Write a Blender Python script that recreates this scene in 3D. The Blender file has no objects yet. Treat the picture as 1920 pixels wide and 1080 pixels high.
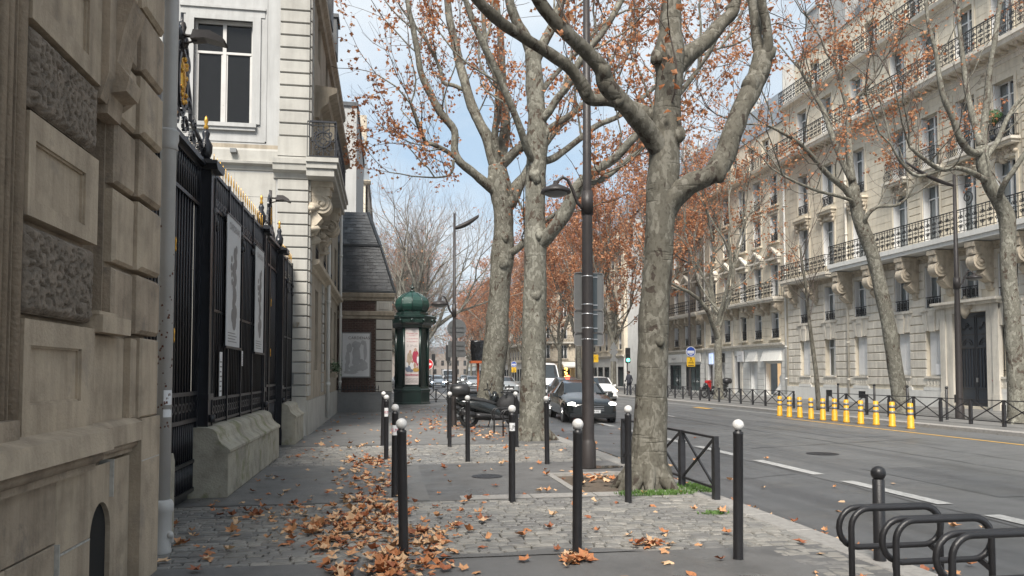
import bpy, bmesh, math, random
from mathutils import Vector, Matrix, noise, Quaternion
R = math.radians
PI = math.pi
scn = bpy.context.scene
COL = scn.collection
# ------------------------------------------------------------------ camera
cam_d = bpy.data.cameras.new('camera'); cam = bpy.data.objects.new('camera', cam_d); COL.objects.link(cam)
cam.location = (0, 0, 1.6)
cam.rotation_euler = (R(90 + 2.4), 0, -R(9.27))
cam_d.sensor_width = 36; cam_d.lens = 27; cam_d.shift_y = 0.0519
cam_d.clip_start = 0.1; cam_d.clip_end = 3000
scn.camera = cam
# ------------------------------------------------------------------ sky, sun, exposure
SUN_EL, SUN_AZ = 50, 199        # azimuth measured clockwise from +Y: behind the camera, to its left
w = bpy.data.worlds.new('World'); scn.world = w; w.use_nodes = True
nt = w.node_tree; N = nt.nodes; L = nt.links; N.clear()
out = N.new('ShaderNodeOutputWorld'); bg = N.new('ShaderNodeBackground'); L.new(bg.outputs[0], out.inputs[0])
sky = N.new('ShaderNodeTexSky'); sky.sky_type = 'NISHITA'; sky.sun_disc = False
sky.sun_elevation = R(SUN_EL); sky.sun_rotation = R(SUN_AZ); sky.air_density = 1.0; sky.dust_density = 2.0; sky.ozone_density = 1.0
tc = N.new('ShaderNodeTexCoord')
sep = N.new('ShaderNodeSeparateXYZ'); L.new(tc.outputs['Generated'], sep.inputs[0])
zc = N.new('ShaderNodeMath'); zc.operation = 'MAXIMUM'; zc.inputs[1].default_value = 0.0; L.new(sep.outputs[2], zc.inputs[0])
za = N.new('ShaderNodeMath'); za.operation = 'ADD'; za.inputs[1].default_value = 0.28; L.new(zc.outputs[0], za.inputs[0])
dx = N.new('ShaderNodeMath'); dx.operation = 'DIVIDE'; L.new(sep.outputs[0], dx.inputs[0]); L.new(za.outputs[0], dx.inputs[1])
dy = N.new('ShaderNodeMath'); dy.operation = 'DIVIDE'; L.new(sep.outputs[1], dy.inputs[0]); L.new(za.outputs[0], dy.inputs[1])
cv = N.new('ShaderNodeCombineXYZ'); L.new(dx.outputs[0], cv.inputs[0]); L.new(dy.outputs[0], cv.inputs[1]); cv.inputs[2].default_value = 3.7
cn = N.new('ShaderNodeTexNoise'); cn.inputs['Scale'].default_value = 1.35; cn.inputs['Detail'].default_value = 7; cn.inputs['Roughness'].default_value = 0.52
L.new(cv.outputs[0], cn.inputs['Vector'])
cr = N.new('ShaderNodeValToRGB'); cr.color_ramp.elements[0].position = 0.36; cr.color_ramp.elements[1].position = 0.66
cr.color_ramp.elements[0].color = (0.22, 0.22, 0.22, 1); cr.color_ramp.elements[1].color = (0.95, 0.95, 0.95, 1)
L.new(cn.outputs['Fac'], cr.inputs[0])
cn2 = N.new('ShaderNodeTexNoise'); cn2.inputs['Scale'].default_value = 2.4; cn2.inputs['Detail'].default_value = 5
L.new(cv.outputs[0], cn2.inputs['Vector'])
cc = N.new('ShaderNodeMix'); cc.data_type = 'RGBA'; cc.inputs[6].default_value = (4.5, 4.95, 5.35, 1); cc.inputs[7].default_value = (7.0, 7.15, 7.2, 1)
L.new(cn2.outputs['Fac'], cc.inputs[0])
blue = N.new('ShaderNodeMix'); blue.data_type = 'RGBA'; blue.inputs[0].default_value = 0.6
L.new(sky.outputs[0], blue.inputs[6]); blue.inputs[7].default_value = (2.7, 4.2, 5.6, 1)
mx = N.new('ShaderNodeMix'); mx.data_type = 'RGBA'
L.new(cr.outputs[0], mx.inputs[0]); L.new(blue.outputs[2], mx.inputs[6]); L.new(cc.outputs[2], mx.inputs[7])
L.new(mx.outputs[2], bg.inputs[0]); bg.inputs[1].default_value = 0.049
sd = bpy.data.lights.new('sun', 'SUN'); sd.energy = 2.3; sd.angle = R(22); sd.color = (1.0, 0.94, 0.86)
so = bpy.data.objects.new('sun', sd); COL.objects.link(so)
_v = Vector((math.sin(R(SUN_AZ)) * math.cos(R(SUN_EL)), math.cos(R(SUN_AZ)) * math.cos(R(SUN_EL)), math.sin(R(SUN_EL))))
so.rotation_euler = _v.to_track_quat('Z', 'Y').to_euler(); so.location = _v * 100
scn.view_settings.view_transform = 'Standard'; scn.view_settings.look = 'None'
scn.view_settings.exposure = 1.76; scn.view_settings.gamma = 1.0
scn.render.resolution_x = 1024; scn.render.resolution_y = 576
try:
    scn.cycles.max_bounces = 6; scn.cycles.transparent_max_bounces = 12; scn.cycles.diffuse_bounces = 3; scn.cycles.glossy_bounces = 3
except Exception: pass

# ------------------------------------------------------------------ helpers
def ground(px, py, z=0.0):
    """point of the place seen at a pixel of the photograph (used only to read positions off it)"""
    x = (px - 960) / 1440.; y = (639.6 - py) / 1440.; p = R(2.4); a = R(9.27)
    dy_ = math.cos(p) - y * math.sin(p); dz = math.sin(p) + y * math.cos(p)
    d = Vector((x * math.cos(a) + dy_ * math.sin(a), -x * math.sin(a) + dy_ * math.cos(a), dz))
    t = (z - 1.6) / dz
    return d.x * t, d.y * t
def atY(px, py, Y):
    x = (px - 960) / 1440.; y = (639.6 - py) / 1440.; p = R(2.4); a = R(9.27)
    dy_ = math.cos(p) - y * math.sin(p); dz = math.sin(p) + y * math.cos(p)
    d = Vector((x * math.cos(a) + dy_ * math.sin(a), -x * math.sin(a) + dy_ * math.cos(a), dz))
    t = Y / d.y
    return Vector((d.x * t, Y, 1.6 + dz * t))

def mat(name, col, rough=0.7, metal=0.0, var=0.0, scale=3.0, bump=0.0, bscale=40.0, dark=None, spec=None, emit=None, estr=1.0,
        streak=0.0, wet=0.0, var2=None, coat=0.0, along=False):
    """principled material: base colour mottled by noise (var), vertical streaks of dirt, fine bump"""
    m = bpy.data.materials.new(name); m.use_nodes = True
    n = m.node_tree.nodes; l = m.node_tree.links; b = n['Principled BSDF']
    b.inputs['Base Color'].default_value = (*col, 1); b.inputs['Roughness'].default_value = rough; b.inputs['Metallic'].default_value = metal
    if spec is not None: b.inputs['Specular IOR Level'].default_value = spec
    if coat: b.inputs['Coat Weight'].default_value = coat; b.inputs['Coat Roughness'].default_value = 0.08
    if emit: b.inputs['Emission Color'].default_value = (*emit, 1); b.inputs['Emission Strength'].default_value = estr
    if var or bump or streak or wet:
        g = n.new('ShaderNodeNewGeometry'); pos = g.outputs['Position']
    if var or streak or wet:
        t = n.new('ShaderNodeTexNoise'); t.inputs['Scale'].default_value = scale; t.inputs['Detail'].default_value = 8; t.inputs['Roughness'].default_value = 0.62
        l.new(pos, t.inputs['Vector'])
    if var:
        d = dark if dark else tuple(c * (1 - var) for c in col)
        h = tuple(min(1, c * (1 + var * 0.55)) for c in col)
        r = n.new('ShaderNodeValToRGB'); e = r.color_ramp.elements
        e[0].position = 0.30; e[0].color = (*d, 1); e[1].position = 0.72; e[1].color = (*h, 1)
        k = e.new(0.5); k.color = (*col, 1)
        l.new(t.outputs['Fac'], r.inputs[0]); last = r.outputs[0]
        if var2:      # second, coarser layer of wear with a colour of its own
            t2 = n.new('ShaderNodeTexNoise'); t2.inputs['Scale'].default_value = var2[1]; t2.inputs['Detail'].default_value = 6; t2.inputs['Roughness'].default_value = .7
            
            if along:      # wear drawn out along the traffic lanes
                ma = n.new('ShaderNodeMapping'); ma.inputs['Scale'].default_value = (1, .07, 1); l.new(pos, ma.inputs[0]); l.new(ma.outputs[0], t2.inputs['Vector'])
            else: l.new(pos, t2.inputs['Vector'])
            r2 = n.new('ShaderNodeValToRGB'); r2.color_ramp.elements[0].position = var2[2]; r2.color_ramp.elements[1].position = var2[2] + 0.12
            l.new(t2.outputs['Fac'], r2.inputs[0])
            mm = n.new('ShaderNodeMix'); mm.data_type = 'RGBA'; l.new(r2.outputs[0], mm.inputs[0]); l.new(last, mm.inputs[6]); mm.inputs[7].default_value = (*var2[0], 1); last = mm.outputs[2]
        if streak:
            mp = n.new('ShaderNodeMapping'); mp.inputs['Scale'].default_value = (5.5, 5.5, 0.55); l.new(pos, mp.inputs[0])
            s = n.new('ShaderNodeTexNoise'); s.inputs['Scale'].default_value = 1.0; s.inputs['Detail'].default_value = 7; s.inputs['Roughness'].default_value = .65; l.new(mp.outputs[0], s.inputs['Vector'])
            sr = n.new('ShaderNodeValToRGB'); sr.color_ramp.elements[0].position = 0.42; sr.color_ramp.elements[1].position = 0.68
            sr.color_ramp.elements[0].color = (0, 0, 0, 1); sr.color_ramp.elements[1].color = (streak, streak, streak, 1)
            l.new(s.outputs['Fac'], sr.inputs[0])
            mm = n.new('ShaderNodeMix'); mm.data_type = 'RGBA'; l.new(sr.outputs[0], mm.inputs[0]); l.new(last, mm.inputs[6])
            mm.inputs[7].default_value = (col[0] * .30, col[1] * .28, col[2] * .27, 1); last = mm.outputs[2]
        l.new(last, b.inputs['Base Color'])
    if wet:
        t3 = n.new('ShaderNodeTexNoise'); t3.inputs['Scale'].default_value = 0.55; t3.inputs['Detail'].default_value = 6; t3.inputs['Roughness'].default_value = .6; l.new(pos, t3.inputs['Vector'])
        r3 = n.new('ShaderNodeMapRange'); r3.inputs['From Min'].default_value = .42; r3.inputs['From Max'].default_value = .66
        r3.inputs['To Min'].default_value = rough; r3.inputs['To Max'].default_value = wet; l.new(t3.outputs['Fac'], r3.inputs['Value']); l.new(r3.outputs[0], b.inputs['Roughness'])
    if bump:
        tb = n.new('ShaderNodeTexNoise'); tb.inputs['Scale'].default_value = bscale; tb.inputs['Detail'].default_value = 5; l.new(pos, tb.inputs['Vector'])
        bp = n.new('ShaderNodeBump'); bp.inputs['Strength'].default_value = bump; bp.inputs['Distance'].default_value = 0.02
        l.new(tb.outputs['Fac'], bp.inputs['Height']); l.new(bp.outputs[0], b.inputs['Normal'])
    return m

def barkmat(name, a, b_, c, sc=1.0):
    m = bpy.data.materials.new(name); m.use_nodes = True
    n = m.node_tree.nodes; l = m.node_tree.links; b = n['Principled BSDF']; b.inputs['Roughness'].default_value = .85
    b.inputs['Specular IOR Level'].default_value = .25
    g = n.new('ShaderNodeNewGeometry')
    mp = n.new('ShaderNodeMapping'); mp.inputs['Scale'].default_value = (sc, sc, sc * .62); l.new(g.outputs['Position'], mp.inputs[0])
    nz = n.new('ShaderNodeTexNoise'); nz.inputs['Scale'].default_value = 5; nz.inputs['Detail'].default_value = 5; l.new(mp.outputs[0], nz.inputs['Vector'])
    ad = n.new('ShaderNodeMix'); ad.data_type = 'RGBA'; ad.blend_type = 'LINEAR_LIGHT'; ad.inputs[0].default_value = .16
    l.new(mp.outputs[0], ad.inputs[6]); l.new(nz.outputs['Color'], ad.inputs[7])
    v = n.new('ShaderNodeTexVoronoi'); v.inputs['Scale'].default_value = 15; l.new(ad.outputs[2], v.inputs['Vector'])
    sx = n.new('ShaderNodeSeparateColor'); l.new(v.outputs['Color'], sx.inputs[0])
    big = n.new('ShaderNodeTexNoise'); big.inputs['Scale'].default_value = 2.3; big.inputs['Detail'].default_value = 4; l.new(mp.outputs[0], big.inputs['Vector'])
    add = n.new('ShaderNodeMath'); add.operation = 'MULTIPLY_ADD'; l.new(sx.outputs[0], add.inputs[0]); add.inputs[1].default_value = .6; l.new(big.outputs['Fac'], add.inputs[2])
    r = n.new('ShaderNodeValToRGB'); r.color_ramp.interpolation = 'LINEAR'; e = r.color_ramp.elements
    e[0].position = 0.50; e[0].color = (*c, 1); e[1].position = 1.0; e[1].color = (*b_, 1)
    k = e.new(0.54); k.color = tuple(x * .92 for x in a) + (1,); k = e.new(0.72); k.color = (*a, 1); k = e.new(0.93); k.color = tuple(x * 1.14 for x in a) + (1,)
    l.new(add.outputs[0], r.inputs[0])
    fine = n.new('ShaderNodeTexNoise'); fine.inputs['Scale'].default_value = 26; fine.inputs['Detail'].default_value = 6; l.new(mp.outputs[0], fine.inputs['Vector'])
    fr = n.new('ShaderNodeValToRGB'); fr.color_ramp.elements[0].position = .34; fr.color_ramp.elements[0].color = (.45, .42, .4, 1); fr.color_ramp.elements[1].position = .52; fr.color_ramp.elements[1].color = (1, 1, 1, 1)
    l.new(fine.outputs['Fac'], fr.inputs[0])
    ml = n.new('ShaderNodeMix'); ml.data_type = 'RGBA'; ml.blend_type = 'MULTIPLY'; ml.inputs[0].default_value = .6; l.new(r.outputs[0], ml.inputs[6]); l.new(fr.outputs[0], ml.inputs[7])
    l.new(ml.outputs[2], b.inputs['Base Color'])
    bp = n.new('ShaderNodeBump'); bp.inputs['Strength'].default_value = .6; bp.inputs['Distance'].default_value = .025
    mr = n.new('ShaderNodeMapping'); mr.inputs['Scale'].default_value = (2.2, 2.2, 17); l.new(g.outputs['Position'], mr.inputs[0])
    rn = n.new('ShaderNodeTexNoise'); rn.inputs['Scale'].default_value = 1.0; rn.inputs['Detail'].default_value = 4; l.new(mr.outputs[0], rn.inputs['Vector'])
    rp = n.new('ShaderNodeMapRange'); rp.inputs['From Min'].default_value = .60; rp.inputs['From Max'].default_value = .70; l.new(rn.outputs['Fac'], rp.inputs['Value'])
    ra_ = n.new('ShaderNodeMath'); ra_.operation = 'MULTIPLY_ADD'; ra_.inputs[1].default_value = -.6; l.new(rp.outputs[0], ra_.inputs[0]); l.new(add.outputs[0], ra_.inputs[2])
    l.new(ra_.outputs[0], bp.inputs['Height']); l.new(bp.outputs[0], b.inputs['Normal'])
    return m

def glassmat(name, tint, refl=.08):
    m = bpy.data.materials.new(name); m.use_nodes = True
    n = m.node_tree.nodes; l = m.node_tree.links; n.clear()
    o = n.new('ShaderNodeOutputMaterial'); t = n.new('ShaderNodeBsdfTransparent'); t.inputs[0].default_value = (*tint, 1)
    g = n.new('ShaderNodeBsdfGlossy'); g.inputs['Roughness'].default_value = .03; g.inputs[0].default_value = (.9, .95, 1, 1)
    f = n.new('ShaderNodeFresnel'); f.inputs[0].default_value = 1.5
    a = n.new('ShaderNodeMath'); a.operation = 'ADD'; a.inputs[1].default_value = refl; l.new(f.outputs[0], a.inputs[0])
    mx_ = n.new('ShaderNodeMixShader'); l.new(a.outputs[0], mx_.inputs[0]); l.new(t.outputs[0], mx_.inputs[1]); l.new(g.outputs[0], mx_.inputs[2]); l.new(mx_.outputs[0], o.inputs[0])
    return m

M = {}
M['stoneN'] = mat('weathered_stone', (.37, .296, .218), .88, var=.36, scale=3.4, bump=.45, bscale=45, streak=.5, var2=((.22, .185, .148), 2.2, .56))
M['verm'] = mat('vermiculated_stone', (.2, .162, .125), .9, var=.45, scale=9, bump=.6, bscale=60)
M['stoneP'] = mat('repaired_stone', (.44, .357, .262), .88, var=.3, scale=3.2, bump=.35, bscale=50, streak=.45, var2=((.31, .26, .205), 2.6, .57))
M['mortar'] = mat('pale_mortar', (.46, .44, .4), .9, var=.3, scale=20)
M['mossy'] = mat('mossy_stone', (.36, .335, .27), .92, var=.4, scale=3.2, bump=.4, bscale=40, streak=.12, var2=((.19, .195, .10), 1.7, .55))
M['cream'] = mat('cream_limestone', (.66, .595, .475), .85, var=.16, scale=1.3, bump=.15, bscale=30, streak=.22)
M['cream2'] = mat('washed_limestone', (.64, .6, .52), .85, var=.14, scale=1.6, bump=.15, bscale=30, streak=.34)
M['cream3'] = mat('carved_limestone', (.48, .42, .33), .88, var=.3, scale=4, bump=.3, bscale=30, streak=.35)
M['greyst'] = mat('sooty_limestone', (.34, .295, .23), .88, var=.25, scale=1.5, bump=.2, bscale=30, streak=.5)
M['white'] = mat('white_masonry', (.66, .655, .62), .7, var=.08, scale=2, streak=.15)
M['render'] = mat('grey_white_render', (.385, .388, .38), .85, var=.1, scale=1.2, bump=.12, bscale=50, streak=.22)
M['render2'] = mat('cream_stone_blocks', (.375, .366, .335), .85, var=.14, scale=1.6, bump=.15, bscale=50, streak=.25)
M['brick'] = mat('dark_red_brick', (.075, .043, .034), .85, var=.5, scale=14, bump=.3)
M['brickbed'] = mat('brick_mortar', (.13, .11, .095), .9, var=.3, scale=10)
M['slate'] = [mat('slate_%s' % k, c, .42, var=.35, scale=5, bump=.2, bscale=25) for k, c in (('grey', (.062, .070, .078)), ('dark', (.04, .046, .053)), ('pale', (.10, .11, .118)))]
M['zinc'] = mat('zinc_roof', (.2, .225, .25), .45, metal=.3, var=.25, scale=1.2)
M['zincd'] = mat('dark_zinc', (.05, .055, .06), .5, var=.3, scale=3)
M['iron'] = mat('black_iron', (.013, .014, .018), .32, var=.3, scale=8, bump=.12, bscale=60)
M['ironf'] = mat('worn_black_iron', (.022, .022, .025), .45, var=.35, scale=12, bump=.1)
M['ironr'] = mat('railing_iron', (.014, .015, .017), .5)
M['post'] = mat('charcoal_painted_steel', (.015, .0145, .016), .42, var=.3, scale=9, bump=.12, bscale=80, var2=((.055, .052, .048), 7, .63))
M['lamp'] = mat('brown_black_paint', (.030, .025, .024), .5, var=.3, scale=6, bump=.1, var2=((.08, .072, .066), 8, .66))
M['ball'] = mat('white_ball_paint', (.6, .59, .57), .4, var=.25, scale=22, var2=((.28, .26, .23), 30, .64))
M['gold'] = mat('gilding', (.66, .36, .07), .3, metal=.85, var=.25, scale=18)
M['pipe'] = mat('grey_pipe_paint', (.47, .46, .44), .55, var=.12, scale=3, bump=.1, streak=.2, var2=((.10, .06, .045), 9, .66))
M['pipew'] = mat('white_pipe', (.6, .6, .57), .6)
M['hole'] = mat('dark_cavity', (.012, .011, .01), .95)
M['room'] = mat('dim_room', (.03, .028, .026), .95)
M['glass'] = glassmat('window_glass', (.80, .84, .84), .05)
M['glassd'] = mat('dark_window_glass', (.012, .012, .012), .06, spec=.35)
M['glassc'] = mat('car_glass', (.02, .024, .026), .04, spec=.9)
M['curtain'] = mat('net_curtain', (.55, .56, .55), .9, var=.1, scale=8)
M['wframe'] = mat('white_window_paint', (.72, .72, .7), .45)
M['shutter'] = mat('white_shutter', (.66, .66, .65), .6)
M['shutterg'] = mat('grey_folding_shutter', (.33, .34, .35), .6)
M['asph'] = mat('pavement_asphalt', (.122, .12, .117), .72, var=.28, scale=1.4, bump=.35, bscale=120, wet=.22, var2=((.08, .079, .078), .75, .55))
M['asph2'] = mat('old_pavement_asphalt', (.152, .15, .145), .75, var=.2, scale=1.8, bump=.35, bscale=120, wet=.3, var2=((.105, .103, .1), .9, .54))
M['road'] = mat('road_asphalt', (.112, .114, .115), .62, var=.2, scale=2.2, bump=.35, bscale=140, wet=.36, var2=((.078, .08, .082), .8, .5), along=True)
M['road2'] = mat('road_asphalt_fresh', (.094, .097, .1), .6, var=.2, scale=2.6, bump=.35, bscale=140, wet=.33, var2=((.068, .07, .073), .9, .5), along=True)
M['granite'] = mat('granite_kerb', (.27, .258, .24), .7, var=.3, scale=14, bump=.2, bscale=70)
M['cob'] = [mat('cobble_%s' % k, c, .62, var=.3, scale=7, bump=.35, bscale=50, wet=.3) for k, c in (('grey', (.19, .184, .17)), ('tan', (.222, .21, .188)), ('dark', (.158, .153, .145)), ('pale', (.25, .238, .215)))]
M['joint'] = mat('joint_sand', (.10, .093, .078), .95, var=.4, scale=6, bump=.3)
M['soil'] = mat('tree_pit_soil', (.10, .078, .058), .95, var=.4, scale=12, bump=.8, bscale=30)
M['paint'] = mat('white_road_paint', (.36, .36, .35), .6, var=.4, scale=14, var2=((.2, .2, .2), 22, .60))
M['painty'] = mat('yellow_road_paint', (.62, .36, .07), .6, var=.25, scale=9)
M['water'] = mat('gutter_water', (.03, .032, .033), .03, spec=.9, bump=.05, bscale=6)
M['yellow'] = mat('yellow_flexible_post', (.60, .31, .015), .5, var=.3, scale=9, var2=((.3, .17, .03), 9, .62))
M['refl'] = mat('grey_reflective_band', (.17, .17, .165), .35)
M['green'] = mat('bottle_green_paint', (.004, .02, .015), .28, var=.2, scale=6, coat=.3)
M['green2'] = mat('dark_green_paint', (.004, .018, .014), .35)
M['greenl'] = mat('scaled_green_roof', (.012, .046, .035), .32, var=.35, scale=26, bump=.6, bscale=34)
M['bark'] = barkmat('plane_bark', (.142, .136, .112), (.23, .224, .188), (.075, .058, .045))
M['barkd'] = barkmat('plane_bark_dark', (.104, .097, .078), (.165, .156, .13), (.05, .04, .032))
M['barkl'] = barkmat('plane_bark_pale', (.2, .193, .165), (.3, .29, .25), (.11, .088, .07), .7)
M['twig'] = mat('twig_bark', (.11, .088, .075), .9)
M['twigd'] = mat('far_twig_bark', (.2, .165, .142), .9)
LF = [(.39, .155, .06), (.26, .085, .034), (.48, .25, .12), (.55, .36, .21)]
M['leaf'] = [mat('dry_leaf_%d' % i, c, .65, var=.25, scale=30) for i, c in enumerate(LF)]
LC = [(.44, .2, .095), (.35, .145, .065), (.52, .29, .155), (.25, .108, .055)]
M['cleaf'] = []
for i, c in enumerate(LC):
    m_ = mat('hanging_leaf_%d' % i, c, .7); n_ = m_.node_tree.nodes; l_ = m_.node_tree.links
    tr_ = n_.new('ShaderNodeBsdfTranslucent'); tr_.inputs[0].default_value = (c[0] * 1.3, c[1] * 1.1, c[2], 1)
    ms_ = n_.new('ShaderNodeMixShader'); ms_.inputs[0].default_value = .35
    l_.new(n_['Principled BSDF'].outputs[0], ms_.inputs[1]); l_.new(tr_.outputs[0], ms_.inputs[2]); l_.new(ms_.outputs[0], n_['Material Output'].inputs[0])
    M['cleaf'].append(m_)
M['grass'] = mat('pit_grass', (.07, .14, .025), .7)
M['alu'] = mat('sign_back_aluminium', (.17, .175, .175), .45, metal=.25, var=.12, scale=6)
M['alud'] = mat('sign_back_slate', (.05, .065, .075), .4, var=.2, scale=6)
M['steel'] = mat('steel_clamp', (.5, .5, .5), .35, metal=.9)
M['poster'] = mat('poster_paper', (.66, .6, .575), .25, var=.06, scale=6)
M['posterw'] = mat('banner_cloth', (.56, .57, .575), .5, var=.06, scale=3)
M['inkg'] = mat('grey_print', (.19, .185, .185), .5, var=.2, scale=15)
M['inkd'] = mat('dark_print', (.11, .09, .085), .5, var=.3, scale=20)
M['inkr'] = mat('red_print', (.42, .05, .09), .4)
M['inks'] = mat('skin_print', (.42, .26, .19), .4, var=.3, scale=12)
M['inkb'] = mat('blue_print', (.16, .19, .25), .4, var=.3, scale=12)
M['inky'] = mat('ochre_print', (.5, .3, .08), .4, var=.3, scale=12)
M['inkw'] = mat('white_print', (.7, .7, .7), .4)
M['blue'] = mat('sign_blue', (.015, .06, .32), .35)
M['red'] = mat('sign_red', (.5, .015, .02), .35)
M['signy'] = mat('sign_yellow', (.62, .38, .02), .4)
M['blk'] = mat('black_print', (.012, .012, .012), .4)
M['rubber'] = mat('tyre_rubber', (.018, .018, .018), .8)
M['carblk'] = mat('black_car_paint', (.009, .012, .013), .16, coat=.8)
M['carwht'] = mat('white_car_paint', (.62, .62, .62), .25, coat=.5)
M['carslv'] = mat('silver_car_paint', (.25, .27, .28), .28, metal=.3, coat=.5)
M['cardrk'] = mat('dark_grey_car_paint', (.05, .055, .06), .22, coat=.6)
M['carblu'] = mat('pale_blue_car_paint', (.3, .36, .42), .25, coat=.5)
M['chrome'] = mat('chrome', (.62, .62, .62), .15, metal=1)
M['plast'] = mat('black_plastic', (.02, .02, .021), .38)
M['plastm'] = mat('matt_black_plastic', (.012, .012, .013), .7)
M['scoot'] = mat('charcoal_scooter_paint', (.013, .016, .017), .22, coat=.4)
M['bag'] = mat('black_polythene', (.012, .012, .013), .16, bump=.9, bscale=7)
M['orange'] = mat('orange_signal_paint', (.5, .11, .03), .5)
M['head'] = mat('lit_headlamp', (.9, .9, .9), .3, emit=(1, .97, .9), estr=3.5)
M['headb'] = mat('lit_bluish_headlamp', (.9, .9, .9), .3, emit=(.72, .84, 1), estr=14)
M['heado'] = mat('lit_amber_headlamp', (.9, .6, .3), .3, emit=(1, .62, .32), estr=5)
M['headr'] = mat('lit_red_lamp', (.8, .05, .02), .3, emit=(1, .09, .04), estr=4)
M['golit'] = mat('lit_green_signal', (.05, .7, .5), .3, emit=(.1, 1, .62), estr=2)
M['warmlit'] = mat('lit_shop_interior', (.55, .4, .24), .7, emit=(1, .66, .35), estr=.2, var=.3, scale=3)
M['bluelit'] = mat('lit_blue_sign', (.4, .5, .8), .5, emit=(.55, .66, 1), estr=.25)
M['shopglass'] = mat('shop_window_glass', (.07, .10, .10), .06, spec=.8, var=.4, scale=1.2)
M['redcl'] = mat('red_plastic', (.55, .02, .02), .4)
M['cloth'] = mat('dark_coat', (.018, .02, .03), .85)
M['skin'] = mat('skin', (.4, .24, .18), .6)
M['hair'] = mat('dark_hair', (.02, .015, .012), .8)
M['doorb'] = mat('blue_black_door', (.02, .028, .04), .35)
M['plant'] = [mat('leaf_green_%d' % i, c, .6) for i, c in enumerate([(.05, .12, .03), (.035, .08, .025)])]
M['awn'] = mat('pale_awning', (.55, .54, .5), .8)
M['fairy'] = mat('lit_fairy_lights', (1, .7, .2), .4, emit=(1, .62, .12), estr=3)

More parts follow.
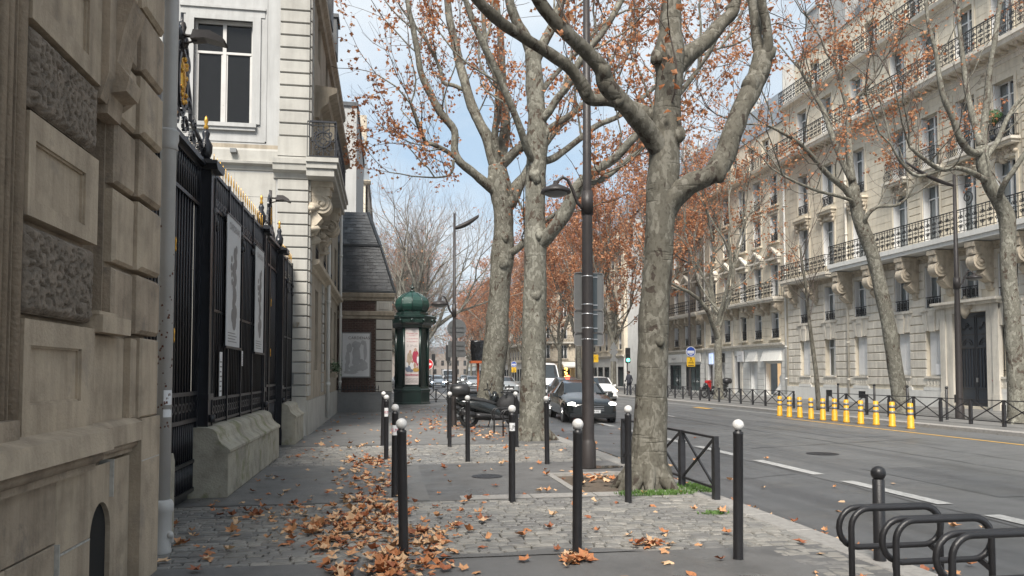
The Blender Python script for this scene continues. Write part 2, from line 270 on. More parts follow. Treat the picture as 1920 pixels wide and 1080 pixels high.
class MB:
    """collects geometry; build() links it as one mesh object"""
    def __init__(s): s.v = []; s.f = []; s.m = []; s.sm = []
    def add(s, vs, fs, mi=0, smooth=False):
        o = len(s.v); s.v.extend([tuple(v) for v in vs])
        for f in fs: s.f.append(tuple(o + i for i in f)); s.m.append(mi); s.sm.append(smooth)
    def quad(s, a, b, c, d, mi=0): s.add([a, b, c, d], [(0, 1, 2, 3)], mi)
    def box(s, x0, x1, y0, y1, z0, z1, mi=0):
        s.add([(x0, y0, z0), (x1, y0, z0), (x1, y1, z0), (x0, y1, z0), (x0, y0, z1), (x1, y0, z1), (x1, y1, z1), (x0, y1, z1)],
              [(0, 3, 2, 1), (4, 5, 6, 7), (0, 1, 5, 4), (1, 2, 6, 5), (2, 3, 7, 6), (3, 0, 4, 7)], mi)
    def chbox(s, x0, x1, y0, y1, z0, z1, b, mi=0):
        """box whose outer (-y) face is chamfered by b: a wall stone"""
        s.add([(x0, y1, z0), (x1, y1, z0), (x1, y1, z1), (x0, y1, z1), (x0, y0 + b, z0), (x1, y0 + b, z0), (x1, y0 + b, z1), (x0, y0 + b, z1),
               (x0 + b, y0, z0 + b), (x1 - b, y0, z0 + b), (x1 - b, y0, z1 - b), (x0 + b, y0, z1 - b)],
              [(0, 1, 5, 4), (1, 2, 6, 5), (2, 3, 7, 6), (3, 0, 4, 7), (4, 5, 9, 8), (5, 6, 10, 9), (6, 7, 11, 10), (7, 4, 8, 11), (8, 9, 10, 11)], mi)
    def bar(s, a, b, w, h=None, mi=0):
        a = Vector(a); b = Vector(b); h = h or w; d = (b - a).normalized()
        u = Vector((0, 0, 1)) if abs(d.z) < .95 else Vector((0, 1, 0))
        x = d.cross(u).normalized(); y = x.cross(d).normalized(); vs = []
        for p in (a, b):
            for sx, sy in ((-1, -1), (1, -1), (1, 1), (-1, 1)): vs.append(p + x * sx * w / 2 + y * sy * h / 2)
        s.add(vs, [(0, 1, 2, 3), (7, 6, 5, 4), (0, 4, 5, 1), (1, 5, 6, 2), (2, 6, 7, 3), (3, 7, 4, 0)], mi)
    def tube(s, pts, rad, n=8, mi=0, smooth=True, caps=True, bump=0.0, closed=False):
        pts = [Vector(p) for p in pts]; k = len(pts)
        if k < 2: return
        if not hasattr(rad, '__len__'): rad = [rad] * k
        t0 = (pts[1] - pts[0]).normalized()
        u = t0.orthogonal().normalized(); vs = []
        for i in range(k):
            if closed: t = (pts[(i + 1) % k] - pts[i - 1])
            else: t = pts[min(i + 1, k - 1)] - pts[max(i - 1, 0)]
            if t.length < 1e-9: t = t0
            t = t.normalized(); u = (u - t * u.dot(t))
            u = u.normalized() if u.length > 1e-6 else t.orthogonal().normalized()
            w_ = t.cross(u)
            for j in range(n):
                a = 2 * PI * j / n; dr = u * math.cos(a) + w_ * math.sin(a); r = rad[i]
                if bump:
                    q = pts[i] + dr * r
                    r *= 1 + bump * noise.noise(q * 2.6) + bump * .6 * noise.noise(q * 7.)
                vs.append(pts[i] + dr * r)
        fs = []
        for i in range(k if closed else k - 1):
            i2 = (i + 1) % k
            for j in range(n):
                j2 = (j + 1) % n; fs.append((i * n + j, i * n + j2, i2 * n + j2, i2 * n + j))
        s.add(vs, fs, mi, smooth)
        if caps and not closed and n > 3:
            o = len(s.v) - len(vs)
            s.f.append(tuple(o + j for j in reversed(range(n)))); s.m.append(mi); s.sm.append(False)
            s.f.append(tuple(o + (k - 1) * n + j for j in range(n))); s.m.append(mi); s.sm.append(False)
    def lathe(s, prof, n=16, c=(0, 0, 0), mi=0, smooth=True, ph=0.0, sx=1, sy=1):
        vs = []
        for r, z in prof:
            for j in range(n):
                a = 2 * PI * j / n + ph; vs.append((c[0] + sx * r * math.cos(a), c[1] + sy * r * math.sin(a), c[2] + z))
        fs = [(i * n + j, i * n + (j + 1) % n, (i + 1) * n + (j + 1) % n, (i + 1) * n + j) for i in range(len(prof) - 1) for j in range(n)]
        s.add(vs, fs, mi, smooth)
        o = len(s.v) - len(vs); k = len(prof)
        if prof[0][0] > 1e-4: s.f.append(tuple(o + j for j in reversed(range(n)))); s.m.append(mi); s.sm.append(False)
        if prof[-1][0] > 1e-4: s.f.append(tuple(o + (k - 1) * n + j for j in range(n))); s.m.append(mi); s.sm.append(False)
    def cyl(s, a, b, r, n=12, mi=0, r2=None, smooth=True): s.tube([a, b], [r, r if r2 is None else r2], n, mi, smooth)
    def ball(s, c, r, n=12, mi=0, sx=1, sy=1, sz=1):
        k = max(4, n // 2); prof = []
        for i in range(k + 1):
            a = -PI / 2 + PI * i / k; prof.append((max(1e-5, r * math.cos(a)), r * sz * math.sin(a)))
        s.lathe(prof, n, c, mi, True, 0, sx, sy)
    def prism(s, poly, a0, a1, axis='x', mi=0, smooth=False):
        """extrudes a polygon. axis x: poly is (y,z); y: (x,z); z: (x,y)"""
        n = len(poly)
        def P(p, a): return (a, p[0], p[1]) if axis == 'x' else ((p[0], a, p[1]) if axis == 'y' else (p[0], p[1], a))
        s.add([P(p, a0) for p in poly] + [P(p, a1) for p in poly],
              [tuple(range(n - 1, -1, -1)), tuple(range(n, 2 * n))] , mi)
        s.add([P(p, a0) for p in poly] + [P(p, a1) for p in poly], [(i, (i + 1) % n, n + (i + 1) % n, n + i) for i in range(n)], mi, smooth)
    def mesh(s, name, mats):
        me = bpy.data.meshes.new(name); me.from_pydata(s.v, [], s.f)
        for m in (mats if isinstance(mats, (list, tuple)) else [mats]): me.materials.append(m)
        me.polygons.foreach_set('material_index', s.m); me.polygons.foreach_set('use_smooth', s.sm); me.update()
        return me
    def build(s, name, mats, parent=None, loc=(0, 0, 0), rz=0.0, **k):
        return put(name, s.mesh(name, mats), parent, loc, rz, **k)
CH = {}
def put(name, me, parent=None, loc=(0, 0, 0), rz=0.0, label=None, cat=None, group=None, kind=None, rot=None, scale=None):
    o = bpy.data.objects.new(name, me); COL.objects.link(o)
    o.location = loc; o.rotation_euler = rot if rot else (0, 0, rz)
    if scale: o.scale = scale
    if parent: o.parent = parent; CH.setdefault(parent.name, []).append(o)
    return tag(o, label, cat, group, kind)
def tag(o, label=None, cat=None, group=None, kind=None):
    if label: o['label'] = label
    if cat: o['category'] = cat
    if group: o['group'] = group
    if kind: o['kind'] = kind
    return o
def thing(name, loc, label, cat, group=None, rz=0.0): return put(name, None, None, loc, rz, label, cat, group)
def copy_tree(o, parent=None):
    c = o.copy(); COL.objects.link(c); c.parent = parent
    if parent: CH.setdefault(parent.name, []).append(c)
    for ch in list(CH.get(o.name, [])): copy_tree(ch, c)
    return c
def textmesh(txt, size, align='CENTER', ext=0.0, bold=False, shear=0.0):
    cu = bpy.data.curves.new('txt', 'FONT'); cu.body = txt; cu.size = size; cu.align_x = align; cu.extrude = ext; cu.shear = shear; cu.space_character = 1.05
    if bold: cu.offset = size * .025
    cu.resolution_u = 3
    o = bpy.data.objects.new('txt', cu); me = bpy.data.meshes.new_from_object(o); bpy.data.objects.remove(o); bpy.data.curves.remove(cu); return me
def text(txt, size, m, parent, loc, rot, name='lettering', **k):
    me = textmesh(txt, size, **k); me.materials.clear(); me.materials.append(m)
    return put(name, me, parent, loc, rot=rot)
def spiral(c, r, turns, a0, sgn=1, k=14, rmin=.18):
    """2D spiral points (outside to inside)"""
    return [(c[0] + math.cos(a0 + sgn * 2 * PI * turns * i / k) * r * (1 - (1 - rmin) * i / k), c[1] + math.sin(a0 + sgn * 2 * PI * turns * i / k) * r * (1 - (1 - rmin) * i / k)) for i in range(k + 1)]
CAMP = Vector((0, 0, 1.6))
# ------------------------------------------------------------------ ground, road, pavements
rg = random.Random(7)
KX0, KX1, KR0, KR1 = 4.03, 4.35, 16.9, 17.2      # kerbs: near side and far side
m = MB(); m.quad((-900, -60, -.30), (900, -60, -.30), (900, 1600, -.30), (-900, 1600, -.30)); m.build('ground', M['joint'], kind='structure')
m = MB(); m.box(KX1, KR0, -12, 420, -.25, -.12); m.build('road', M['road'], kind='structure')
m = MB(); m.quad((KX1 + .02, -12, -.116), (7.02, -12, -.116), (7.02, 420, -.116), (KX1 + .02, 420, -.116)); m.build('bus_lane', M['road2'], kind='structure')
m = MB(); m.box(KR1, 27.5, -12, 420, -.2, 0); m.build('far_pavement', M['asph2'], kind='structure')
B1 = (6.72, 9.75); B2 = (13.7, 17.3)      # paved carriage crossings across the near pavement (Y ranges)
m = MB()
for a, b in ((-12, B1[0]), (B1[1], B2[0]), (B2[1], 58)):
    x1 = KX0
    if a == B1[1]:      # leave the tree pit open
        m.box(-12, 2.35, a, b, -.2, 0); m.box(2.35, KX0, a, 9.78, -.2, 0); m.box(2.35, KX0, 12.05, b, -.2, 0); m.box(2.35, 2.55, 9.78, 12.05, -.2, 0)
    else: m.box(-12, x1, a, b, -.2, 0)
m.box(-12, KX0, B1[0], B1[1], -.2, -.03); m.box(-12, KX0, B2[0], B2[1], -.2, -.03)
m.box(-60, KX0, 58, 420, -.2, 0)
m.build('pavement', M['asph'], kind='structure')
# old light patches of asphalt and joints of repairs
m = MB()
for (x0, x1, y0, y1) in ((-2.3, .55, 9.78, 13.65), (-2.2, 2.1, 17.4, 33)):
    m.quad((x0, y0, .004), (x1, y0, .004), (x1, y1, .004), (x0, y1, .004))
m.build('asphalt_patch', M['asph2'], kind='structure')
# kerbs of separate stones
def kerb(x0, x1, y0, y1, name, road_left):
    bed = MB(); bed.box(x0 + .01, x1 - .01, y0, y1, -.2, -.03); b = bed.build(name, M['joint'], kind='structure')
    mm = []
    for v in range(5):
        q = MB(); L_ = [.95, 1.05, 1.0, .88, 1.1][v]; c = .018
        zt = 0.004
        q.add([(x0, 0, -.18), (x1, 0, -.18), (x1, L_, -.18), (x0, L_, -.18), (x0, 0, zt - c), (x1, 0, zt - c), (x1, L_, zt - c), (x0, L_, zt - c),
               (x0 + c, c, zt), (x1 - c, c, zt), (x1 - c, L_ - c, zt), (x0 + c, L_ - c, zt)],
              [(0, 1, 5, 4), (1, 2, 6, 5), (2, 3, 7, 6), (3, 0, 4, 7), (4, 5, 9, 8), (5, 6, 10, 9), (6, 7, 11, 10), (7, 4, 8, 11), (8, 9, 10, 11)])
        mm.append((L_, q.mesh('kerb_stone', M['granite'])))
    y = y0; n = 0
    while y < y1 and n < 120:
        L_, me = rg.choice(mm); put('kerb_stone', me, b, (0, y, rg.uniform(-.003, .003))); y += L_ + .012; n += 1
    if y < y1 + 200:
        q = MB()
        while y < y1 + 200: q.box(x0, x1, y, y + 1.0, -.18, .004); y += 1.012
        q.build('far_kerb_stones', M['granite'], b, kind='stuff')
kerb(KX0, KX1, 1.5, 110, 'kerb', True)
kerb(KR0, KR1, 12, 120, 'far_kerb', False)
# cobbled crossings
def cobbles(name, x0, x1, y0, y1, su, sv, nmax, seed, irregular=False):
    r = random.Random(seed)
    bed = MB(); bed.quad((x0, y0, -.026), (x1, y0, -.026), (x1, y1, -.026), (x0, y1, -.026)); b = bed.build(name, M['joint'], kind='structure')
    st = []
    y = y0 + .01; row = 0
    while y < y1 - sv * .6:
        h = sv * r.uniform(.88, 1.1); x = x0 - r.random() * su
        while x < x1:
            wd = su * r.uniform(.6, 1.4)
            a, c = max(x, x0), min(x + wd, x1)
            if c - a > .05:
                ok = not (irregular and y < y0 + .35 and noise.noise(Vector((x * 1.6, y * 2, 3))) > (y - y0) * 2.4 - .25)
                if ok: st.append((a, c, y, y + h))
            x += wd + .007
        y += h + .012
    st.sort(key=lambda q: q[2] + abs(q[0]) * .4)
    def stone(mb, a, c, y, y2, mi=0, ox=0, oy=0):
        t = r.uniform(-.005, .005) + .0; g = .012
        tl = [t + r.uniform(-.004, .004) for _ in range(4)]
        j = lambda: r.uniform(-.010, .010)
        P0 = [(a + j() - ox, y + j() - oy), (c + j() - ox, y + j() - oy), (c + j() - ox, y2 + j() - oy), (a + j() - ox, y2 + j() - oy)]
        cx, cy = (a + c) / 2 - ox, (y + y2) / 2 - oy
        vs = [(p[0], p[1], -.03) for p in P0] + [(p[0], p[1], z - .011) for p, z in zip(P0, tl)]
        for p, z in zip(P0, tl):
            dx_, dy_ = cx - p[0], cy - p[1]; d = math.hypot(dx_, dy_); vs.append((p[0] + dx_ / d * g, p[1] + dy_ / d * g, z))
        vs.append((cx, cy, sum(tl) / 4 + .004))
        mb.add(vs, [(0, 1, 5, 4), (1, 2, 6, 5), (2, 3, 7, 6), (3, 0, 4, 7), (4, 5, 9, 8), (5, 6, 10, 9), (6, 7, 11, 10), (7, 4, 8, 11), (8, 9, 12), (9, 10, 12), (10, 11, 12), (11, 8, 12)], mi)
    rest = MB()
    for i, (a, c, ya, yb) in enumerate(st):
        k = r.choice((0, 0, 1, 1, 2, 3)) if not (noise.noise(Vector((a, ya, 0)) * .9) > .15) else r.choice((0, 2, 2))
        if i < nmax:
            q = MB(); stone(q, a, c, ya, yb, 0, (a + c) / 2, (ya + yb) / 2); q.build('cobblestone', M['cob'][k], b, ((a + c) / 2, (ya + yb) / 2, 0))
        else: stone(rest, a, c, ya, yb, k)
    if rest.v: rest.build('far_cobblestones', M['cob'], b, kind='stuff')
cobbles('cobbled_crossing', -2.9, KX0, B1[0], B1[1], .165, .10, 300, 3)
cobbles('small_cobbled_crossing', -2.3, KX0, B2[0], B2[1], .16, .10, 200, 5)
cobbles('cobbled_kerb_strip', 3.45, KX0, 3.0, B1[0] - .02, .17, .105, 120, 9)
# ragged edge of the asphalt over the cobbles
for pts in ([(-.2, 6.70), (.5, 6.86), (1.0, 6.80), (1.5, 6.93), (2.0, 6.84), (2.3, 6.70)],):
    q = MB(); n = len(pts); q.add([(x, y, .009) for x, y in pts], [tuple(range(n))[::-1]]); q.build('asphalt_lip', M['asph'], kind='structure')
# flat border slabs beyond the crossing
m = MB(); x = .95
for i in range(4):
    w_ = (.92, .86, 1.05, .2)[i]; m.box(x, x + w_ - .012, B1[1] + .02, B1[1] + .32, -.1, .006 + i * .001); x += w_
b = m.build('border_slabs', M['granite'], kind='structure')
# tree pit of the nearest plane tree with its soil, border and grass
m = MB(); m.box(2.53, KX0 + .02, 9.76, 12.07, -.2, -.035)
m.build('tree_pit_soil', M['soil'], kind='structure')
m = MB(); m.box(2.50, 2.60, 9.9, 12.1, -.1, .012); m.box(2.6, KX0 - .01, 12.0, 12.1, -.1, .012); m.build('tree_pit_border', M['granite'], kind='structure')
for (px, py, rx, ry, n, lab, hh) in ((1228, 926, .55, .16, 900, 'bright green grass tuft at the foot of the nearest plane tree', .055), (1305, 915, .24, .42, 650, 'low green weeds under the black cross barrier beside the nearest tree', .05), (1338, 962, .17, .1, 180, 'small green weed growing between the cobbles', .03)):
    gx, gy = ground(px, py); g = MB()
    for i in range(n):
        a = rg.random() * 2 * PI; d = rg.random() ** .6; x = gx + rx * d * math.cos(a); y = gy + ry * d * math.sin(a)
        hz = hh * rg.uniform(.35, 1.1); t = rg.random() * PI; wd = rg.uniform(.004, .010)
        lx, ly = rg.uniform(-.03, .03), rg.uniform(-.03, .03)
        g.add([(x - wd * math.cos(t), y - wd * math.sin(t), -.03), (x + wd * math.cos(t), y + wd * math.sin(t), -.03), (x + lx + wd * math.cos(t), y + ly + wd * math.sin(t), hz * .7), (x + lx * 1.6, y + ly * 1.6, hz)], [(0, 1, 2), (0, 2, 3)], 0)
    g.build('grass_tuft', M['grass'], label=lab, cat='grass', kind='stuff')
# road markings
dash_y = [17.25 - 2.98 * i for i in range(6)]
mk = bpy.data.meshes
for i, y in enumerate([17.25 + 2.98 * k for k in range(-5, 26)]):
    m = MB(); z = -.108; m.add([(7.12, y - 2.2, z), (7.35, y - 2.2, z), (7.35, y, z), (7.12, y, z)], [(0, 1, 2, 3)]); m.build('lane_dash', M['paint'], kind='structure')
m = MB()
m.quad((15.0, 12, -.112), (15.11, 12, -.112), (15.11, 27, -.112), (15.0, 27, -.112)); m.build('yellow_line', M['painty'], kind='structure')
m = MB(); m.quad((16.0, 27, -.112), (16.13, 27, -.112), (16.13, 120, -.112), (16.0, 120, -.112)); m.build('white_line', M['paint'], kind='structure')
m = MB(); x, y = ground(1318, 765, -.112); m.add([(x - .2, y - .8, -.110), (x + .2, y - .8, -.110), (x + .2, y + .9, -.110), (x - .2, y + .9, -.110)], [(0, 1, 2, 3)]); m.build('orange_mark', M['painty'], kind='structure')
m = MB(); m.quad((11.2, 29, -.112), (11.33, 29, -.112), (11.33, 31, -.112), (11.2, 31, -.112)); m.build('lane_dash', M['paint'], kind='structure')
# tar seams, repair patches and covers in the road
M['tar'] = mat('tar_seam', (.045, .045, .046), .5, var=.2, scale=20)
sr = random.Random(12)
for (x0, y0, x1, y1, w_) in ((7.02, 4, 7.05, 60, .05), (11.0, 8, 11.08, 70, .04), (4.8, 11.6, 6.9, 12.2, .035), (8.2, 16.5, 13.9, 18.3, .035), (5.2, 19, 10.8, 20.2, .03), (12.2, 12, 13.1, 24, .03)):
    q = MB(); n = max(6, int(math.hypot(x1 - x0, y1 - y0) / .45)); vs = []
    dx_, dy_ = x1 - x0, y1 - y0; l_ = math.hypot(dx_, dy_); nx, ny = -dy_ / l_, dx_ / l_
    for i in range(n + 1):
        t = i / n; o_ = sr.gauss(0, .035); ww = w_ * sr.uniform(.4, 1.1) / 2
        vs += [(x0 + dx_ * t + nx * (o_ + ww), y0 + dy_ * t + ny * (o_ + ww), -.113), (x0 + dx_ * t + nx * (o_ - ww), y0 + dy_ * t + ny * (o_ - ww), -.113)]
    q.add(vs, [(2 * i, 2 * i + 1, 2 * i + 3, 2 * i + 2) for i in range(n)]); q.build('tar_seam', M['tar'], kind='structure')
for (x0, x1, y0, y1) in ((8.4, 10.3, 9.5, 12.8), (5.0, 6.1, 17.5, 21.5), (12.0, 13.6, 19, 26), (7.6, 9.0, 26, 33)):
    q = MB(); q.quad((x0, y0, -.1145), (x1, y0 + .1, -.1145), (x1 - .05, y1, -.1145), (x0 + .04, y1 - .05, -.1145)); q.build('road_patch', M['road2'], kind='structure')
for (x, y, z, r_, lab) in ((9.2, 15.2, -.119, .33, 'round iron manhole cover in the middle of the road'), (1.55, 11.9, .001, .24, 'round iron cover plate in the pavement asphalt')):
    q = MB(); q.lathe([(r_, .0), (r_, .008), (r_ * .93, .009)], 24, (0, 0, 0), smooth=False)
    for i in range(-4, 5):
        h_ = math.sqrt(max(0, (r_ * .9) ** 2 - (i * r_ * .2) ** 2)); q.box(i * r_ * .2 - .008, i * r_ * .2 + .008, -h_, h_, .008, .012)
    q.build('manhole_cover', M['ironf'], None, (x, y, z), label=lab, cat='manhole cover')
# gutter puddle
def blob(cx, cy, rx, ry, z, seed, n=26):
    r = random.Random(seed); return [(cx + rx * math.cos(2 * PI * i / n) * r.uniform(.7, 1.1), cy + ry * math.sin(2 * PI * i / n) * r.uniform(.85, 1.1), z) for i in range(n)]
q = MB(); p = blob(4.56, 15.2, .19, 4.6, -.111, 3); q.add(p, [tuple(range(len(p)))]); q.build('gutter_water', M['water'], kind='structure')
q = MB(); p = blob(3.6, 12.75, .5, .2, .008, 4); q.add(p, [tuple(range(len(p)))]); q.build('puddle', M['water'], kind='structure')
# ------------------------------------------------------------------ fallen leaves
def leafshape(r, s, curl):
    """one dry plane leaf: five pointed lobes, cupped and twisted"""
    vs = [(0, 0, 0)]; k = 10
    for i in range(k):
        a = -PI / 2 + 2 * PI * i / k + r.uniform(-.12, .12)
        tip = (i % 2 == 0)
        if i == 0: rad = .16          # notch at the stalk
        else: rad = (.5 if i in (4, 6) else .42) * r.uniform(.85, 1.1) if not tip else .27 * r.uniform(.8, 1.1)
        if i == 5: rad = .56
        x = math.cos(a) * rad * s; y = math.sin(a) * rad * s
        z = curl * (abs(x) * .8 + .4 * rad * s) * r.uniform(.4, 1.5) + r.uniform(-.06, .06) * s
        vs.append((x, y, z))
    fs = [(0, 1 + i, 1 + (i + 1) % k) for i in range(k)]
    return vs, fs
LV = []
for v in range(12):
    r_ = random.Random(v + 50); LV.append(leafshape(r_, 1.0, [.5, -.35, .7, .3, .95, -.6][v % 6]))
def leaf_pos(r):
    t = r.random()
    blobs = [(655, 990, 75, 50, 2.2), (700, 955, 50, 28, 1.5), (610, 1010, 30, 30, .6), (780, 1010, 70, 26, 1.1), (755, 1055, 85, 24, 1.2), (690, 905, 45, 22, 1.1), (690, 868, 40, 10, 1.3), (640, 1078, 20, 10, .5), (720, 1075, 40, 12, .5),
             (560, 985, 50, 40, .5), (460, 960, 90, 50, .4), (370, 1035, 45, 30, .25), (850, 985, 60, 30, .35), (1075, 1052, 26, 10, .3), (1225, 1022, 30, 8, .28), (1120, 898, 35, 7, .35),
             (850, 800, 45, 9, 1.2), (930, 818, 60, 7, 1.1), (800, 790, 50, 12, .8), (760, 830, 30, 20, .3), (820, 770, 40, 8, .5), (640, 835, 70, 15, .35)]
    if t < .70:
        q = r.random() * sum(b[4] for b in blobs)
        for b in blobs:
            q -= b[4]
            if q <= 0: break
        x, y = ground(b[0] + r.gauss(0, b[2] * .62), max(755, b[1] + r.gauss(0, b[3] * .62))); return x, y
    if t < .82:      # along the gutter
        y = 5.5 + (r.random() ** 1.6) * 30; return 4.42 + abs(r.gauss(0, .10)), y
    if t < .85: return r.uniform(4.6, 8), r.uniform(5, 30)
    return r.uniform(-2.3, 3.9), 5.2 + r.random() ** 1.3 * 26
lr = random.Random(21); pool = []
for i in range(1900):
    x, y = leaf_pos(lr)
    if x < -2.3 or y < 4.2 or y > 60 or (x < -1.85 and y < 6.7) or (x < -1.95 and 10.3 < y < 15.3): continue
    if 4.0 < x < 4.36 and lr.random() < .6: continue
    pool.append((x, y))
pool.sort(key=lambda p: p[0] ** 2 + p[1] ** 2)
lm = [[MB() for _ in range(1)] for _ in range(1)]
lmesh = []
for v in range(12):
    for k in range(4):
        q = MB(); q.add(*LV[v]); lmesh.append(q.mesh('fallen_leaf', M['leaf'][k]))
def lz(x, y): return (-.116 if x > KX1 else 0) + .008
near = MB(); far = MB()
for i, (x, y) in enumerate(pool):
    s = lr.uniform(.07, .165); a = lr.random() * 6.28; tx = lr.gauss(0, .15); ty = lr.gauss(0, .15); v = lr.randrange(12); k = lr.choice((0, 0, 1, 1, 2, 2, 3, 3))
    heap = noise.noise(Vector((x * 2.2, y * 1.1, 0))) ; z = lz(x, y) + lr.random() * .014 + .006
    if i < 300:
        if x > KX1: lab = 'brown fallen plane leaf lying in the road beside the near kerb'
        elif x > 1.2: lab = 'dry fallen plane leaf lying on the right side of the near pavement'
        elif x > -1.15: lab = 'dry curled plane leaf in the thick drift around the nearest white topped bollard'
        else: lab = 'dry fallen plane leaf lying close to the stone wall on the left'
        put('fallen_leaf', lmesh[v * 4 + k], None, (x, y, z), label=lab, cat='leaf', group=lab, rot=(tx, ty, a), scale=(s, s, s))
    else:
        vs, fs = LV[v]; E_ = Matrix.Rotation(a, 3, 'Z') @ Matrix.Rotation(ty, 3, 'Y') @ Matrix.Rotation(tx, 3, 'X')
        (near if y < 12 else far).add([Vector((x, y, z)) + E_ @ (Vector(p) * s) for p in vs], fs, k)
near.build('scattered_leaves', M['leaf'], label='scattered dry plane leaves strewn over the cobbles and asphalt of the near pavement', cat='leaves', kind='stuff')
far.build('distant_leaves', M['leaf'], label='brown leaf litter on the pavement farther along, under the second and third trees', cat='leaves', kind='stuff')
# ------------------------------------------------------------------ facade kit
# local frame of a wall seen from the street: x to the right, z up, -y towards the viewer
class Face:
    def __init__(s, root, loc=(0, 0, 0), rz=0.0):
        s.root = root; s.loc = Vector(loc); s.rz = rz; s.rot = Matrix.Rotation(rz, 3, 'Z')
    def part(s, name, mb, mats, p=(0, 0, 0), **k):
        return put(name, mb.mesh(name, mats) if isinstance(mb, MB) else mb, s.root, s.loc + s.rot @ Vector(p), s.rz, **k)
    def world(s, p): return s.root.matrix_basis.translation + s.loc + s.rot @ Vector(p)
MC = {}
def cached(key, fn):
    if key not in MC: MC[key] = fn()
    return MC[key]

def wall_cells(mb, u0, u1, v0, v1, ops, y0=0.0, y1=.45, mi=0):
    """wall slab with rectangular openings cut out"""
    vs = sorted({v0, v1} | {min(max(o[2], v0), v1) for o in ops} | {min(max(o[3], v0), v1) for o in ops})
    for a, b in zip(vs, vs[1:]):
        if b - a < 1e-4: continue
        cuts = sorted([(max(o[0], u0), min(o[1], u1)) for o in ops if o[2] < b - 1e-4 and o[3] > a + 1e-4 and o[1] > u0 and o[0] < u1])
        x = u0
        for c, d in cuts:
            if c > x: mb.box(x, c, y0, y1, a, b, mi)
            x = max(x, d)
        if x < u1: mb.box(x, u1, y0, y1, a, b, mi)
def courses(u0, u1, v0, v1, h, Ls, ops, out, proud=.04, gap=.035, rnd=None, bev=.015):
    """list of wall stones in horizontal courses, cut round the openings"""
    rnd = rnd or random.Random(1); n = max(1, round((v1 - v0) / h)); hh = (v1 - v0) / n
    for i in range(n):
        a = v0 + i * hh; b = a + hh
        cuts = sorted([(o[0], o[1]) for o in ops if o[2] < b - .02 and o[3] > a + .02])
        x = u0; iv = []
        for c, d in cuts:
            if c > x: iv.append((x, min(c, u1)))
            x = max(x, d)
        if x < u1: iv.append((x, u1))
        for c, d in iv:
            w_ = d - c
            if w_ < .08: continue
            k = max(1, round(w_ / Ls + (.5 if (i % 2 and w_ > Ls) else 0)))
            if k == 1: cs = [c, d]
            elif i % 2: st = w_ / k; cs = [c] + [c + st * (j + .5) for j in range(k - 1)] + [d]
            else: cs = [c + w_ * j / k for j in range(k + 1)]
            for p, q in zip(cs, cs[1:]): out.append((p, q, a + gap / 2, b - gap / 2, proud, bev, gap))
def lay(face, blocks, m, nmax=300, name='stone_block'):
    bl = sorted(blocks, key=lambda b: (face.world(((b[0] + b[1]) / 2, 0, (b[2] + b[3]) / 2)) - CAMP).length / math.sqrt((b[1] - b[0]) * (b[3] - b[2])))
    rest = MB()
    for i, (a, b, c, d, pr, bv, g) in enumerate(bl):
        if i < nmax:
            w_ = round(b - a - .006, 2); h_ = round(d - c, 2)
            def mk(w_=w_, h_=h_, pr=pr, bv=bv):
                q = MB(); q.chbox(-w_ / 2, w_ / 2, -pr, .05, -h_ / 2, h_ / 2, bv); return q.mesh(name, m)
            face.part(name, cached((name, m.name, w_, h_, pr, bv), mk), None, ((a + b) / 2, 0, (c + d) / 2))
        else: rest.chbox(a + .003, b - .003, -pr, .05, c, d, bv)
    if rest.v: face.part('stone_courses', rest, m, kind='stuff')

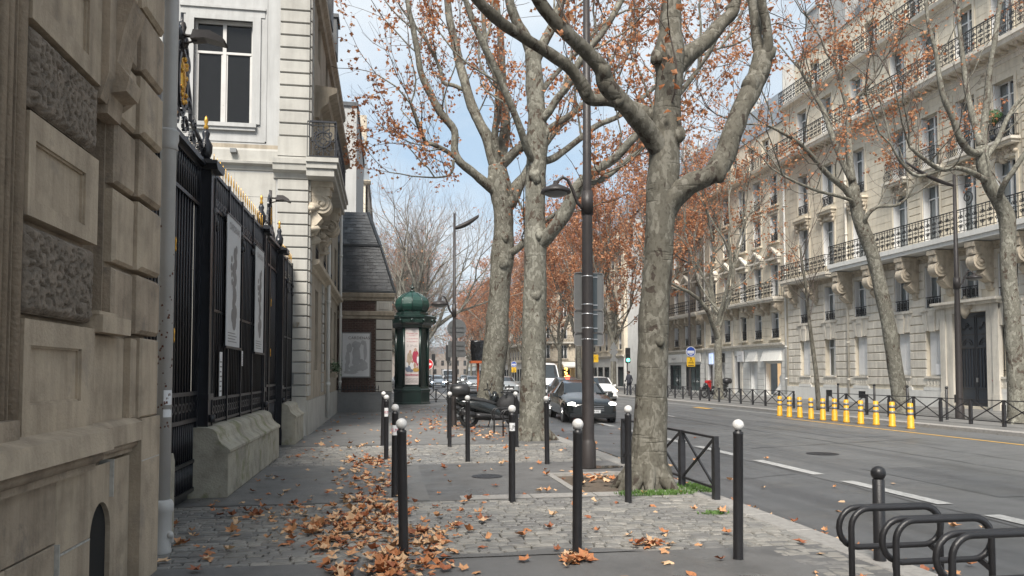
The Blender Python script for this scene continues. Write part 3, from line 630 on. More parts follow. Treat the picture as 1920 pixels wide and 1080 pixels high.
def window(face, u, v, w_, h_, style='casement', rec=.22, rail=None, curtain=True, glass='glass', transom=.76, far=False, wm='wframe', name='window'):
    """white casement window in an opening: centre u, sill v. children: panes, curtain, railing"""
    key = ('win', round(w_, 2), round(h_, 2), style, rec, glass, transom, wm, far)
    def mk():
        q = MB(); y0, y1 = rec, rec + .06; f = .055; t = h_ * transom
        for a, b in ((-w_ / 2, -w_ / 2 + f), (w_ / 2 - f, w_ / 2)): q.box(a, b, y0, y1, 0, h_)
        q.box(-w_ / 2 + f, w_ / 2 - f, y0, y1, 0, f); q.box(-w_ / 2 + f, w_ / 2 - f, y0, y1, h_ - f, h_)
        q.box(-.045, .045, y0 - .015, y1, f, h_ - f if style != 'bigtop' else t)
        q.box(-w_ / 2 + f, -.045, y0 - .01, y1, t - .03, t + .03); q.box(.045, w_ / 2 - f, y0 - .01, y1, t - .03, t + .03)
        for sx in (-1, 1):      # leaf stiles
            for (e0, e1) in ((.045, .08), (w_ / 2 - f - .035, w_ / 2 - f)):
                a, b = sorted((sx * e0, sx * e1)); q.box(a, b, y0 + .008, y1 - .01, f, t - .03)
        return q.mesh('window', M[wm])
    o = face.part(name, cached(key, mk), None, (u, 0, v))
    def pm(k):
        q = MB(); t = h_ * transom; y = rec + .035
        if k == 'leaf': q.quad((0, y, 0), (w_ / 2 - .06, y, 0), (w_ / 2 - .06, y, t - .06), (0, y, t - .06))
        else: q.quad((0, y, 0), (w_ / 2 - .06, y, 0), (w_ / 2 - .06, y, h_ - t - .06), (0, y, h_ - t - .06))
        return q.mesh('pane', M[glass])
    if style == 'closed':
        def sm():
            q = MB(); 
            for sx in (0, 1):
                a = -w_ / 2 + .06 + sx * (w_ / 2 - .05); b = a + w_ / 2 - .07
                q.box(a, b, rec - .05, rec - .01, .05, h_ - .05)
                for zz in range(5): q.box(a + .05, b - .05, rec - .058, rec - .05, h_ - .3 - zz * .045, h_ - .275 - zz * .045)
                q.box(a + .06, b - .06, rec - .06, rec - .05, .12, h_ * .42); q.box(a + .06, b - .06, rec - .06, rec - .05, h_ * .48, h_ * .8)
            return q.mesh('shutter', M['shutter'])
        put('shutter', cached(('sh',) + key, sm), o)
        return o
    if far:
        def pf():
            q = MB(); y = rec + .035; q.quad((-w_ / 2, y, 0), (w_ / 2, y, 0), (w_ / 2, y, h_), (-w_ / 2, y, h_)); return q.mesh('pane', M['glassd'])
        put('pane', cached(('pf',) + key, pf), o)
    else:
        for k, x, z in (('leaf', -w_ / 2 + .055, .055), ('leaf', .005, .055), ('top', -w_ / 2 + .055, h_ * transom), ('top', .005, h_ * transom)):
            put('pane', cached((k,) + key, lambda k=k: pm(k)), o, (x, 0, z))
    if curtain and not far:
        def cm():
            q = MB(); y = rec + .13
            for sx in (-1, 1):
                n = 10; wd = w_ / 2 * (.92 if curtain == 'full' else .5); x0 = -w_ / 2 if sx < 0 else w_ / 2 - wd
                vs = []; 
                for i in range(n + 1): vs += [(x0 + wd * i / n, y + .02 * math.sin(i * 2.1), .02), (x0 + wd * i / n, y + .025 * math.sin(i * 2.1 + .4), h_ * .985)]
                q.add(vs, [(2 * i, 2 * i + 2, 2 * i + 3, 2 * i + 1) for i in range(n)])
            return q.mesh('curtain', M['curtain'])
        put('curtain', cached(('cu', curtain) + key, cm), o)
    if style == 'shutters':      # folded back shutters in the reveal
        def fm():
            q = MB()
            for sx in (-1, 1):
                a, b = sorted((sx * (w_ / 2 - .005), sx * (w_ / 2 - .05))); q.box(a, b, .0, rec - .01, .03, h_ - .03)
            return q.mesh('folded_shutter', M['shutter'])
        put('folded_shutter', cached(('fo',) + key, fm), o)
    if rail:
        put('window_railing', cached(('rail', round(w_, 2), rail), lambda: railing_mesh(w_ + (.1 if rail > .7 else -.02), rail, .05 if rail > .7 else -.02, 'fine')), o)
    return o
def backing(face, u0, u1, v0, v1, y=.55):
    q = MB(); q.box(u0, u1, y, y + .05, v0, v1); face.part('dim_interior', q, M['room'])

def ringpts(cx, cz, r, n=8, a0=0): return [(cx + r * math.cos(a0 + 2 * PI * i / n), cz + r * math.sin(a0 + 2 * PI * i / n)) for i in range(n)]
def flat2d(mb, pts, y, t, closed=False):
    """thin wrought strip following 2D points (x, z) at depth y"""
    k = len(pts); e = k if closed else k - 1
    for i in range(e):
        a = pts[i]; b = pts[(i + 1) % k]; dx_, dz = b[0] - a[0], b[1] - a[1]; l = math.hypot(dx_, dz)
        if l < 1e-6: continue
        nx, nz = -dz / l * t / 2, dx_ / l * t / 2
        mb.add([(a[0] + nx, y, a[1] + nz), (a[0] - nx, y, a[1] - nz), (b[0] - nx, y, b[1] - nz), (b[0] + nx, y, b[1] + nz),
                (a[0] + nx, y + t, a[1] + nz), (a[0] - nx, y + t, a[1] - nz), (b[0] - nx, y + t, b[1] - nz), (b[0] + nx, y + t, b[1] + nz)],
               [(0, 1, 2, 3), (0, 3, 7, 4), (1, 5, 6, 2)])
def motif(mb, x0, x1, z0, z1, y, t=.014, kind='rich'):
    w_ = x1 - x0; h_ = z1 - z0; cx = (x0 + x1) / 2
    if kind == 'rich':
        for sx in (-1, 1):
            for sz in (-1, 1):
                c = (cx + sx * w_ * .25, z0 + h_ * (.5 + sz * .24)); flat2d(mb, spiral(c, w_ * .22, 1.2, PI / 2 * sz, sx * sz, 8, .2), y, t)
        flat2d(mb, ringpts(cx, z0 + h_ * .5, w_ * .14, 6), y, t, True)
        flat2d(mb, [(cx, z0), (cx, z0 + h_ * .36)], y, t); flat2d(mb, [(cx, z0 + h_ * .64), (cx, z1)], y, t)
        flat2d(mb, [(x0, z0 + h_ * .5), (cx - w_ * .14, z0 + h_ * .5)], y, t); flat2d(mb, [(x1, z0 + h_ * .5), (cx + w_ * .14, z0 + h_ * .5)], y, t)
    else:
        flat2d(mb, [(x0 + w_ * .3, z0), (x0 + w_ * .3, z1)], y, t); flat2d(mb, [(x0 + w_ * .8, z0), (x0 + w_ * .8, z1)], y, t)
        flat2d(mb, ringpts(x0 + w_ * .55, z0 + h_ * .72, w_ * .22, 6), y, t, True); flat2d(mb, spiral((x0 + w_ * .55, z0 + h_ * .3), w_ * .24, 1, 0, 1, 7, .3), y, t)
def railing(mb, w_, h_, y, kind='rich', x0=None, step=None):
    """wrought iron balustrade with rails, posts and scroll panels"""
    x0 = -w_ / 2 if x0 is None else x0; x1 = x0 + w_; t = .022
    mb.box(x0, x1, y - .025, y + .03, h_ - .045, h_); mb.box(x0, x1, y - .01, y + .015, .06, .085); mb.box(x0, x1, y - .01, y + .015, h_ - .13, h_ - .11)
    step = step or (.42 if kind == 'rich' else .26); n = max(1, round(w_ / step)); s_ = w_ / n
    for i in range(n + 1): mb.box(x0 + i * s_ - t / 2, x0 + i * s_ + t / 2, y - t / 2, y + t / 2, 0, h_ - .03)
    for i in range(n):
        a = x0 + i * s_
        motif(mb, a + t, a + s_ - t, .085, h_ - .13, y, .026 if kind == 'rich' else .022, 'rich' if kind == 'rich' else 'fine')
        if kind == 'rich': 
            flat2d(mb, ringpts(a + s_ / 2, h_ - .07, .03, 4), y, .012, True)
def railing_mesh(w_, h_, out_, kind):
    q = MB(); railing(q, w_, h_, -out_, kind)
    if out_ > .02:
        for sx in (-1, 1): q.bar((sx * w_ / 2, -out_, h_ - .02), (sx * w_ / 2, .05, h_ - .02), .02); q.bar((sx * w_ / 2, -out_, .08), (sx * w_ / 2, .05, .08), .02)
    return q.mesh('window_railing', M['ironr'])
def balcony(face, u0, u1, v, depth, h_=1.0, slab=.3, m='cream2', kind='rich', sides=True, name='balcony', step=None):
    q = MB(); q.box(u0, u1, -depth, 0.02, v - slab * .55, v); q.box(u0 + .05, u1 - .05, -depth + .07, 0.02, v - slab, v - slab * .55)
    o = face.part(name, q, M[m])
    r = MB(); railing(r, u1 - u0 - .1, h_, -depth + .06, kind, x0=u0 + .05, step=step)
    if sides:
        for ux in (u0 + .05, u1 - .05):
            n = max(1, round(depth / .16))
            for i in range(n + 1): r.box(ux - .009, ux + .009, -depth + .06 + (depth - .06) * i / n - .009, -depth + .06 + (depth - .06) * i / n + .009, 0, h_ - .02)
            r.bar((ux, -depth + .06, h_ - .015), (ux, 0, h_ - .015), .035, .03); r.bar((ux, -depth + .06, .07), (ux, 0, .07), .02)
    put('balcony_railing', r.mesh('balcony_railing', M['ironr']), o, (0, 0, v))
    return o
def bombe(face, u, v, w_, h_=.95):
    """bulging window balcony on a moulded sill"""
    q = MB(); q.box(u - w_ / 2 - .12, u + w_ / 2 + .12, -.5, .02, v - .12, v); q.box(u - w_ / 2 - .04, u + w_ / 2 + .04, -.4, .02, v - .24, v - .12)
    o = face.part('balcony', q, M['cream2'])
    def mk():
        r = MB(); n = max(4, round(w_ / .1)); prof = [(-.30, 0), (-.44, .18), (-.42, .36), (-.33, .55), (-.33, h_)]
        for i in range(n + 1):
            x = -w_ / 2 + w_ * i / n
            for (a, b), (c, d) in zip(prof, prof[1:]): r.bar((x, a, b), (x, c, d), .018)
        for (a, b) in (prof[0], prof[3], prof[4]):
            r.bar((-w_ / 2, a, b + .01), (w_ / 2, a, b + .01), .03)
            for sx in (-1, 1): r.bar((sx * w_ / 2, a, b + .01), (sx * w_ / 2, 0, b + .01), .025)
        for sx in (-1, 1):
            for k in range(3): r.bar((sx * w_ / 2, -.1 * k - .02, 0), (sx * w_ / 2, -.1 * k - .02, h_), .016)
        for i in range(n // 2):
            x = -w_ / 2 + w_ * (2 * i + 1) / n; flat2d(r, ringpts(x, .76, .07, 6), -.335, .016, True); flat2d(r, spiral((x, .25), .09, 1, 0, 1, 7), -.44, .016)
        return r.mesh('balcony_railing', M['ironr'])
    put('balcony_railing', cached(('bombe', round(w_, 2)), mk), o, (u, 0, v))
def console_mesh(h_, w_, d_, m, name='console'):
    """scroll bracket, side profile extruded: big volute above, leaf pendant below"""
    def mk():
        q = MB(); q.box(-w_ / 2 - .04, w_ / 2 + .04, -d_ - .05, .05, -h_ * .10, 0)
        q.box(-w_ / 2 - .01, w_ / 2 + .01, -d_ + .02, .05, -h_ * .26, -h_ * .10)
        q.box(-w_ / 4, w_ / 4, -d_ - .01, -d_ + .03, -h_ * .23, -h_ * .13)
        r = h_ * .17; cy, cz = -d_ + r * .9, -h_ * .26 - r * .85; n = 18
        top = [(cy + r * math.cos(a), cz + r * math.sin(a)) for a in [PI / 2 + PI * 1.25 * i / n for i in range(n + 1)]]
        prof = [(.05, -h_ * .25)] + top + [(-d_ * .62, -h_ * .66), (-d_ * .36, -h_ * .78), (-.06, -h_ * .84), (.05, -h_ * .86)]
        q.prism(prof, -w_ / 2, w_ / 2, 'x', 0)
        for sx in (-1, 1):
            pts = [(sx * (w_ / 2 + .012), y, z) for y, z in spiral((cy, cz), r * .8, 1.6, PI / 2, 1, 20, .12)]; q.tube(pts, .028, 5)
            q.ball((sx * (w_ / 2), cy, cz), r * .28, 8)
        q.prism([(.04, -h_ * .80), (-.17, -h_ * .80), (-.20, -h_ * .88), (-.10, -h_ * .97), (.04, -h_)], -w_ * .32, w_ * .32, 'x', 0)
        for i in range(3): q.ball(((i - 1) * w_ * .25, -.14, -h_ * .86), .07, 6, 0, 1, 1, 1.7)
        return q.mesh(name, m)
    return cached(('console', round(h_, 2), round(w_, 2), round(d_, 2), m.name), mk)
def ornament(face, u, v, w_, h_, seed, m, name='carved_relief', d=.09):
    """carved stone: a dense cluster of leaves and scrolls in relief"""
    r = random.Random(seed); q = MB()
    for i in range(int(14 + 22 * w_ * h_)):
        a = r.random() * 6.28; x = r.uniform(-.5, .5) * w_; z = r.uniform(-.5, .5) * h_
        if abs(x / w_) + abs(z / h_) > .62: continue
        s_ = r.uniform(.05, .11) * min(1, max(w_, h_))
        q.ball((x, -.02, z), s_, 6, 0, r.uniform(.6, 1.4), d / s_ * r.uniform(.5, 1), r.uniform(.6, 1.4))
    for sx in (-1, 1):
        q.tube([(sx * x, -.05, z) for x, z in spiral((w_ * .28, 0), min(w_ * .2, h_ * .35), 1.3, 0, 1, 14)], .03, 5)
    return face.part(name, q, m, (u, 0, v))
def cornice(face, u0, u1, v, prof, m, name='cornice'):
    """moulding run: prof is a list of (projection, height)"""
    q = MB(); poly = [(.05, prof[0][1])] + [(-p, z) for p, z in prof] + [(.05, prof[-1][1])]
    q.prism(poly, u0, u1, 'x', 0); return face.part(name, q, M[m], (0, 0, v))
def dentils(face, u0, u1, v, h_, d, w_, step, m, name='dentils'):
    q = MB(); u = u0 + step / 2
    while u < u1: q.box(u - w_ / 2, u + w_ / 2, -d, .02, v, v + h_); u += step
    face.part(name, q, M[m], kind='stuff')
# ------------------------------------------------------------------ near stone house on the left
root = thing('stone_house', (-1.88, 0, 0), 'weathered brown stone house at the left edge with rough vermiculated blocks and arched cellar opening', 'house')
F = Face(root, (0, 0, 0), R(90))
q = MB()
q.box(-3, 5.40, .09, 1.6, 0, 10); q.box(5.74, 6.70, .09, 1.6, 0, 10); q.box(5.40, 5.74, .09, 1.6, .74, 1.98); q.box(5.40, 5.74, .09, 1.6, 3.40, 10)
q.box(5.40, 5.44, .09, 1.6, 0, .74); q.box(5.44, 5.74, .40, 1.6, 0, .74); q.box(5.40, 5.74, .46, 1.6, 1.98, 3.40)
F.part('wall', q, M['stoneN'])
def vermic(w_, h_, seed):
    """block face eaten by worm-like furrows"""
    q = MB(); nx, nz = int(w_ / .0085), int(h_ / .0085); vs = []
    for j in range(nz + 1):
        for i in range(nx + 1):
            x = -w_ / 2 + w_ * i / nx; z = -h_ / 2 + h_ * j / nz
            p = Vector((x * 34 + seed, z * 31, seed * 3.1)); a = noise.noise(p); b = noise.noise(p * 1.8 + Vector((9, 2, 1)))
            e = min(1, min(w_ / 2 - abs(x), h_ / 2 - abs(z)) / .035)
            rid = min(1, max(0, (a + b * .4 + .27) / .14)); y = -.032 * rid * e - .01 * e + .004 * b
            if e <= 0: y = .04
            vs.append((x, y, z))
    q.add(vs, [(j * (nx + 1) + i, j * (nx + 1) + i + 1, (j + 1) * (nx + 1) + i + 1, (j + 1) * (nx + 1) + i) for j in range(nz) for i in range(nx)], 0, True)
    q.box(-w_ / 2 + .003, w_ / 2 - .003, .0, .09, -h_ / 2 + .003, h_ / 2 - .003)
    return q
for z0, z1, sd_ in ((3.03, 3.47, 1.3), (1.92, 2.40, 5.7), (4.16, 4.62, 9.1)):
    F.part('vermiculated_block', vermic(.93, z1 - z0, sd_), M['verm'], (4.865, .03, (z0 + z1) / 2), label='rough block carved with worm-like furrows')
def framed(z0, z1, i0, i1, u0=4.39, u1=5.38):
    q = MB(); a, b = 4.47, 5.17
    q.box(u0, a, .0, .1, z0, z1); q.box(b, u1, .0, .1, z0, z1); q.box(a, b, .0, .1, z0, i0); q.box(a, b, .0, .1, i1, z1); q.box(a, b, .032, .1, i0, i1)
    for c, d, e, f in ((a, b, i0, i0 + .012), (a, b, i1 - .012, i1)): q.box(c, d, .015, .05, e, f)
    q.box(a, a + .012, .015, .05, i0, i1); q.box(b - .012, b, .015, .05, i0, i1)
    F.part('panelled_block', q, M['stoneP'])
framed(2.44, 3.00, 2.53, 2.86); framed(1.255, 1.89, 1.43, 1.75); framed(3.50, 4.13, 3.62, 3.98)
q = MB(); q.box(3.2, 5.36, .03, .1, 4.66, 9.9); F.part('upper_wall_facing', q, M['stoneP'])
# window jamb with rounded mouldings at the far left
for (a, r_, y) in ((3.98, .07, .02), (4.14, .05, .035), (4.25, .035, .045), (4.335, .05, .03)):
    q = MB(); q.box(a - r_ * .8, a + r_ * .8, y, .1, 1.28, 9.9); q.tube([(a, y + .005, 1.28), (a, y + .005, 9.9)], r_ * .7, 10); F.part('jamb_moulding', q, M['stoneN'])
q = MB(); q.box(1.0, 3.9, .25, .35, 1.4, 9.9); q.box(1, 4.3, -.03, .2, 1.2, 1.36); F.part('window_sill', q, M['stoneN'])
# recess, console above and sill below
q = MB(); q.box(5.37, 5.93, -.05, .12, 1.87, 1.985); q.box(5.36, 5.72, -.03, .10, 1.985, 2.01); F.part('niche_sill', q, M['stoneP'])
q = MB()
q.prism([(.1, 3.36), (-.005, 3.36), (-.02, 3.5), (-.12, 3.52), (-.14, 3.62), (-.06, 3.72), (-.10, 3.95), (-.16, 4.15), (.1, 4.15)], 5.50, 5.76, 'x')
q.prism([(.1, 3.42), (.0, 3.42), (-.05, 3.6), (-.05, 4.15), (.1, 4.15)], 5.38, 5.50, 'x'); q.prism([(.1, 3.47), (-.0, 3.47), (-.09, 3.55), (-.11, 3.62), (.1, 3.62)], 5.76, 5.83, 'x')
F.part('console', q, M['stoneN'], label='worn stone bracket over the narrow niche')
q = MB(); q.box(5.40, 5.74, -.0, .1, 4.18, 9.9); F.part('wall_facing', q, M['stoneP'])
# quoins: each stone has a flat left half and a raised right half
rows = [(1.90, 2.345), (2.385, 2.905), (2.945, 3.385), (3.425, 3.875), (3.915, 4.365), (4.405, 4.85), (4.89, 5.35), (5.39, 5.85), (5.89, 6.35), (6.39, 6.85), (6.89, 7.35), (7.39, 7.85)]
for i, (a, b) in enumerate(rows):
    q = MB(); q.chbox(5.755, 6.17, .015, .1, a, b, .022); q.chbox(6.17, 6.69, -.035, .1, a, b, .028)
    F.part('quoin_stone', q, M['stoneP' if i % 2 else 'stoneN'])
q = MB(); q.chbox(5.40, 6.12, .055, .1, 1.26, 1.86, .01); q.chbox(6.13, 6.24, .0, .1, 1.26, 1.86, .012); q.chbox(6.25, 6.69, -.03, .1, 1.26, 1.87, .015); F.part('quoin_stone', q, M['stoneP'])
# string course with drip moulding
q = MB(); q.prism([(.1, 1.285), (.03, 1.275), (-.13, 1.235), (-.145, 1.11), (.1, 1.10)], -3, 5.34, 'x'); q.prism([(.1, 1.275), (.0, 1.265), (-.055, 1.235), (-.06, 1.10), (.1, 1.10)], 5.34, 6.22, 'x')
F.part('string_course', q, M['stoneP'])
q = MB(); q.tube([(-3, -.06, 1.075), (5.30, -.06, 1.075)], .042, 8); q.box(-3, 5.30, -.05, .1, .99, 1.05); q.tube([(5.30, .0, 1.075), (6.20, .0, 1.075)], .032, 8); q.box(5.3, 6.2, .01, .1, 1.015, 1.05)
F.part('drip_moulding', q, M['stoneN'])
q = MB(); q.box(6.24, 6.715, -.045, .1, 0, 1.255); F.part('corner_pilaster', q, M['stoneP'])
# big base stones, arch opening
base = [(-3, 4.3, 0, .60), (4.31, 4.89, 0, .60), (4.90, 5.43, 0, .52), (-3, 4.05, .61, .985), (4.06, 4.89, .61, .985), (4.90, 5.43, .53, .985), (5.83, 6.235, 0, .985)]
for i, (a, b, c, d) in enumerate(base):
    q = MB(); q.chbox(a, b, .02 if i < 6 else .035, .1, c, d, .006); F.part('base_stone', q, M['stoneN' if i % 3 == 1 else 'stoneP'])
q = MB(); n = 14; cu, cz, r_ = 5.62, .50, .19     # stones left and right of the arch
arc = [(cu - r_ * math.cos(PI * i / n), cz + r_ * 1.2 * math.sin(PI * i / n)) for i in range(n + 1)]
for (x0, z0), (x1, z1) in zip(arc, arc[1:]):
    q.add([(x0, .022, z0), (x1, .022, z1), (x1, .022, .985), (x0, .022, .985)], [(0, 1, 2, 3)]); q.add([(x0, .022, z0), (x1, .022, z1), (x1, .42, z1), (x0, .42, z0)], [(3, 2, 1, 0)])
q.box(5.43, 5.433, .022, .1, 0, .985); q.box(5.81, 5.83, .022, .4, 0, .985); q.box(5.43, 5.81, .018, .4, 0, .10)
F.part('cellar_arch', q, M['stoneP'])
q = MB(); q.box(5.43, 5.82, .055, .085, .1, .74); F.part('cellar_opening', q, M['hole'])
# pale mortar seams left by repairs
q = MB()
for a, b, c, d in ((5.775, 5.785, .74, 1.0), (4.893, 4.900, 0, .6), (5.335, 5.343, 1.10, 1.24)): q.box(a, b, -.004 if c < 1 else -.066, .09, c, d)
q.box(4.9, 5.41, .012, .05, .52, .53); q.box(6.25, 6.70, -.048, .05, .93, .938)
F.part('mortar_seam', q, M['mortar'], kind='stuff')

# ------------------------------------------------------------------ drainpipe
root = thing('drainpipe', (-1.965, 7.3, 0), 'grey painted drainpipe with rust spots running up the corner of the brown stone house', 'drainpipe')
q = MB(); q.cyl((0, 0, .45), (0, 0, 10), .068, 18); q.build('pipe', M['pipe'], root)
for z in (3.72, 7.6):
    q = MB(); q.lathe([(.07, -.10), (.085, -.09), (.075, -.04), (.088, 0), (.085, .05), (.095, .07), (.07, .09)], 18, (0, 0, z)); q.build('collar', M['pipe'], root)
q = MB(); q.lathe([(.085, 0), (.09, .02), (.082, .05), (.085, .36), (.10, .38), (.10, .43), (.09, .46), (.07, .48)], 18, (0, 0, 0)); q.box(-.1, .1, -.02, .02, .1, .16); q.ball((.08, -.03, .17), .035, 8); q.build('cast_iron_shoe', M['pipe'], root, label='thicker cast iron foot with rust and grime')
for z, h in ((1.32, .13), (1.21, .07)):
    q = MB(); n = 5
    for i in range(n):
        a0, a1 = -1.35 + i * .24, -1.35 + (i + 1) * .24
        q.add([(.0695 * math.cos(a0), .0695 * math.sin(a0), z), (.0695 * math.cos(a1), .0695 * math.sin(a1), z), (.0695 * math.cos(a1), .0695 * math.sin(a1), z + h), (.0695 * math.cos(a0), .0695 * math.sin(a0), z + h)], [(0, 1, 2, 3)])
    q.build('torn_sticker', M['inkw'], root)
q = MB()
for i in range(60):
    a = rg.uniform(-2.6, -.2); z = 1.1 + abs(rg.gauss(0, .9)); s_ = rg.uniform(.004, .012); c, s2 = math.cos(a) * .0692, math.sin(a) * .0692
    t = (-math.sin(a) * s_, math.cos(a) * s_)
    q.add([(c - t[0], s2 - t[1], z), (c + t[0], s2 + t[1], z + s_ * .4), (c + t[0] * .5, s2 + t[1] * .5, z + s_ * 2.4), (c - t[0] * .8, s2 - t[1] * .8, z + s_ * 1.8)], [(0, 1, 2, 3)])
q.build('rust_flakes', mat('rust', (.12, .05, .03), .9), root, kind='stuff')
# small stone guard beside it
root = thing('stone_post', (-2.13, 7.72, 0), 'small pale stone guard block between the drainpipe and the black gate', 'stone post')
q = MB(); q.prism([(-.22, 0), (.12, 0), (.12, .76), (.06, .84), (-.12, .84), (-.22, .76)], -.14, .13, 'x'); q.build('stone', M['mossy'], root)

# ------------------------------------------------------------------ wrought iron gates and fence (local x runs along the street)
def spike(mb, x, z, y=0, h_=.26, mi=0):
    mb.lathe([(.005, 0), (.006, h_ * .35), (.011, h_ * .42), (.012, h_ * .55), (.006, h_ * .8), (.001, h_)], 6, (x, y, z), mi)
def scrollband(mb, x0, x1, z0, z1, y=0):
    n = max(1, round((x1 - x0) / .16)); s_ = (x1 - x0) / n
    for i in range(n):
        cx = x0 + (i + .5) * s_; flat2d(mb, ringpts(cx, (z0 + z1) / 2, min(s_, z1 - z0) * .33, 8), y - .012, .02, True)
        flat2d(mb, [(x0 + i * s_, z0), (x0 + i * s_, z1)], y - .012, .018); flat2d(mb, [(cx, z0), (cx, z1)], y - .01, .01)
        flat2d(mb, [(x0 + i * s_, (z0 + z1) / 2), (cx - s_ * .3, (z0 + z1) / 2)], y - .012, .014)
def bars(root, x0, x1, z0, z1, step, name='bar', r=.013, every=1, y=0):
    n = round((x1 - x0) / step); s_ = (x1 - x0) / n
    me = cached(('bar', round(z1 - z0, 2), r), lambda: (lambda q: (q.cyl((0, 0, 0), (0, 0, z1 - z0), r, 6), q.mesh('bar', M['iron']))[1])(MB()))
    for i in range(1, n): put(name, me, root, (x0 + i * s_, y, z0))
def crest(root, cx, z, s_, medal=True, y=0):
    """ornamental crown of scrolls with gilt medallion"""
    q = MB(); t = .035
    for sx in (-1, 1):
        for (px_, pz, r_, a0, tn) in ((.18, .16, .15, -1.2, 1.2), (.52, .13, .12, -1.4, 1.1), (.82, .11, .10, -1.4, 1.1), (.30, .42, .12, -.4, 1.1), (.24, .9, .10, -1, 1.0), (.60, .34, .09, 2.6, .9)):
            flat2d(q, [(cx + sx * (px_ + dx_) * s_, z + (pz + dz) * s_) for dx_, dz in spiral((0, 0), r_, tn, a0, 1, 14)], y - t / 2, t)
        flat2d(q, [(cx + sx * x * s_, z + zz * s_) for x, zz in ((.98, 0), (.92, .22), (.62, .28), (.44, .30), (.40, .55), (.28, .70), (.24, 1.02), (.12, 1.12), (.05, 1.18))], y - t / 2, t * 1.2)
    el = [(cx + .17 * s_ * math.cos(a), z + .62 * s_ + .33 * s_ * math.sin(a)) for a in [2 * PI * i / 20 for i in range(20)]]
    flat2d(q, el, y - t, t * 1.6, True)
    el = [(cx + .22 * s_ * math.cos(a), z + .62 * s_ + .39 * s_ * math.sin(a)) for a in [2 * PI * i / 20 for i in range(20)]]
    flat2d(q, el, y - t / 2, t, True)
    for (px_, pz) in ((0, 1.02), (.12, 1.08), (-.12, 1.08), (0, 1.2)): q.ball((cx + px_ * s_, y, z + pz * s_), .05 * s_, 8, 0, 1, 1, 1.5)
    q.cyl((cx, y, z + 1.1 * s_), (cx, y, z + 1.36 * s_), .018, 6)
    o = q.build('crest', M['iron'], root)
    g = MB(); g.ball((cx, y, z + .62 * s_), .085 * s_, 14, 0, .95, .6, 2.9)
    for i in range(14): g.ball((cx + rg.uniform(-.11, .11) * s_, y - .03, z + (.36 + .038 * i) * s_), .03 * s_, 6)
    g.ball((cx - .2 * s_, y, z + .2 * s_), .03 * s_, 6); g.build('medallion', M['gold'], o, label='gilt oval medallion')
    return o
def pinnacle(mb, gm, x, z, y=0, s_=1.0):
    mb.box(x - .10 * s_, x + .10 * s_, y - .10, y + .10, z, z + .05); mb.lathe([(.05 * s_, 0), (.085 * s_, .10), (.09 * s_, .2), (.04 * s_, .3), (.055 * s_, .36), (.03 * s_, .42)], 8, (x, y, z + .05))
    for sx in (-1, 1): flat2d(mb, [(x + sx * (a + .04), z + b + .18) for a, b in spiral((0.02, 0), .08, 1, 0, 1, 10)], y - .015, .03)
    gm.lathe([(.02 * s_, 0), (.035 * s_, .04), (.018 * s_, .08), (.03 * s_, .12), (.02 * s_, .17), (.001, .2)], 8, (x, y, z + .46))
def gate(name, Y0, Y1, X, label, top=4.35, lamp_label='x', solid=False):
    root = thing(name, (X, Y0, 0), label, 'gate', rz=R(90)); w_ = Y1 - Y0; mid = w_ / 2
    q = MB(); q.box(.05, w_ - .05, .05, .07, .0, top - .1); q.build('backing_sheet', M['iron'], root)
    for x in (.03, mid - .04, mid + .04, w_ - .03):
        q = MB(); q.box(x - .03, x + .03, -.03, .04, .04, top); q.build('stile', M['iron'], root)
    for z, h_ in ((.10, .05), (.46, .045), (.98, .05), (1.32, .05), (top - .55, .045), (top - .06, .06)):
        q = MB(); q.box(.06, w_ - .06, -.028, .035, z, z + h_); q.build('rail', M['iron'], root)
    bars(root, .06, mid - .07, 1.37, top - .55, .125); bars(root, mid + .07, w_ - .06, 1.37, top - .55, .125)
    bars(root, .06, mid - .07, top - .51, top - .06, .11); bars(root, mid + .07, w_ - .06, top - .51, top - .06, .11)
    bars(root, .06, mid - .07, .5, .98, .1); bars(root, mid + .07, w_ - .06, .5, .98, .1); bars(root, .06, mid - .07, .14, .46, .075); bars(root, mid + .07, w_ - .06, .14, .46, .075)
    for a_, b_ in ((.06, mid - .07), (mid + .07, w_ - .06)): q = MB(); scrollband(q, a_, b_, 1.03, 1.32); q.build('scroll_band', M['iron'], root)
    q = MB(); q.box(-.05, w_ + .05, -.09, .09, top, top + .05); q.box(-.05, w_ + .05, -.06, .06, top + .05, top + .10); q.build('lintel', M['iron'], root)
    crest(root, mid + .32 if not solid else mid, top + .1, 1.1 if not solid else .72)
    for zz in (3.0, 1.95): q = MB(); q.lathe([(.006, 0), (.014, .03), (.006, .07), (.01, .1), (.014, .13), (.004, .17)], 8, (mid + .04, -.045, zz)); q.build('gilt_bolt', M['gold'], root)
    return root
gate('iron_gate', 7.95, 10.55, -2.45, 'tall black wrought iron gate with a gilt medallion crest beside the drainpipe', 4.33)
gate('iron_gate', 15.55, 17.75, -2.45, 'farther black iron gate with a smaller gilt crest next to house number 217', 4.38, solid=True)
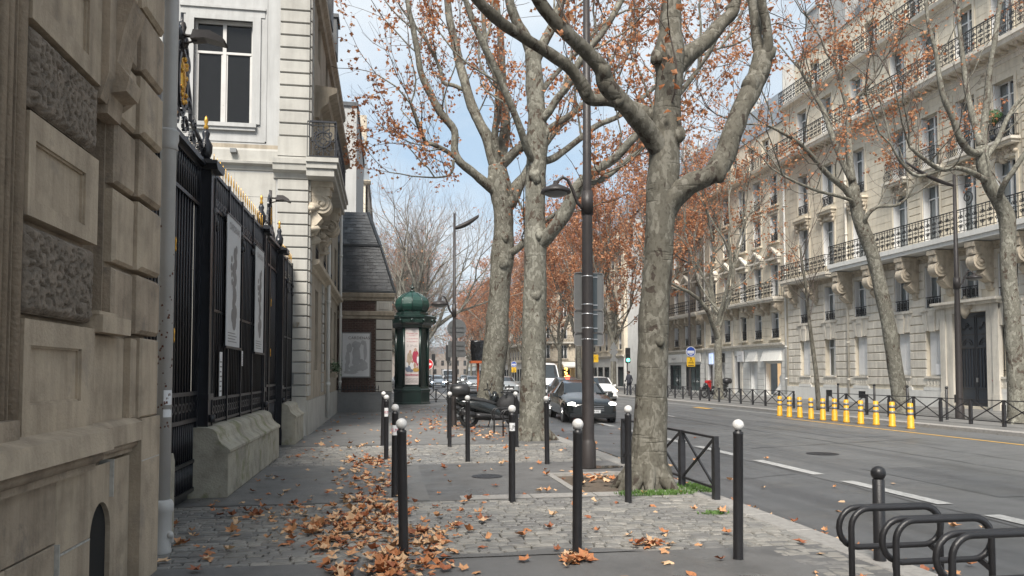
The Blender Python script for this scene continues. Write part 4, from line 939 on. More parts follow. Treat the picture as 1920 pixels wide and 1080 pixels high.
# gate piers
for i, (Y, lab) in enumerate(((10.74, 'black iron gate pier between the near gate and the banner fence, gilt finial on top'), (15.38, 'black iron gate pier at the far end of the banner fence'), (17.92, 'black iron gate pier beyond the farther gate, nearest house 217'), (7.82, 'black iron hinge pier of the near gate behind the drainpipe'))):
    root = thing('gate_pier', (-2.42, Y, 0), lab, 'gate pier', rz=R(90))
    q = MB(); q.box(-.13, .13, -.1, .1, .0, 4.30); q.build('post', M['iron'], root)
    q = MB()
    for sx in (-1, 1): q.box(sx * .13 - .012, sx * .13 + .012, -.115, -.095, .1, 4.25)
    q.box(-.15, .15, -.12, .12, 0, .35); q.box(-.15, .15, -.12, .12, 1.25, 1.33); q.build('fillet', M['iron'], root)
    q = MB(); q.prism([(-.26, 4.36), (.26, 4.36), (.18, 4.30), (-.18, 4.30)], -.2, .2, 'y'); q.box(-.24, .24, -.2, .2, 4.36, 4.41); q.build('cap', M['iron'], root)
    q = MB(); g = MB(); pinnacle(q, g, 0, 4.41); q.build('pinnacle', M['iron'], root); g.build('gilt_finial', M['gold'], root)
    q = MB(); q.cyl((.0, -.14, .05), (.0, -.18, .72), .035, 8); q.cyl((.0, -.14, .74), (.0, -.14, .86), .05, 8); q.cyl((.0, -.13, .95), (.0, -.13, 1.05), .05, 8); q.build('strut', M['iron'], root)
# fence on its stone base
def basewall(Y0, Y1, label, hh=.9):
    root = thing('stone_plinth', (-2.02, Y0, 0), label, 'wall', rz=R(90)); L_ = Y1 - Y0
    q = MB(); prof = [(.55, 0), (.0, 0), (-.012, .02), (-.006, hh * .62), (-.03, hh * .64), (-.03, hh * .68), (0.0, hh * .71)] + [(.03, hh * .73), (.075, hh * .77), (.105, hh * .815), (.12, hh * .86), (.13, hh * .905), (.15, hh * .945), (.185, hh * .975), (.235, hh * .995), (.27, hh), (.55, hh)]
    q.prism(prof, 0, L_, 'x', smooth=False); q.build('stone', M['mossy'], root)
    return root
basewall(10.42, 15.2, 'long mossy stone plinth carrying the black banner fence', .9)
basewall(17.85, 19.55, 'short worn stone plinth block beside the corner of house 217', .92)
def fence(Y0, Y1, X, posts, label, zb=.9):
    root = thing('iron_fence', (X, Y0, 0), label, 'fence', rz=R(90)); w_ = Y1 - Y0
    for z, h_ in ((zb + .03, .035), (zb + .33, .04), (2.45, .035), (3.85, .04), (4.32, .05)):
        q = MB(); q.box(0, w_, -.02, .025, z, z + h_); q.build('rail', M['iron'], root)
    q = MB(); q.box(0, w_, .05, .065, zb, 4.3); q.build('backing_sheet', M['iron'], root)
    bars(root, 0, w_, zb + .36, 4.32, .13)
    q = MB(); scrollband(q, 0, w_, zb + .065, zb + .33); q.build('scroll_band', M['iron'], root)
    q = MB(); scrollband(q, 0, w_, 3.9, 4.05); q.build('frieze', M['iron'], root)
    for p in posts:
        q = MB(); q.box(p - .025, p + .025, -.035, .035, zb, 4.4); q.build('post', M['iron'], root)
        q = MB()
        for k in range(7): q.lathe([(.02, 0), (.032, .05), (.02, .1)], 6, (p + rg.uniform(-.15, .15), -.03, 3.62 + rg.uniform(-.08, .2)))
        q.build('leaf_ornament', M['iron'], root)
    me = cached('spike', lambda: (lambda q: (spike(q, 0, 0), q.mesh('gilt_spike', M['gold']))[1])(MB()))
    n = int(w_ / .19)
    for i in range(n): put('gilt_spike', me, root, (.065 + i * w_ / n, 0, 4.37))
    return root
fence(10.9, 15.25, -2.36, (.05, 1.05, 2.1, 3.15, 4.3), 'black iron fence with gilt spear points and two hanging banners on a stone plinth')
fence(18.05, 20.15, -2.40, (.05, 1.05, 2.05), 'short black iron fence with gilt points between the farther gate and house 217')
# floodlights on the gate crests
for (X, Y, z, s_, lab) in ((-2.42, 9.5, 5.62, 1.0, 'flat black floodlight arm standing out from the top of the near gate crest'), (-2.42, 16.6, 5.28, .8, 'flat black floodlight on the farther gate crest')):
    root = thing('floodlight', (X, Y, z), lab, 'floodlight')
    q = MB(); q.cyl((0, 0, -.2), (0, 0, .16), .022, 6); q.cyl((-.06, .05, -.12), (-.06, .05, .02), .022, 6); q.cyl((0, 0, 0), (.14, 0, .0), .02, 6); q.cyl((0, 0, -.1), (.16, 0, -.05), .014, 6); q.build('bracket', M['lamp'], root)
    q = MB(); q.prism([(.10, -.06), (.13, .05), (.32 * s_, .05), (.46 * s_, -.02), (.50 * s_, -.07), (.48 * s_, -.085), (.26, -.04)], -.09, .09, 'y'); q.build('lamp_head', M['lamp'], root)
# hanging banners
for (Y0, Y1, z0, z1, lab) in ((11.60, 12.62, 2.0, 3.92, 'nearer of the two tall grey-white exhibition banners hung on the black fence'), (14.05, 14.95, 1.98, 3.86, 'farther of the two tall grey-white exhibition banners hung on the black fence')):
    root = thing('banner', (-2.29, Y0, z0), lab, 'banner', rz=R(90)); w_ = Y1 - Y0; h_ = z1 - z0
    q = MB(); q.box(0, w_, 0, .012, 0, h_); q.build('cloth', M['posterw'], root)
    for a_, b_, c_ in ((.12, -.035, 0), (.03, h_, h_ + .02)): q = MB(); q.box(-.03, w_ + a_, -.01, .03, b_, c_); q.build('batten', M['iron'], root)
    q = MB(); r_ = random.Random(5)       # printed grey figure: a totem of rounded masses
    ks = [(.55, .10, .16), (.44, .15, .13), (.62, .19, .14), (.50, .27, .12), (.56, .36, .15), (.50, .44, .11), (.58, .52, .13), (.50, .60, .14), (.60, .68, .12), (.56, .76, .13), (.66, .82, .08), (.30, .62, .07), (.32, .70, .06), (.33, .55, .05), (.36, .48, .06)]
    for (a, b, r2) in ks:
        n = 12; q.add([(a * w_ + r2 * w_ * .95 * math.cos(2 * PI * i / n), -.002 - .0004 * a, (.12 + b * .8) * h_ + r2 * .85 * w_ * math.sin(2 * PI * i / n)) for i in range(n)], [tuple(range(n))])
    q.build('printed_figure', M['inkg'], root)
    text('CÁRDENAS', w_ * .145, M['inkg'], root, (w_ * .5, -.006, h_ * .90), (R(90), 0, 0))
    q = MB()
    for k in range(4): q.box(w_ * .12, w_ * (.75 - .1 * (k % 2)), -.004, 0, h_ * (.035 + .022 * k), h_ * (.041 + .022 * k))
    q.build('small_print', M['inkg'], root)
for (Y, z0, h_, w_, lab) in ((11.25, 1.28, .62, .16, 'white paper notice tied to the black fence below the nearer banner'), (12.9, 1.72, .24, .10, 'small white notice on the black fence between the two banners')):
    root = thing('notice', (-2.30, Y, z0), lab, 'notice', rz=R(90)); q = MB(); q.box(0, w_, 0, .006, 0, h_); q.build('paper', M['inkw'], root)
    q = MB()
    for k in range(7): q.box(w_ * .12, w_ * (.85 - .2 * (k % 3 == 1)), -.003, 0, h_ * (.1 + .11 * k), h_ * (.13 + .11 * k))
    q.build('small_print', M['inkg'], root)

# ------------------------------------------------------------------ house 217: gable facing the camera and street front
root = thing('white_house', (-2.02, 20.3, 0), 'pale rendered house numbered 217 with stone quoins, corner balcony and one large reflecting window', 'house')
G = Face(root, (0, 0, 0), 0)
def gx(x): return x + 2.02      # world X to local x
win = (-4.90, -3.46, 7.98, 10.66)
q = MB(); wall_cells(q, gx(-14), gx(-2.04), 0, 17, [(gx(win[0]), gx(win[1]), win[2], win[3])], 0, .5)
G.part('wall', q, M['render'])
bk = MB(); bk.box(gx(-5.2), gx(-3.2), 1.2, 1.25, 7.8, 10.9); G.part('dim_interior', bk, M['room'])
window(G, gx((win[0] + win[1]) / 2), win[2], win[1] - win[0], win[3] - win[2], rec=.14, transom=.70, glass='glassd', curtain=False, name='window', wm='pipe')
# raised surround, sill, panel mouldings
q = MB(); a, b, c, d = gx(win[0]), gx(win[1]), win[2], win[3]
q.box(a - .20, a, -.05, .05, c, d + .12); q.box(b, b + .20, -.05, .05, c, d + .12); q.box(a, b, -.05, .05, d, d + .12)
q.box(a - .33, b + .30, -.02, .03, d + .12, d + .30); q.box(a - .35, b + .32, -.06, .02, d + .30, d + .36); G.part('window_surround', q, M['render'])
q = MB(); q.box(a - .12, b + .12, -.12, .04, c - .10, c); q.box(a - .08, b + .10, -.08, .02, c - .18, c - .10); G.part('window_sill', q, M['render'])
q = MB()
for (x0, x1, z0, z1) in ((gx(-5.9), gx(-3.10), 7.52, 12.4),):
    for t0, t1, t2, t3 in ((x0, x1, z0, z0 + .03), (x0, x0 + .03, z0, z1), (x1 - .03, x1, z0, z1)): q.box(t0, t1, -.018, .01, t2, t3)
G.part('panel_moulding', q, M['render'])
cornice(G, gx(-14), gx(-2.72), 6.78, [(.0, 0), (.03, .02), (.05, .12), (.16, .16), (.17, .22), (.05, .26), (.05, .52), (.0, .66)], 'render2')
q = MB(); q.box(gx(-14), gx(-2.72), -.03, .01, 7.14, 7.46); G.part('grey_band', q, M['greyst'])
bl = []
courses(gx(-2.78), gx(-2.02), 7.72, 17, .335, 1.5, [], bl, .055, .04, bev=.012); courses(gx(-2.80), gx(-2.02), 1.0, 6.6, .30, 1.5, [], bl, .06, .035, bev=.012)
lay(G, bl, M['render2'], 300, 'quoin_stone')
bl = []; courses(gx(-14), gx(-2.84), 1.0, 6.75, .62, 1.0, [], bl, .008, .012, bev=.003); lay(G, bl, M['render2'], 40, 'wall_stone')
for a_ in ((-2.80, -2.02, .07, 7.18, 7.70), (-2.85, -2.02, .10, 0, 1.0), (-14, -2.86, .04, 0, .9)): q = MB(); q.box(gx(a_[0]), gx(a_[1]), -a_[2], .0, a_[3], a_[4]); G.part('plinth', q, M['render2'])
cornice(G, gx(-2.9), gx(-1.98), 6.6, [(.0, 0), (.05, .02), (.08, .14), (.22, .2), (.24, .34), (.27, .36), (.27, .48), (.07, .52), (.07, .60)], 'render2')
text('217', .17, mat('bronze_numerals', (.30, .26, .2), .4, metal=.6), root, (gx(-2.34), -.075, 2.78), (R(90), 0, 0), 'house_number', ext=.012, bold=True)
q = MB(); q.box(gx(-2.55), gx(-2.33), -.115, -.10, 1.32, 1.62); q.box(gx(-2.52), gx(-2.36), -.125, -.115, 1.35, 1.45); G.part('intercom_plate', q, M['alu'])
# floodlight stub on the band
q = MB(); q.box(gx(-3.95), gx(-3.8), -.2, -.05, 7.2, 7.3); q.cyl((gx(-3.87), -.02, 7.25), (gx(-3.87), -.1, 7.25), .02, 6); G.part('small_spotlight', q, M['alu'])
# street front
S = Face(root, (0, 0, 0), R(90))
ops = []
for u in (2.6, 5.4, 8.2, 10.6): ops += [(u - .5, u + .5, 1.7, 4.0), (u - .5, u + .5, 4.75, 6.5), (u - .5, u + .5, 7.3, 9.3), (u - .45, u + .45, 10.7, 12.6)]
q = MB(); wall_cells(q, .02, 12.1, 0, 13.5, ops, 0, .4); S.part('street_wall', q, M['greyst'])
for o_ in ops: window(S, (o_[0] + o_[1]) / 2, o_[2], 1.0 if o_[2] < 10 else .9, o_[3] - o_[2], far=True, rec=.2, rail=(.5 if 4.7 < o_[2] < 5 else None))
backing(S, .5, 12, 1, 13)
bl = []; courses(.02, .62, 1.0, 6.6, .30, 1.5, [], bl, .05, .035); courses(.02, .62, 7.72, 13.2, .335, 1.5, [], bl, .05, .04); courses(4.3, 4.8, 1, 4.4, .3, 1.5, [], bl, .05, .035)
lay(S, bl, M['render2'], 300, 'quoin_stone')
cornice(S, .7, 12.2, 4.38, [(.0, 0), (.05, .02), (.07, .1), (.22, .16), (.24, .26), (.05, .3)], 'cream3', 'string_course')
cornice(S, 1.5, 9.5, 8.75, [(.0, 0), (.1, .02), (.14, .25), (.35, .42), (.38, .62), (.58, .72), (.6, .86), (.05, .92)], 'greyst')
cornice(S, -.02, 12.2, 11.9, [(.0, 0), (.1, .02), (.14, .15), (.25, .25), (.26, .4), (.05, .45)], 'greyst')
for u in (2, 4.6, 7.4): 
    q = MB(); q.box(u - .1, u + .1, -.5, 0, 8.3, 8.75); q.prism([(0, 7.9), (-.12, 8.0), (-.5, 8.3), (0, 8.3)], u - .1, u + .1, 'x'); S.part('console', q, M['cream3'])
for u in (1.6, 3.8, 6.2):
    q = MB(); q.box(u, u + .9, -.25, .4, 12.6, 13.8); q.box(u - .05, u + .95, -.32, .4, 13.8, 13.92); S.part('dormer', q, M['zincd'])
q = MB(); q.box(0, 12.1, -.05, .02, 0, .9); S.part('plinth', q, M['render2'])
# corner balcony with its railing and carved bracket
o = balcony(S, -.55, 4.4, 7.02, .74, .98, .42, 'render2', 'rich', step=.55)
q = MB(); railing(q, .66, .98, 0, 'rich', x0=.06, step=.66); flat2d(q, ringpts(.39, .5, .2, 12), -.02, .035, True); G.part('balcony_railing', q, M['iron'], (0, -.53, 7.02))
q = MB(); q.box(-.6, 4.45, -.78, .02, 6.94, 7.05); put('balcony_slab_edge', q.mesh('balcony_slab_edge', M['render2']), o)
for u in (.35, 3.6):
    S.part('console', console_mesh(1.45, .5, .55, M['cream3']), None, (u, 0, 6.6))
    ornament(S, u, 5.75, .75, 1.4, int(u * 10), M['cream3'], d=.35)
# pipes
for u, y in ((5.6, -.12), (12.0, -.13)):
    q = MB(); q.cyl((u, y, .15), (u, y, 8.7), .06, 10)
    for z in (1.2, 3.9, 6.4): q.cyl((u, y, z), (u, y, z + .1), .078, 10)
    S.part('downpipe', q, M['pipew'])
root2 = root
root = thing('window_box', (-1.86, 27.6, 1.55), 'green leafy plant in a window box low on the street front of house 217', 'plant')
q = MB(); q.box(-.12, .14, -.7, .7, -.1, .1); q.build('planter', M['greyst'], root)
q = MB(); pr = random.Random(4)
for i in range(420):
    c = Vector((pr.gauss(.06, .12), pr.gauss(0, .45), .22 + pr.gauss(0, .12))); a = pr.random() * 6.3; s_ = pr.uniform(.03, .06)
    d = Vector((math.cos(a), math.sin(a), pr.uniform(-.5, .8))) * s_; e = Vector((-math.sin(a), math.cos(a), pr.uniform(-.4, .4))) * s_ * .6
    q.add([c - e, c + d, c + e, c - d * .6], [(0, 1, 2, 3)], i % 2)
q.build('foliage', M['plant'], root, kind='stuff')

# ------------------------------------------------------------------ brick pavilion with slate roof
root = thing('brick_pavilion', (-2.05, 32.5, 0), 'small dark brick pavilion with stone quoins and steep slate roof behind house 217', 'pavilion')
P = Face(root, (0, 0, 0), 0); W_ = 2.24
q = MB(); q.box(-3, W_, .06, 6, .75, 4.9); q.box(W_ - .02, W_ + .0, .06, 6, 0, .8); P.part('wall', q, M['brickbed'])
bl = []
r_ = random.Random(3)
def bricks(z0, z1, u1):
    out = MB(); big = []; z = z0; row = 0
    while z < z1 - .03:
        u = -.12 - (row % 2) * .11
        while u < u1:
            big.append((max(u, -.2), min(u + .21, u1), z, z + .062)); u += .222
        z += .075; row += 1
    return big
allb = bricks(.80, 3.86, 1.58) + bricks(4.2, 4.62, 1.56)
r_.shuffle(allb); rest = MB()
for i, (a, b, c, d) in enumerate(allb):
    if b - a < .04: continue
    y = r_.uniform(.035, .05)
    if i < 300:
        w_ = round(b - a, 2); me = cached(('brick', w_), lambda w_=w_: (lambda q: (q.box(-w_ / 2, w_ / 2, 0, .05, 0, .062), q.mesh('brick', M['brick']))[1])(MB()))
        P.part('brick', me, None, ((a + b) / 2, y, c))
    else: rest.box(a, b, y, y + .04, c, d)
P.part('brick_courses', rest, M['brick'], kind='stuff')
bl = []; courses(1.60, W_ + .02, .82, 3.86, .435, 1.5, [], bl, .04, .04, bev=.015); lay(P, bl, M['render2'], 100, 'quoin_stone')
q = MB(); q.box(W_ + .0, W_ + .04, .0, .6, .8, 3.86); P.part('quoin_return', q, M['render2'])
cornice(P, -1, W_ + .12, 3.86, [(.0, 0), (.05, .03), (.05, .12), (.12, .16), (.14, .30), (.0, .34)], 'greyst')
cornice(P, -1, W_ + .12, 4.62, [(.0, 0), (.06, .03), (.06, .1), (.14, .16), (.18, .30), (.0, .36)], 'greyst')
q = MB(); q.box(1.62, W_ + .03, -.03, .05, 4.2, 4.62); q.chbox(1.72, W_ - .08, -.05, .0, 4.25, 4.58, .015); P.part('frieze_block', q, M['render2'])
q = MB(); q.box(-.6, W_ + .02, -.35, .08, 0, .76); q.box(-.6, W_ + .05, -.38, .08, .76, .82); P.part('low_wall', q, M['alu'])
q = MB(); q.box(-.1, 1.75, -.33, -.31, .93, .96)
for i in range(15): x = -.02 + i * .125; q.lathe([(.008, 0), (.012, .18), (.025, .22), (.001, .34)], 5, (x, -.32, .8))
P.part('spiked_rail', q, M['iron'])
# roof body (steep lower slope, kink, upper slope) and separate slates
zr = [(4.98, 0.0, W_ + .14), (7.0, .38, 1.74), (8.55, 1.1, 1.22)]
q = MB()
for (z0, y0, x0), (z1, y1, x1) in zip(zr, zr[1:]):
    q.add([(-3, y0, z0), (x0, y0, z0), (x1, y1, z1), (-3, y1, z1)], [(0, 1, 2, 3)]); q.add([(x0, y0, z0), (x0, 6, z0), (x1, 6 - y1, z1), (x1, y1, z1)], [(0, 1, 2, 3)])
q.add([(-3, 1.1, 8.55), (1.22, 1.1, 8.55), (1.22, 5, 8.55), (-3, 5, 8.55)], [(0, 1, 2, 3)])
P.part('roof', q, M['slate'][1])
sl = []
for (z0, y0, x0), (z1, y1, x1) in zip(zr, zr[1:]):
    n = int((z1 - z0) / .135)
    for i in range(n):
        z = z0 + (z1 - z0) * i / n; t = i / n; xm = x0 + (x1 - x0) * t; y = y0 + (y1 - y0) * t; u = -.25 - (i % 2) * .12
        sy = (y1 - y0) / (z1 - z0)
        while u < xm - .05:
            sl.append((u, min(u + .235, xm), z, y, sy)); u += .245
r_.shuffle(sl); rest = MB()
def slate(mb, a, b, z, y, sy, mi, o=(0, 0, 0)):
    h_ = .16; k = .02
    mb.add([(a - o[0], y - k - o[1], z - o[2]), (b - o[0], y - k - o[1], z - o[2]), (b - o[0], y + sy * h_ - .002 - o[1], z + h_ - o[2]), (a - o[0], y + sy * h_ - .002 - o[1], z + h_ - o[2]),
            (a - o[0], y + .01 - o[1], z - o[2]), (b - o[0], y + .01 - o[1], z - o[2])], [(0, 1, 2, 3), (4, 5, 1, 0), (0, 3, 4), (1, 5, 2)], mi)
for i, (a, b, z, y, sy) in enumerate(sl):
    k = r_.choice((0, 0, 0, 1, 1, 2))
    if i < 300 and b - a > .15: qq = MB(); slate(qq, a, b, z + r_.uniform(-.01, .01), y, sy, 0, (a, y, z)); P.part('slate', qq, M['slate'][k], (a, y, z))
    else: slate(rest, a, b, z + r_.uniform(-.012, .012), y - r_.uniform(0, .01), sy, k)
P.part('slates', rest, M['slate'], kind='stuff')
q = MB(); q.bar((W_ + .15, -.02, 4.98), (1.76, .36, 7.0), .12, .05); q.bar((1.76, .36, 7.0), (1.22, 1.08, 8.57), .14, .06); q.box(-3, 1.78, .32, .4, 6.97, 7.06); q.box(-3, W_ + .15, -.1, .05, 4.97, 5.05); P.part('lead_flashing', q, M['zincd'])
# poster on the brick wall
root = thing('wall_poster', (-1.86, 32.40, 1.42), 'framed grey exhibition poster reading CARDENAS on the dark brick pavilion', 'poster')
q = MB(); w_, h_ = 1.21, 1.88
q.box(0, w_, 0, .05, 0, h_); q.build('frame', M['alu'], root)
q = MB(); q.box(.05, w_ - .05, -.012, 0, .05, h_ - .05); q.build('sheet', M['posterw'], root)
q = MB()
def blob2(cx, cz, rx, rz_, k, y): q.add([(cx + rx * math.cos(2 * PI * i / 14) * (1 + .18 * math.sin(3 * i + k)), y, cz + rz_ * math.sin(2 * PI * i / 14) * (1 + .15 * math.cos(2 * i + k))) for i in range(14)], [tuple(range(14))])
for i, (a, b, c, d) in enumerate(((.27, .8, .09, .34), (.33, 1.22, .11, .2), (.24, .42, .08, .26), (.62, .85, .17, .5), (.62, 1.35, .20, .16), (.60, .38, .3, .13), (.92, .5, .17, .22), (.98, 1.1, .07, .4), (.80, .68, .12, .1), (.40, .22, .3, .07), (.9, 1.45, .1, .1))): blob2(a, b, c, d, i, -.014 - i * .0006)
q.build('printed_figure', mat('pale_grey_print', (.36, .365, .37), .5, var=.15, scale=4), root)
text('CARDENAS', .165, M['inkd'], root, (w_ * .60, -.024, h_ - .29), (R(90), 0, 0))
# blind gable and the tall apartment block behind the pavilion
root = thing('blind_gable_house', (-2.05, 40.0, 0), 'tall narrow house with a plain cream windowless gable rising behind the slate roof', 'house')
q = MB(); q.box(-10, .44, 0, 12, 0, 15.4); q.build('wall', M['render'], root); q = MB(); q.box(-10.1, .52, -.1, 12, 15.4, 15.6); q.build('coping', M['zincd'], root)
root = thing('corner_apartment_block', (-9, 74, 0), 'distant corner apartment block with a blue slate mansard rising beyond the blind gable', 'apartment block')
Q_ = Face(root, (0, 0, 0), 0)
ops = [(x, x + 1.1, z, z + 2.1) for x in (1.0, 3.2, 5.4) for z in (4, 7.2, 10.4, 13.6, 16.8)]
q = MB(); wall_cells(q, 0, 7.1, 0, 20, ops, 0, .4); Q_.part('wall', q, M['cream']); q = MB(); q.box(6.9, 7.1, 0, 40, 0, 20); q.box(0, .4, .4, 30, 0, 20); Q_.part('street_wall', q, M['cream3'])
for o_ in ops: window(Q_, o_[0] + .55, o_[2], 1.1, 2.1, far=True, rail=.8)
backing(Q_, .3, 6.8, 3, 19)
for z in (6.6, 13.0, 19.6): cornice(Q_, -.2, 7.4, z, [(.0, 0), (.2, .1), (.35, .3), (.35, .4), (0, .45)], 'cream3')
q = MB(); q.prism([(-.2, 20), (7.3, 20), (6.7, 24.2), (5.9, 25), (.4, 25)], .1, 38, 'y'); Q_.part('roof', q, M['zinc'])
for x in (1.2, 3.4, 5.6):
    q = MB(); q.box(x, x + 1, -.25, .9, 20.6, 22.9); q.box(x - .1, x + 1.1, -.35, .9, 22.9, 23.1); Q_.part('dormer', q, M['render'])
for x in (1, 6.2): q = MB(); q.box(x, x + .7, 2, 4, 24, 27); Q_.part('chimney', q, M['cream3'])
# low facades farther along the left side of the street
for k, (Y0, L_, h_, X, lab) in enumerate(((118, 30, 19, -3.2, 'first of the far left-hand facades behind the street trees, pale stone'), (150, 40, 17, -3.2, 'farthest left-hand facade closing the street behind the trees'))):
    root = thing('far_apartment_block', (X, Y0, 0), lab, 'apartment block'); f_ = Face(root, (0, 0, 0), R(90))
    q = MB(); q.box(0, L_, 0, 8, 0, h_); f_.part('wall', q, M['cream3'])
    q = MB(); q.prism([(0, h_), (8, h_), (7, h_ + 3), (1.2, h_ + 3)], 0, L_, 'x'); f_.part('roof', q, M['zinc'])
    for i in range(int(L_ / 3)):
        for z in range(5): window(f_, 1.8 + 3 * i, 1 + 3.3 * z, 1.1, 2.1, far=True, rec=-.04)
# ------------------------------------------------------------------ right-hand terraces (plane X = 26, facing the road)
# --- A: the big cream house with carved consoles
def uA(Y): return 47.0 - Y
root = thing('carved_stone_house', (26, 47.0, 0), 'large cream stone house with scroll consoles, long iron balconies and black double door', 'apartment house', rz=R(-90))
F = Face(root); WA = 34.0
bays = [2.35, 5.1, 8.1, 11.6, 13.85, 18.4, 21.1, 23.9, 26.7, 29.5, 32.2]; door = 16.2
ub = sorted(bays + [door])
ops = []
for u in bays: ops.append((u - .55, u + .55, 1.45, 3.65))
ops.append((door - 1.0, door + 1.0, .12, 4.35))
for u in ub: ops += [(u - .55, u + .55, 4.75, 6.8), (u - .58, u + .58, 8.05, 10.75), (u - .58, u + .58, 11.65, 14.15), (u - .58, u + .58, 15.95, 18.3), (u - .55, u + .55, 19.5, 21.6)]
# the first floor window above the door starts higher
ops = [(a, b, 5.0, d) if abs((a + b) / 2 - door) < .1 and c == 4.75 else (a, b, c, d) for a, b, c, d in ops]
q = MB(); wall_cells(q, 0, WA, 0, 15.2, ops, 0, .45); F.part('wall', q, M['cream'])
q = MB(); wall_cells(q, 0, WA, 15.2, 19.0, ops, .0, .45); F.part('upper_wall', q, M['cream'])
q = MB(); wall_cells(q, .0, WA, 19.0, 22.4, ops, .9, 1.3); F.part('attic_wall', q, M['cream'])
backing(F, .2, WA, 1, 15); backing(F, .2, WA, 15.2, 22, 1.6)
for a_ in (-.05, WA): q = MB(); q.box(a_, a_ + .06, 0, 8, 0, 22.3); F.part('party_wall', q, M['render'])
# openings with a flared surround keep the stones clear
bl = []
courses(.35, WA, .98, 7.0, .43, .95, ops + [(door - 1.75, door + 1.75, 0, 5.0)], bl, .06, .05, random.Random(2), .02)
lay(F, bl, M['cream2'], 300, 'rusticated_stone')
bl = []; courses(.35, WA, 7.9, 14.9, .42, 1.5, ops, bl, .015, .022, random.Random(3), .004); courses(.35, WA, 16.2, 18.8, .42, 1.5, ops, bl, .012, .02, random.Random(3), .004)
# raised rustic strips between the bays of the right part
strips = []
for a, b in zip(ub[3:], ub[4:]):
    c = (a + b) / 2
    if b - a < 3.6: courses(c - .42, c + .42, 8.0, 14.6, .36, 3, [], strips, .06, .05, random.Random(4), .015)
lay(F, bl, M['cream'], 0, 'wall_stone'); lay(F, strips, M['cream'], 300, 'pilaster_stone')
for a_, b_ in ((0, door - 1.1), (door + 1.1, WA)): q = MB(); q.box(a_, b_, -.09, .0, 0, .78); F.part('plinth', q, M['white'])
for u in bays: q = MB(); q.box(u - .7, u + .7, -.10, .0, .78, .92); F.part('plinth_block', q, M['white'])
for u in [5.0, 8.2, 15.0, 19.2, 23, 27]:
    q = MB(); q.box(u - .3, u + .3, -.10, -.085, .25, .62)
    for i in range(5): q.bar((u - .24 + i * .12, -.11, .27), (u - .24 + i * .12, -.11, .6), .015)
    F.part('cellar_vent', q, M['ironr'])
# ground floor windows: shutters, balusters, flared keystones
for i, u in enumerate(bays):
    if i in (0, 2, 3, 4): window(F, u, 1.45, 1.1, 2.2, style='closed', rec=.2)
    else: window(F, u, 1.45, 1.1, 2.2, rec=.25, curtain=True, glass='glass')
    if i >= 5:
        q = MB()
        for k in range(7): q.cyl((u - .45 + k * .15, .1, 1.45), (u - .45 + k * .15, .1, 3.6), .018, 6)
        q.box(u - .5, u + .5, .09, .11, 1.7, 1.74); F.part('window_bars', q, M['ironr'])
    q = MB(); q.box(u - .62, u + .62, -.12, .02, 1.36, 1.46); q.box(u - .62, u + .62, -.10, .02, .92, 1.0); F.part('balustrade_rails', q, M['cream2'])
    bm = cached('balus', lambda: (lambda q: (q.lathe([(.05, 0), (.055, .03), (.03, .06), (.062, .15), (.05, .22), (.028, .30), (.05, .34), (.05, .37)], 8), q.mesh('baluster', M['cream2']))[1])(MB()))
    for k in range(5): F.part('baluster', bm, None, (u - .44 + k * .22, -.03, .995))
    q = MB(); q.box(u - .55, u + .55, .02, .06, .9, 1.45); F.part('balustrade_back', q, M['cream3'])
    def key():
        q = MB()
        q.prism([(-.55, 0), (.55, 0), (.78, .95), (-.78, .95)], -.075, .02, 'y'); q.prism([(-.16, -.05), (.16, -.05), (.24, .98), (-.24, .98)], -.14, .02, 'y'); q.box(-.8, .8, -.16, .02, .95, 1.05)
        for sx in (-1, 1): q.prism([(sx * .33, 0), (sx * .40, 0), (sx * .56, .95), (sx * .48, .95)], -.10, .02, 'y')
        q.box(-.2, .2, -.17, -.13, .7, .85)
        return q.mesh('keystone', M['cream2'])
    F.part('keystone', cached('keyA', key), None, (u, 0, 3.66))
for u in ub:
    window(F, u, 4.75 if u != door else 5.0, 1.1, 2.05 if u != door else 1.8, rec=.25, rail=.55, curtain=True, glass='glass', style='shutters')
    q = MB(); q.box(u - .72, u - .55, -.03, .02, 4.75, 6.95); q.box(u + .55, u + .72, -.03, .02, 4.75, 6.95); q.box(u - .72, u + .72, -.03, .02, 6.8, 6.98); F.part('window_surround', q, M['cream2'])
    window(F, u, 8.05, 1.16, 2.7, rec=.28, style='shutters', curtain='full'); 
    window(F, u, 11.65, 1.16, 2.5, rec=.28, style='shutters', curtain=True)
    window(F, u, 15.95, 1.16, 2.35, rec=.28, style='shutters', curtain=True)
    o = window(F, u, 19.5, 1.1, 2.1, rec=1.15, curtain=False)
    for (z0, z1, w_) in ((8.05, 10.75, .58), (11.65, 14.15, .58), (15.95, 18.3, .58)):
        q = MB(); q.box(u - w_ - .14, u - w_, -.05, .02, z0, z1 + .14); q.box(u + w_, u + w_ + .14, -.05, .02, z0, z1 + .14); q.box(u - w_, u + w_, -.05, .02, z1, z1 + .14); F.part('window_surround', q, M['cream'])
    q = MB(); q.box(u - .6, u + .6, -.12, .02, 4.63, 4.75); F.part('window_sill', q, M['cream2'])
cornice(F, .3, WA, 6.98, [(.0, 0), (.05, .02), (.06, .2), (.14, .24), (.15, .34), (.05, .38)], 'cream3', 'frieze')
dentils(F, .4, WA, 7.10, .12, .09, .08, .2, 'cream3', 'frieze_relief')
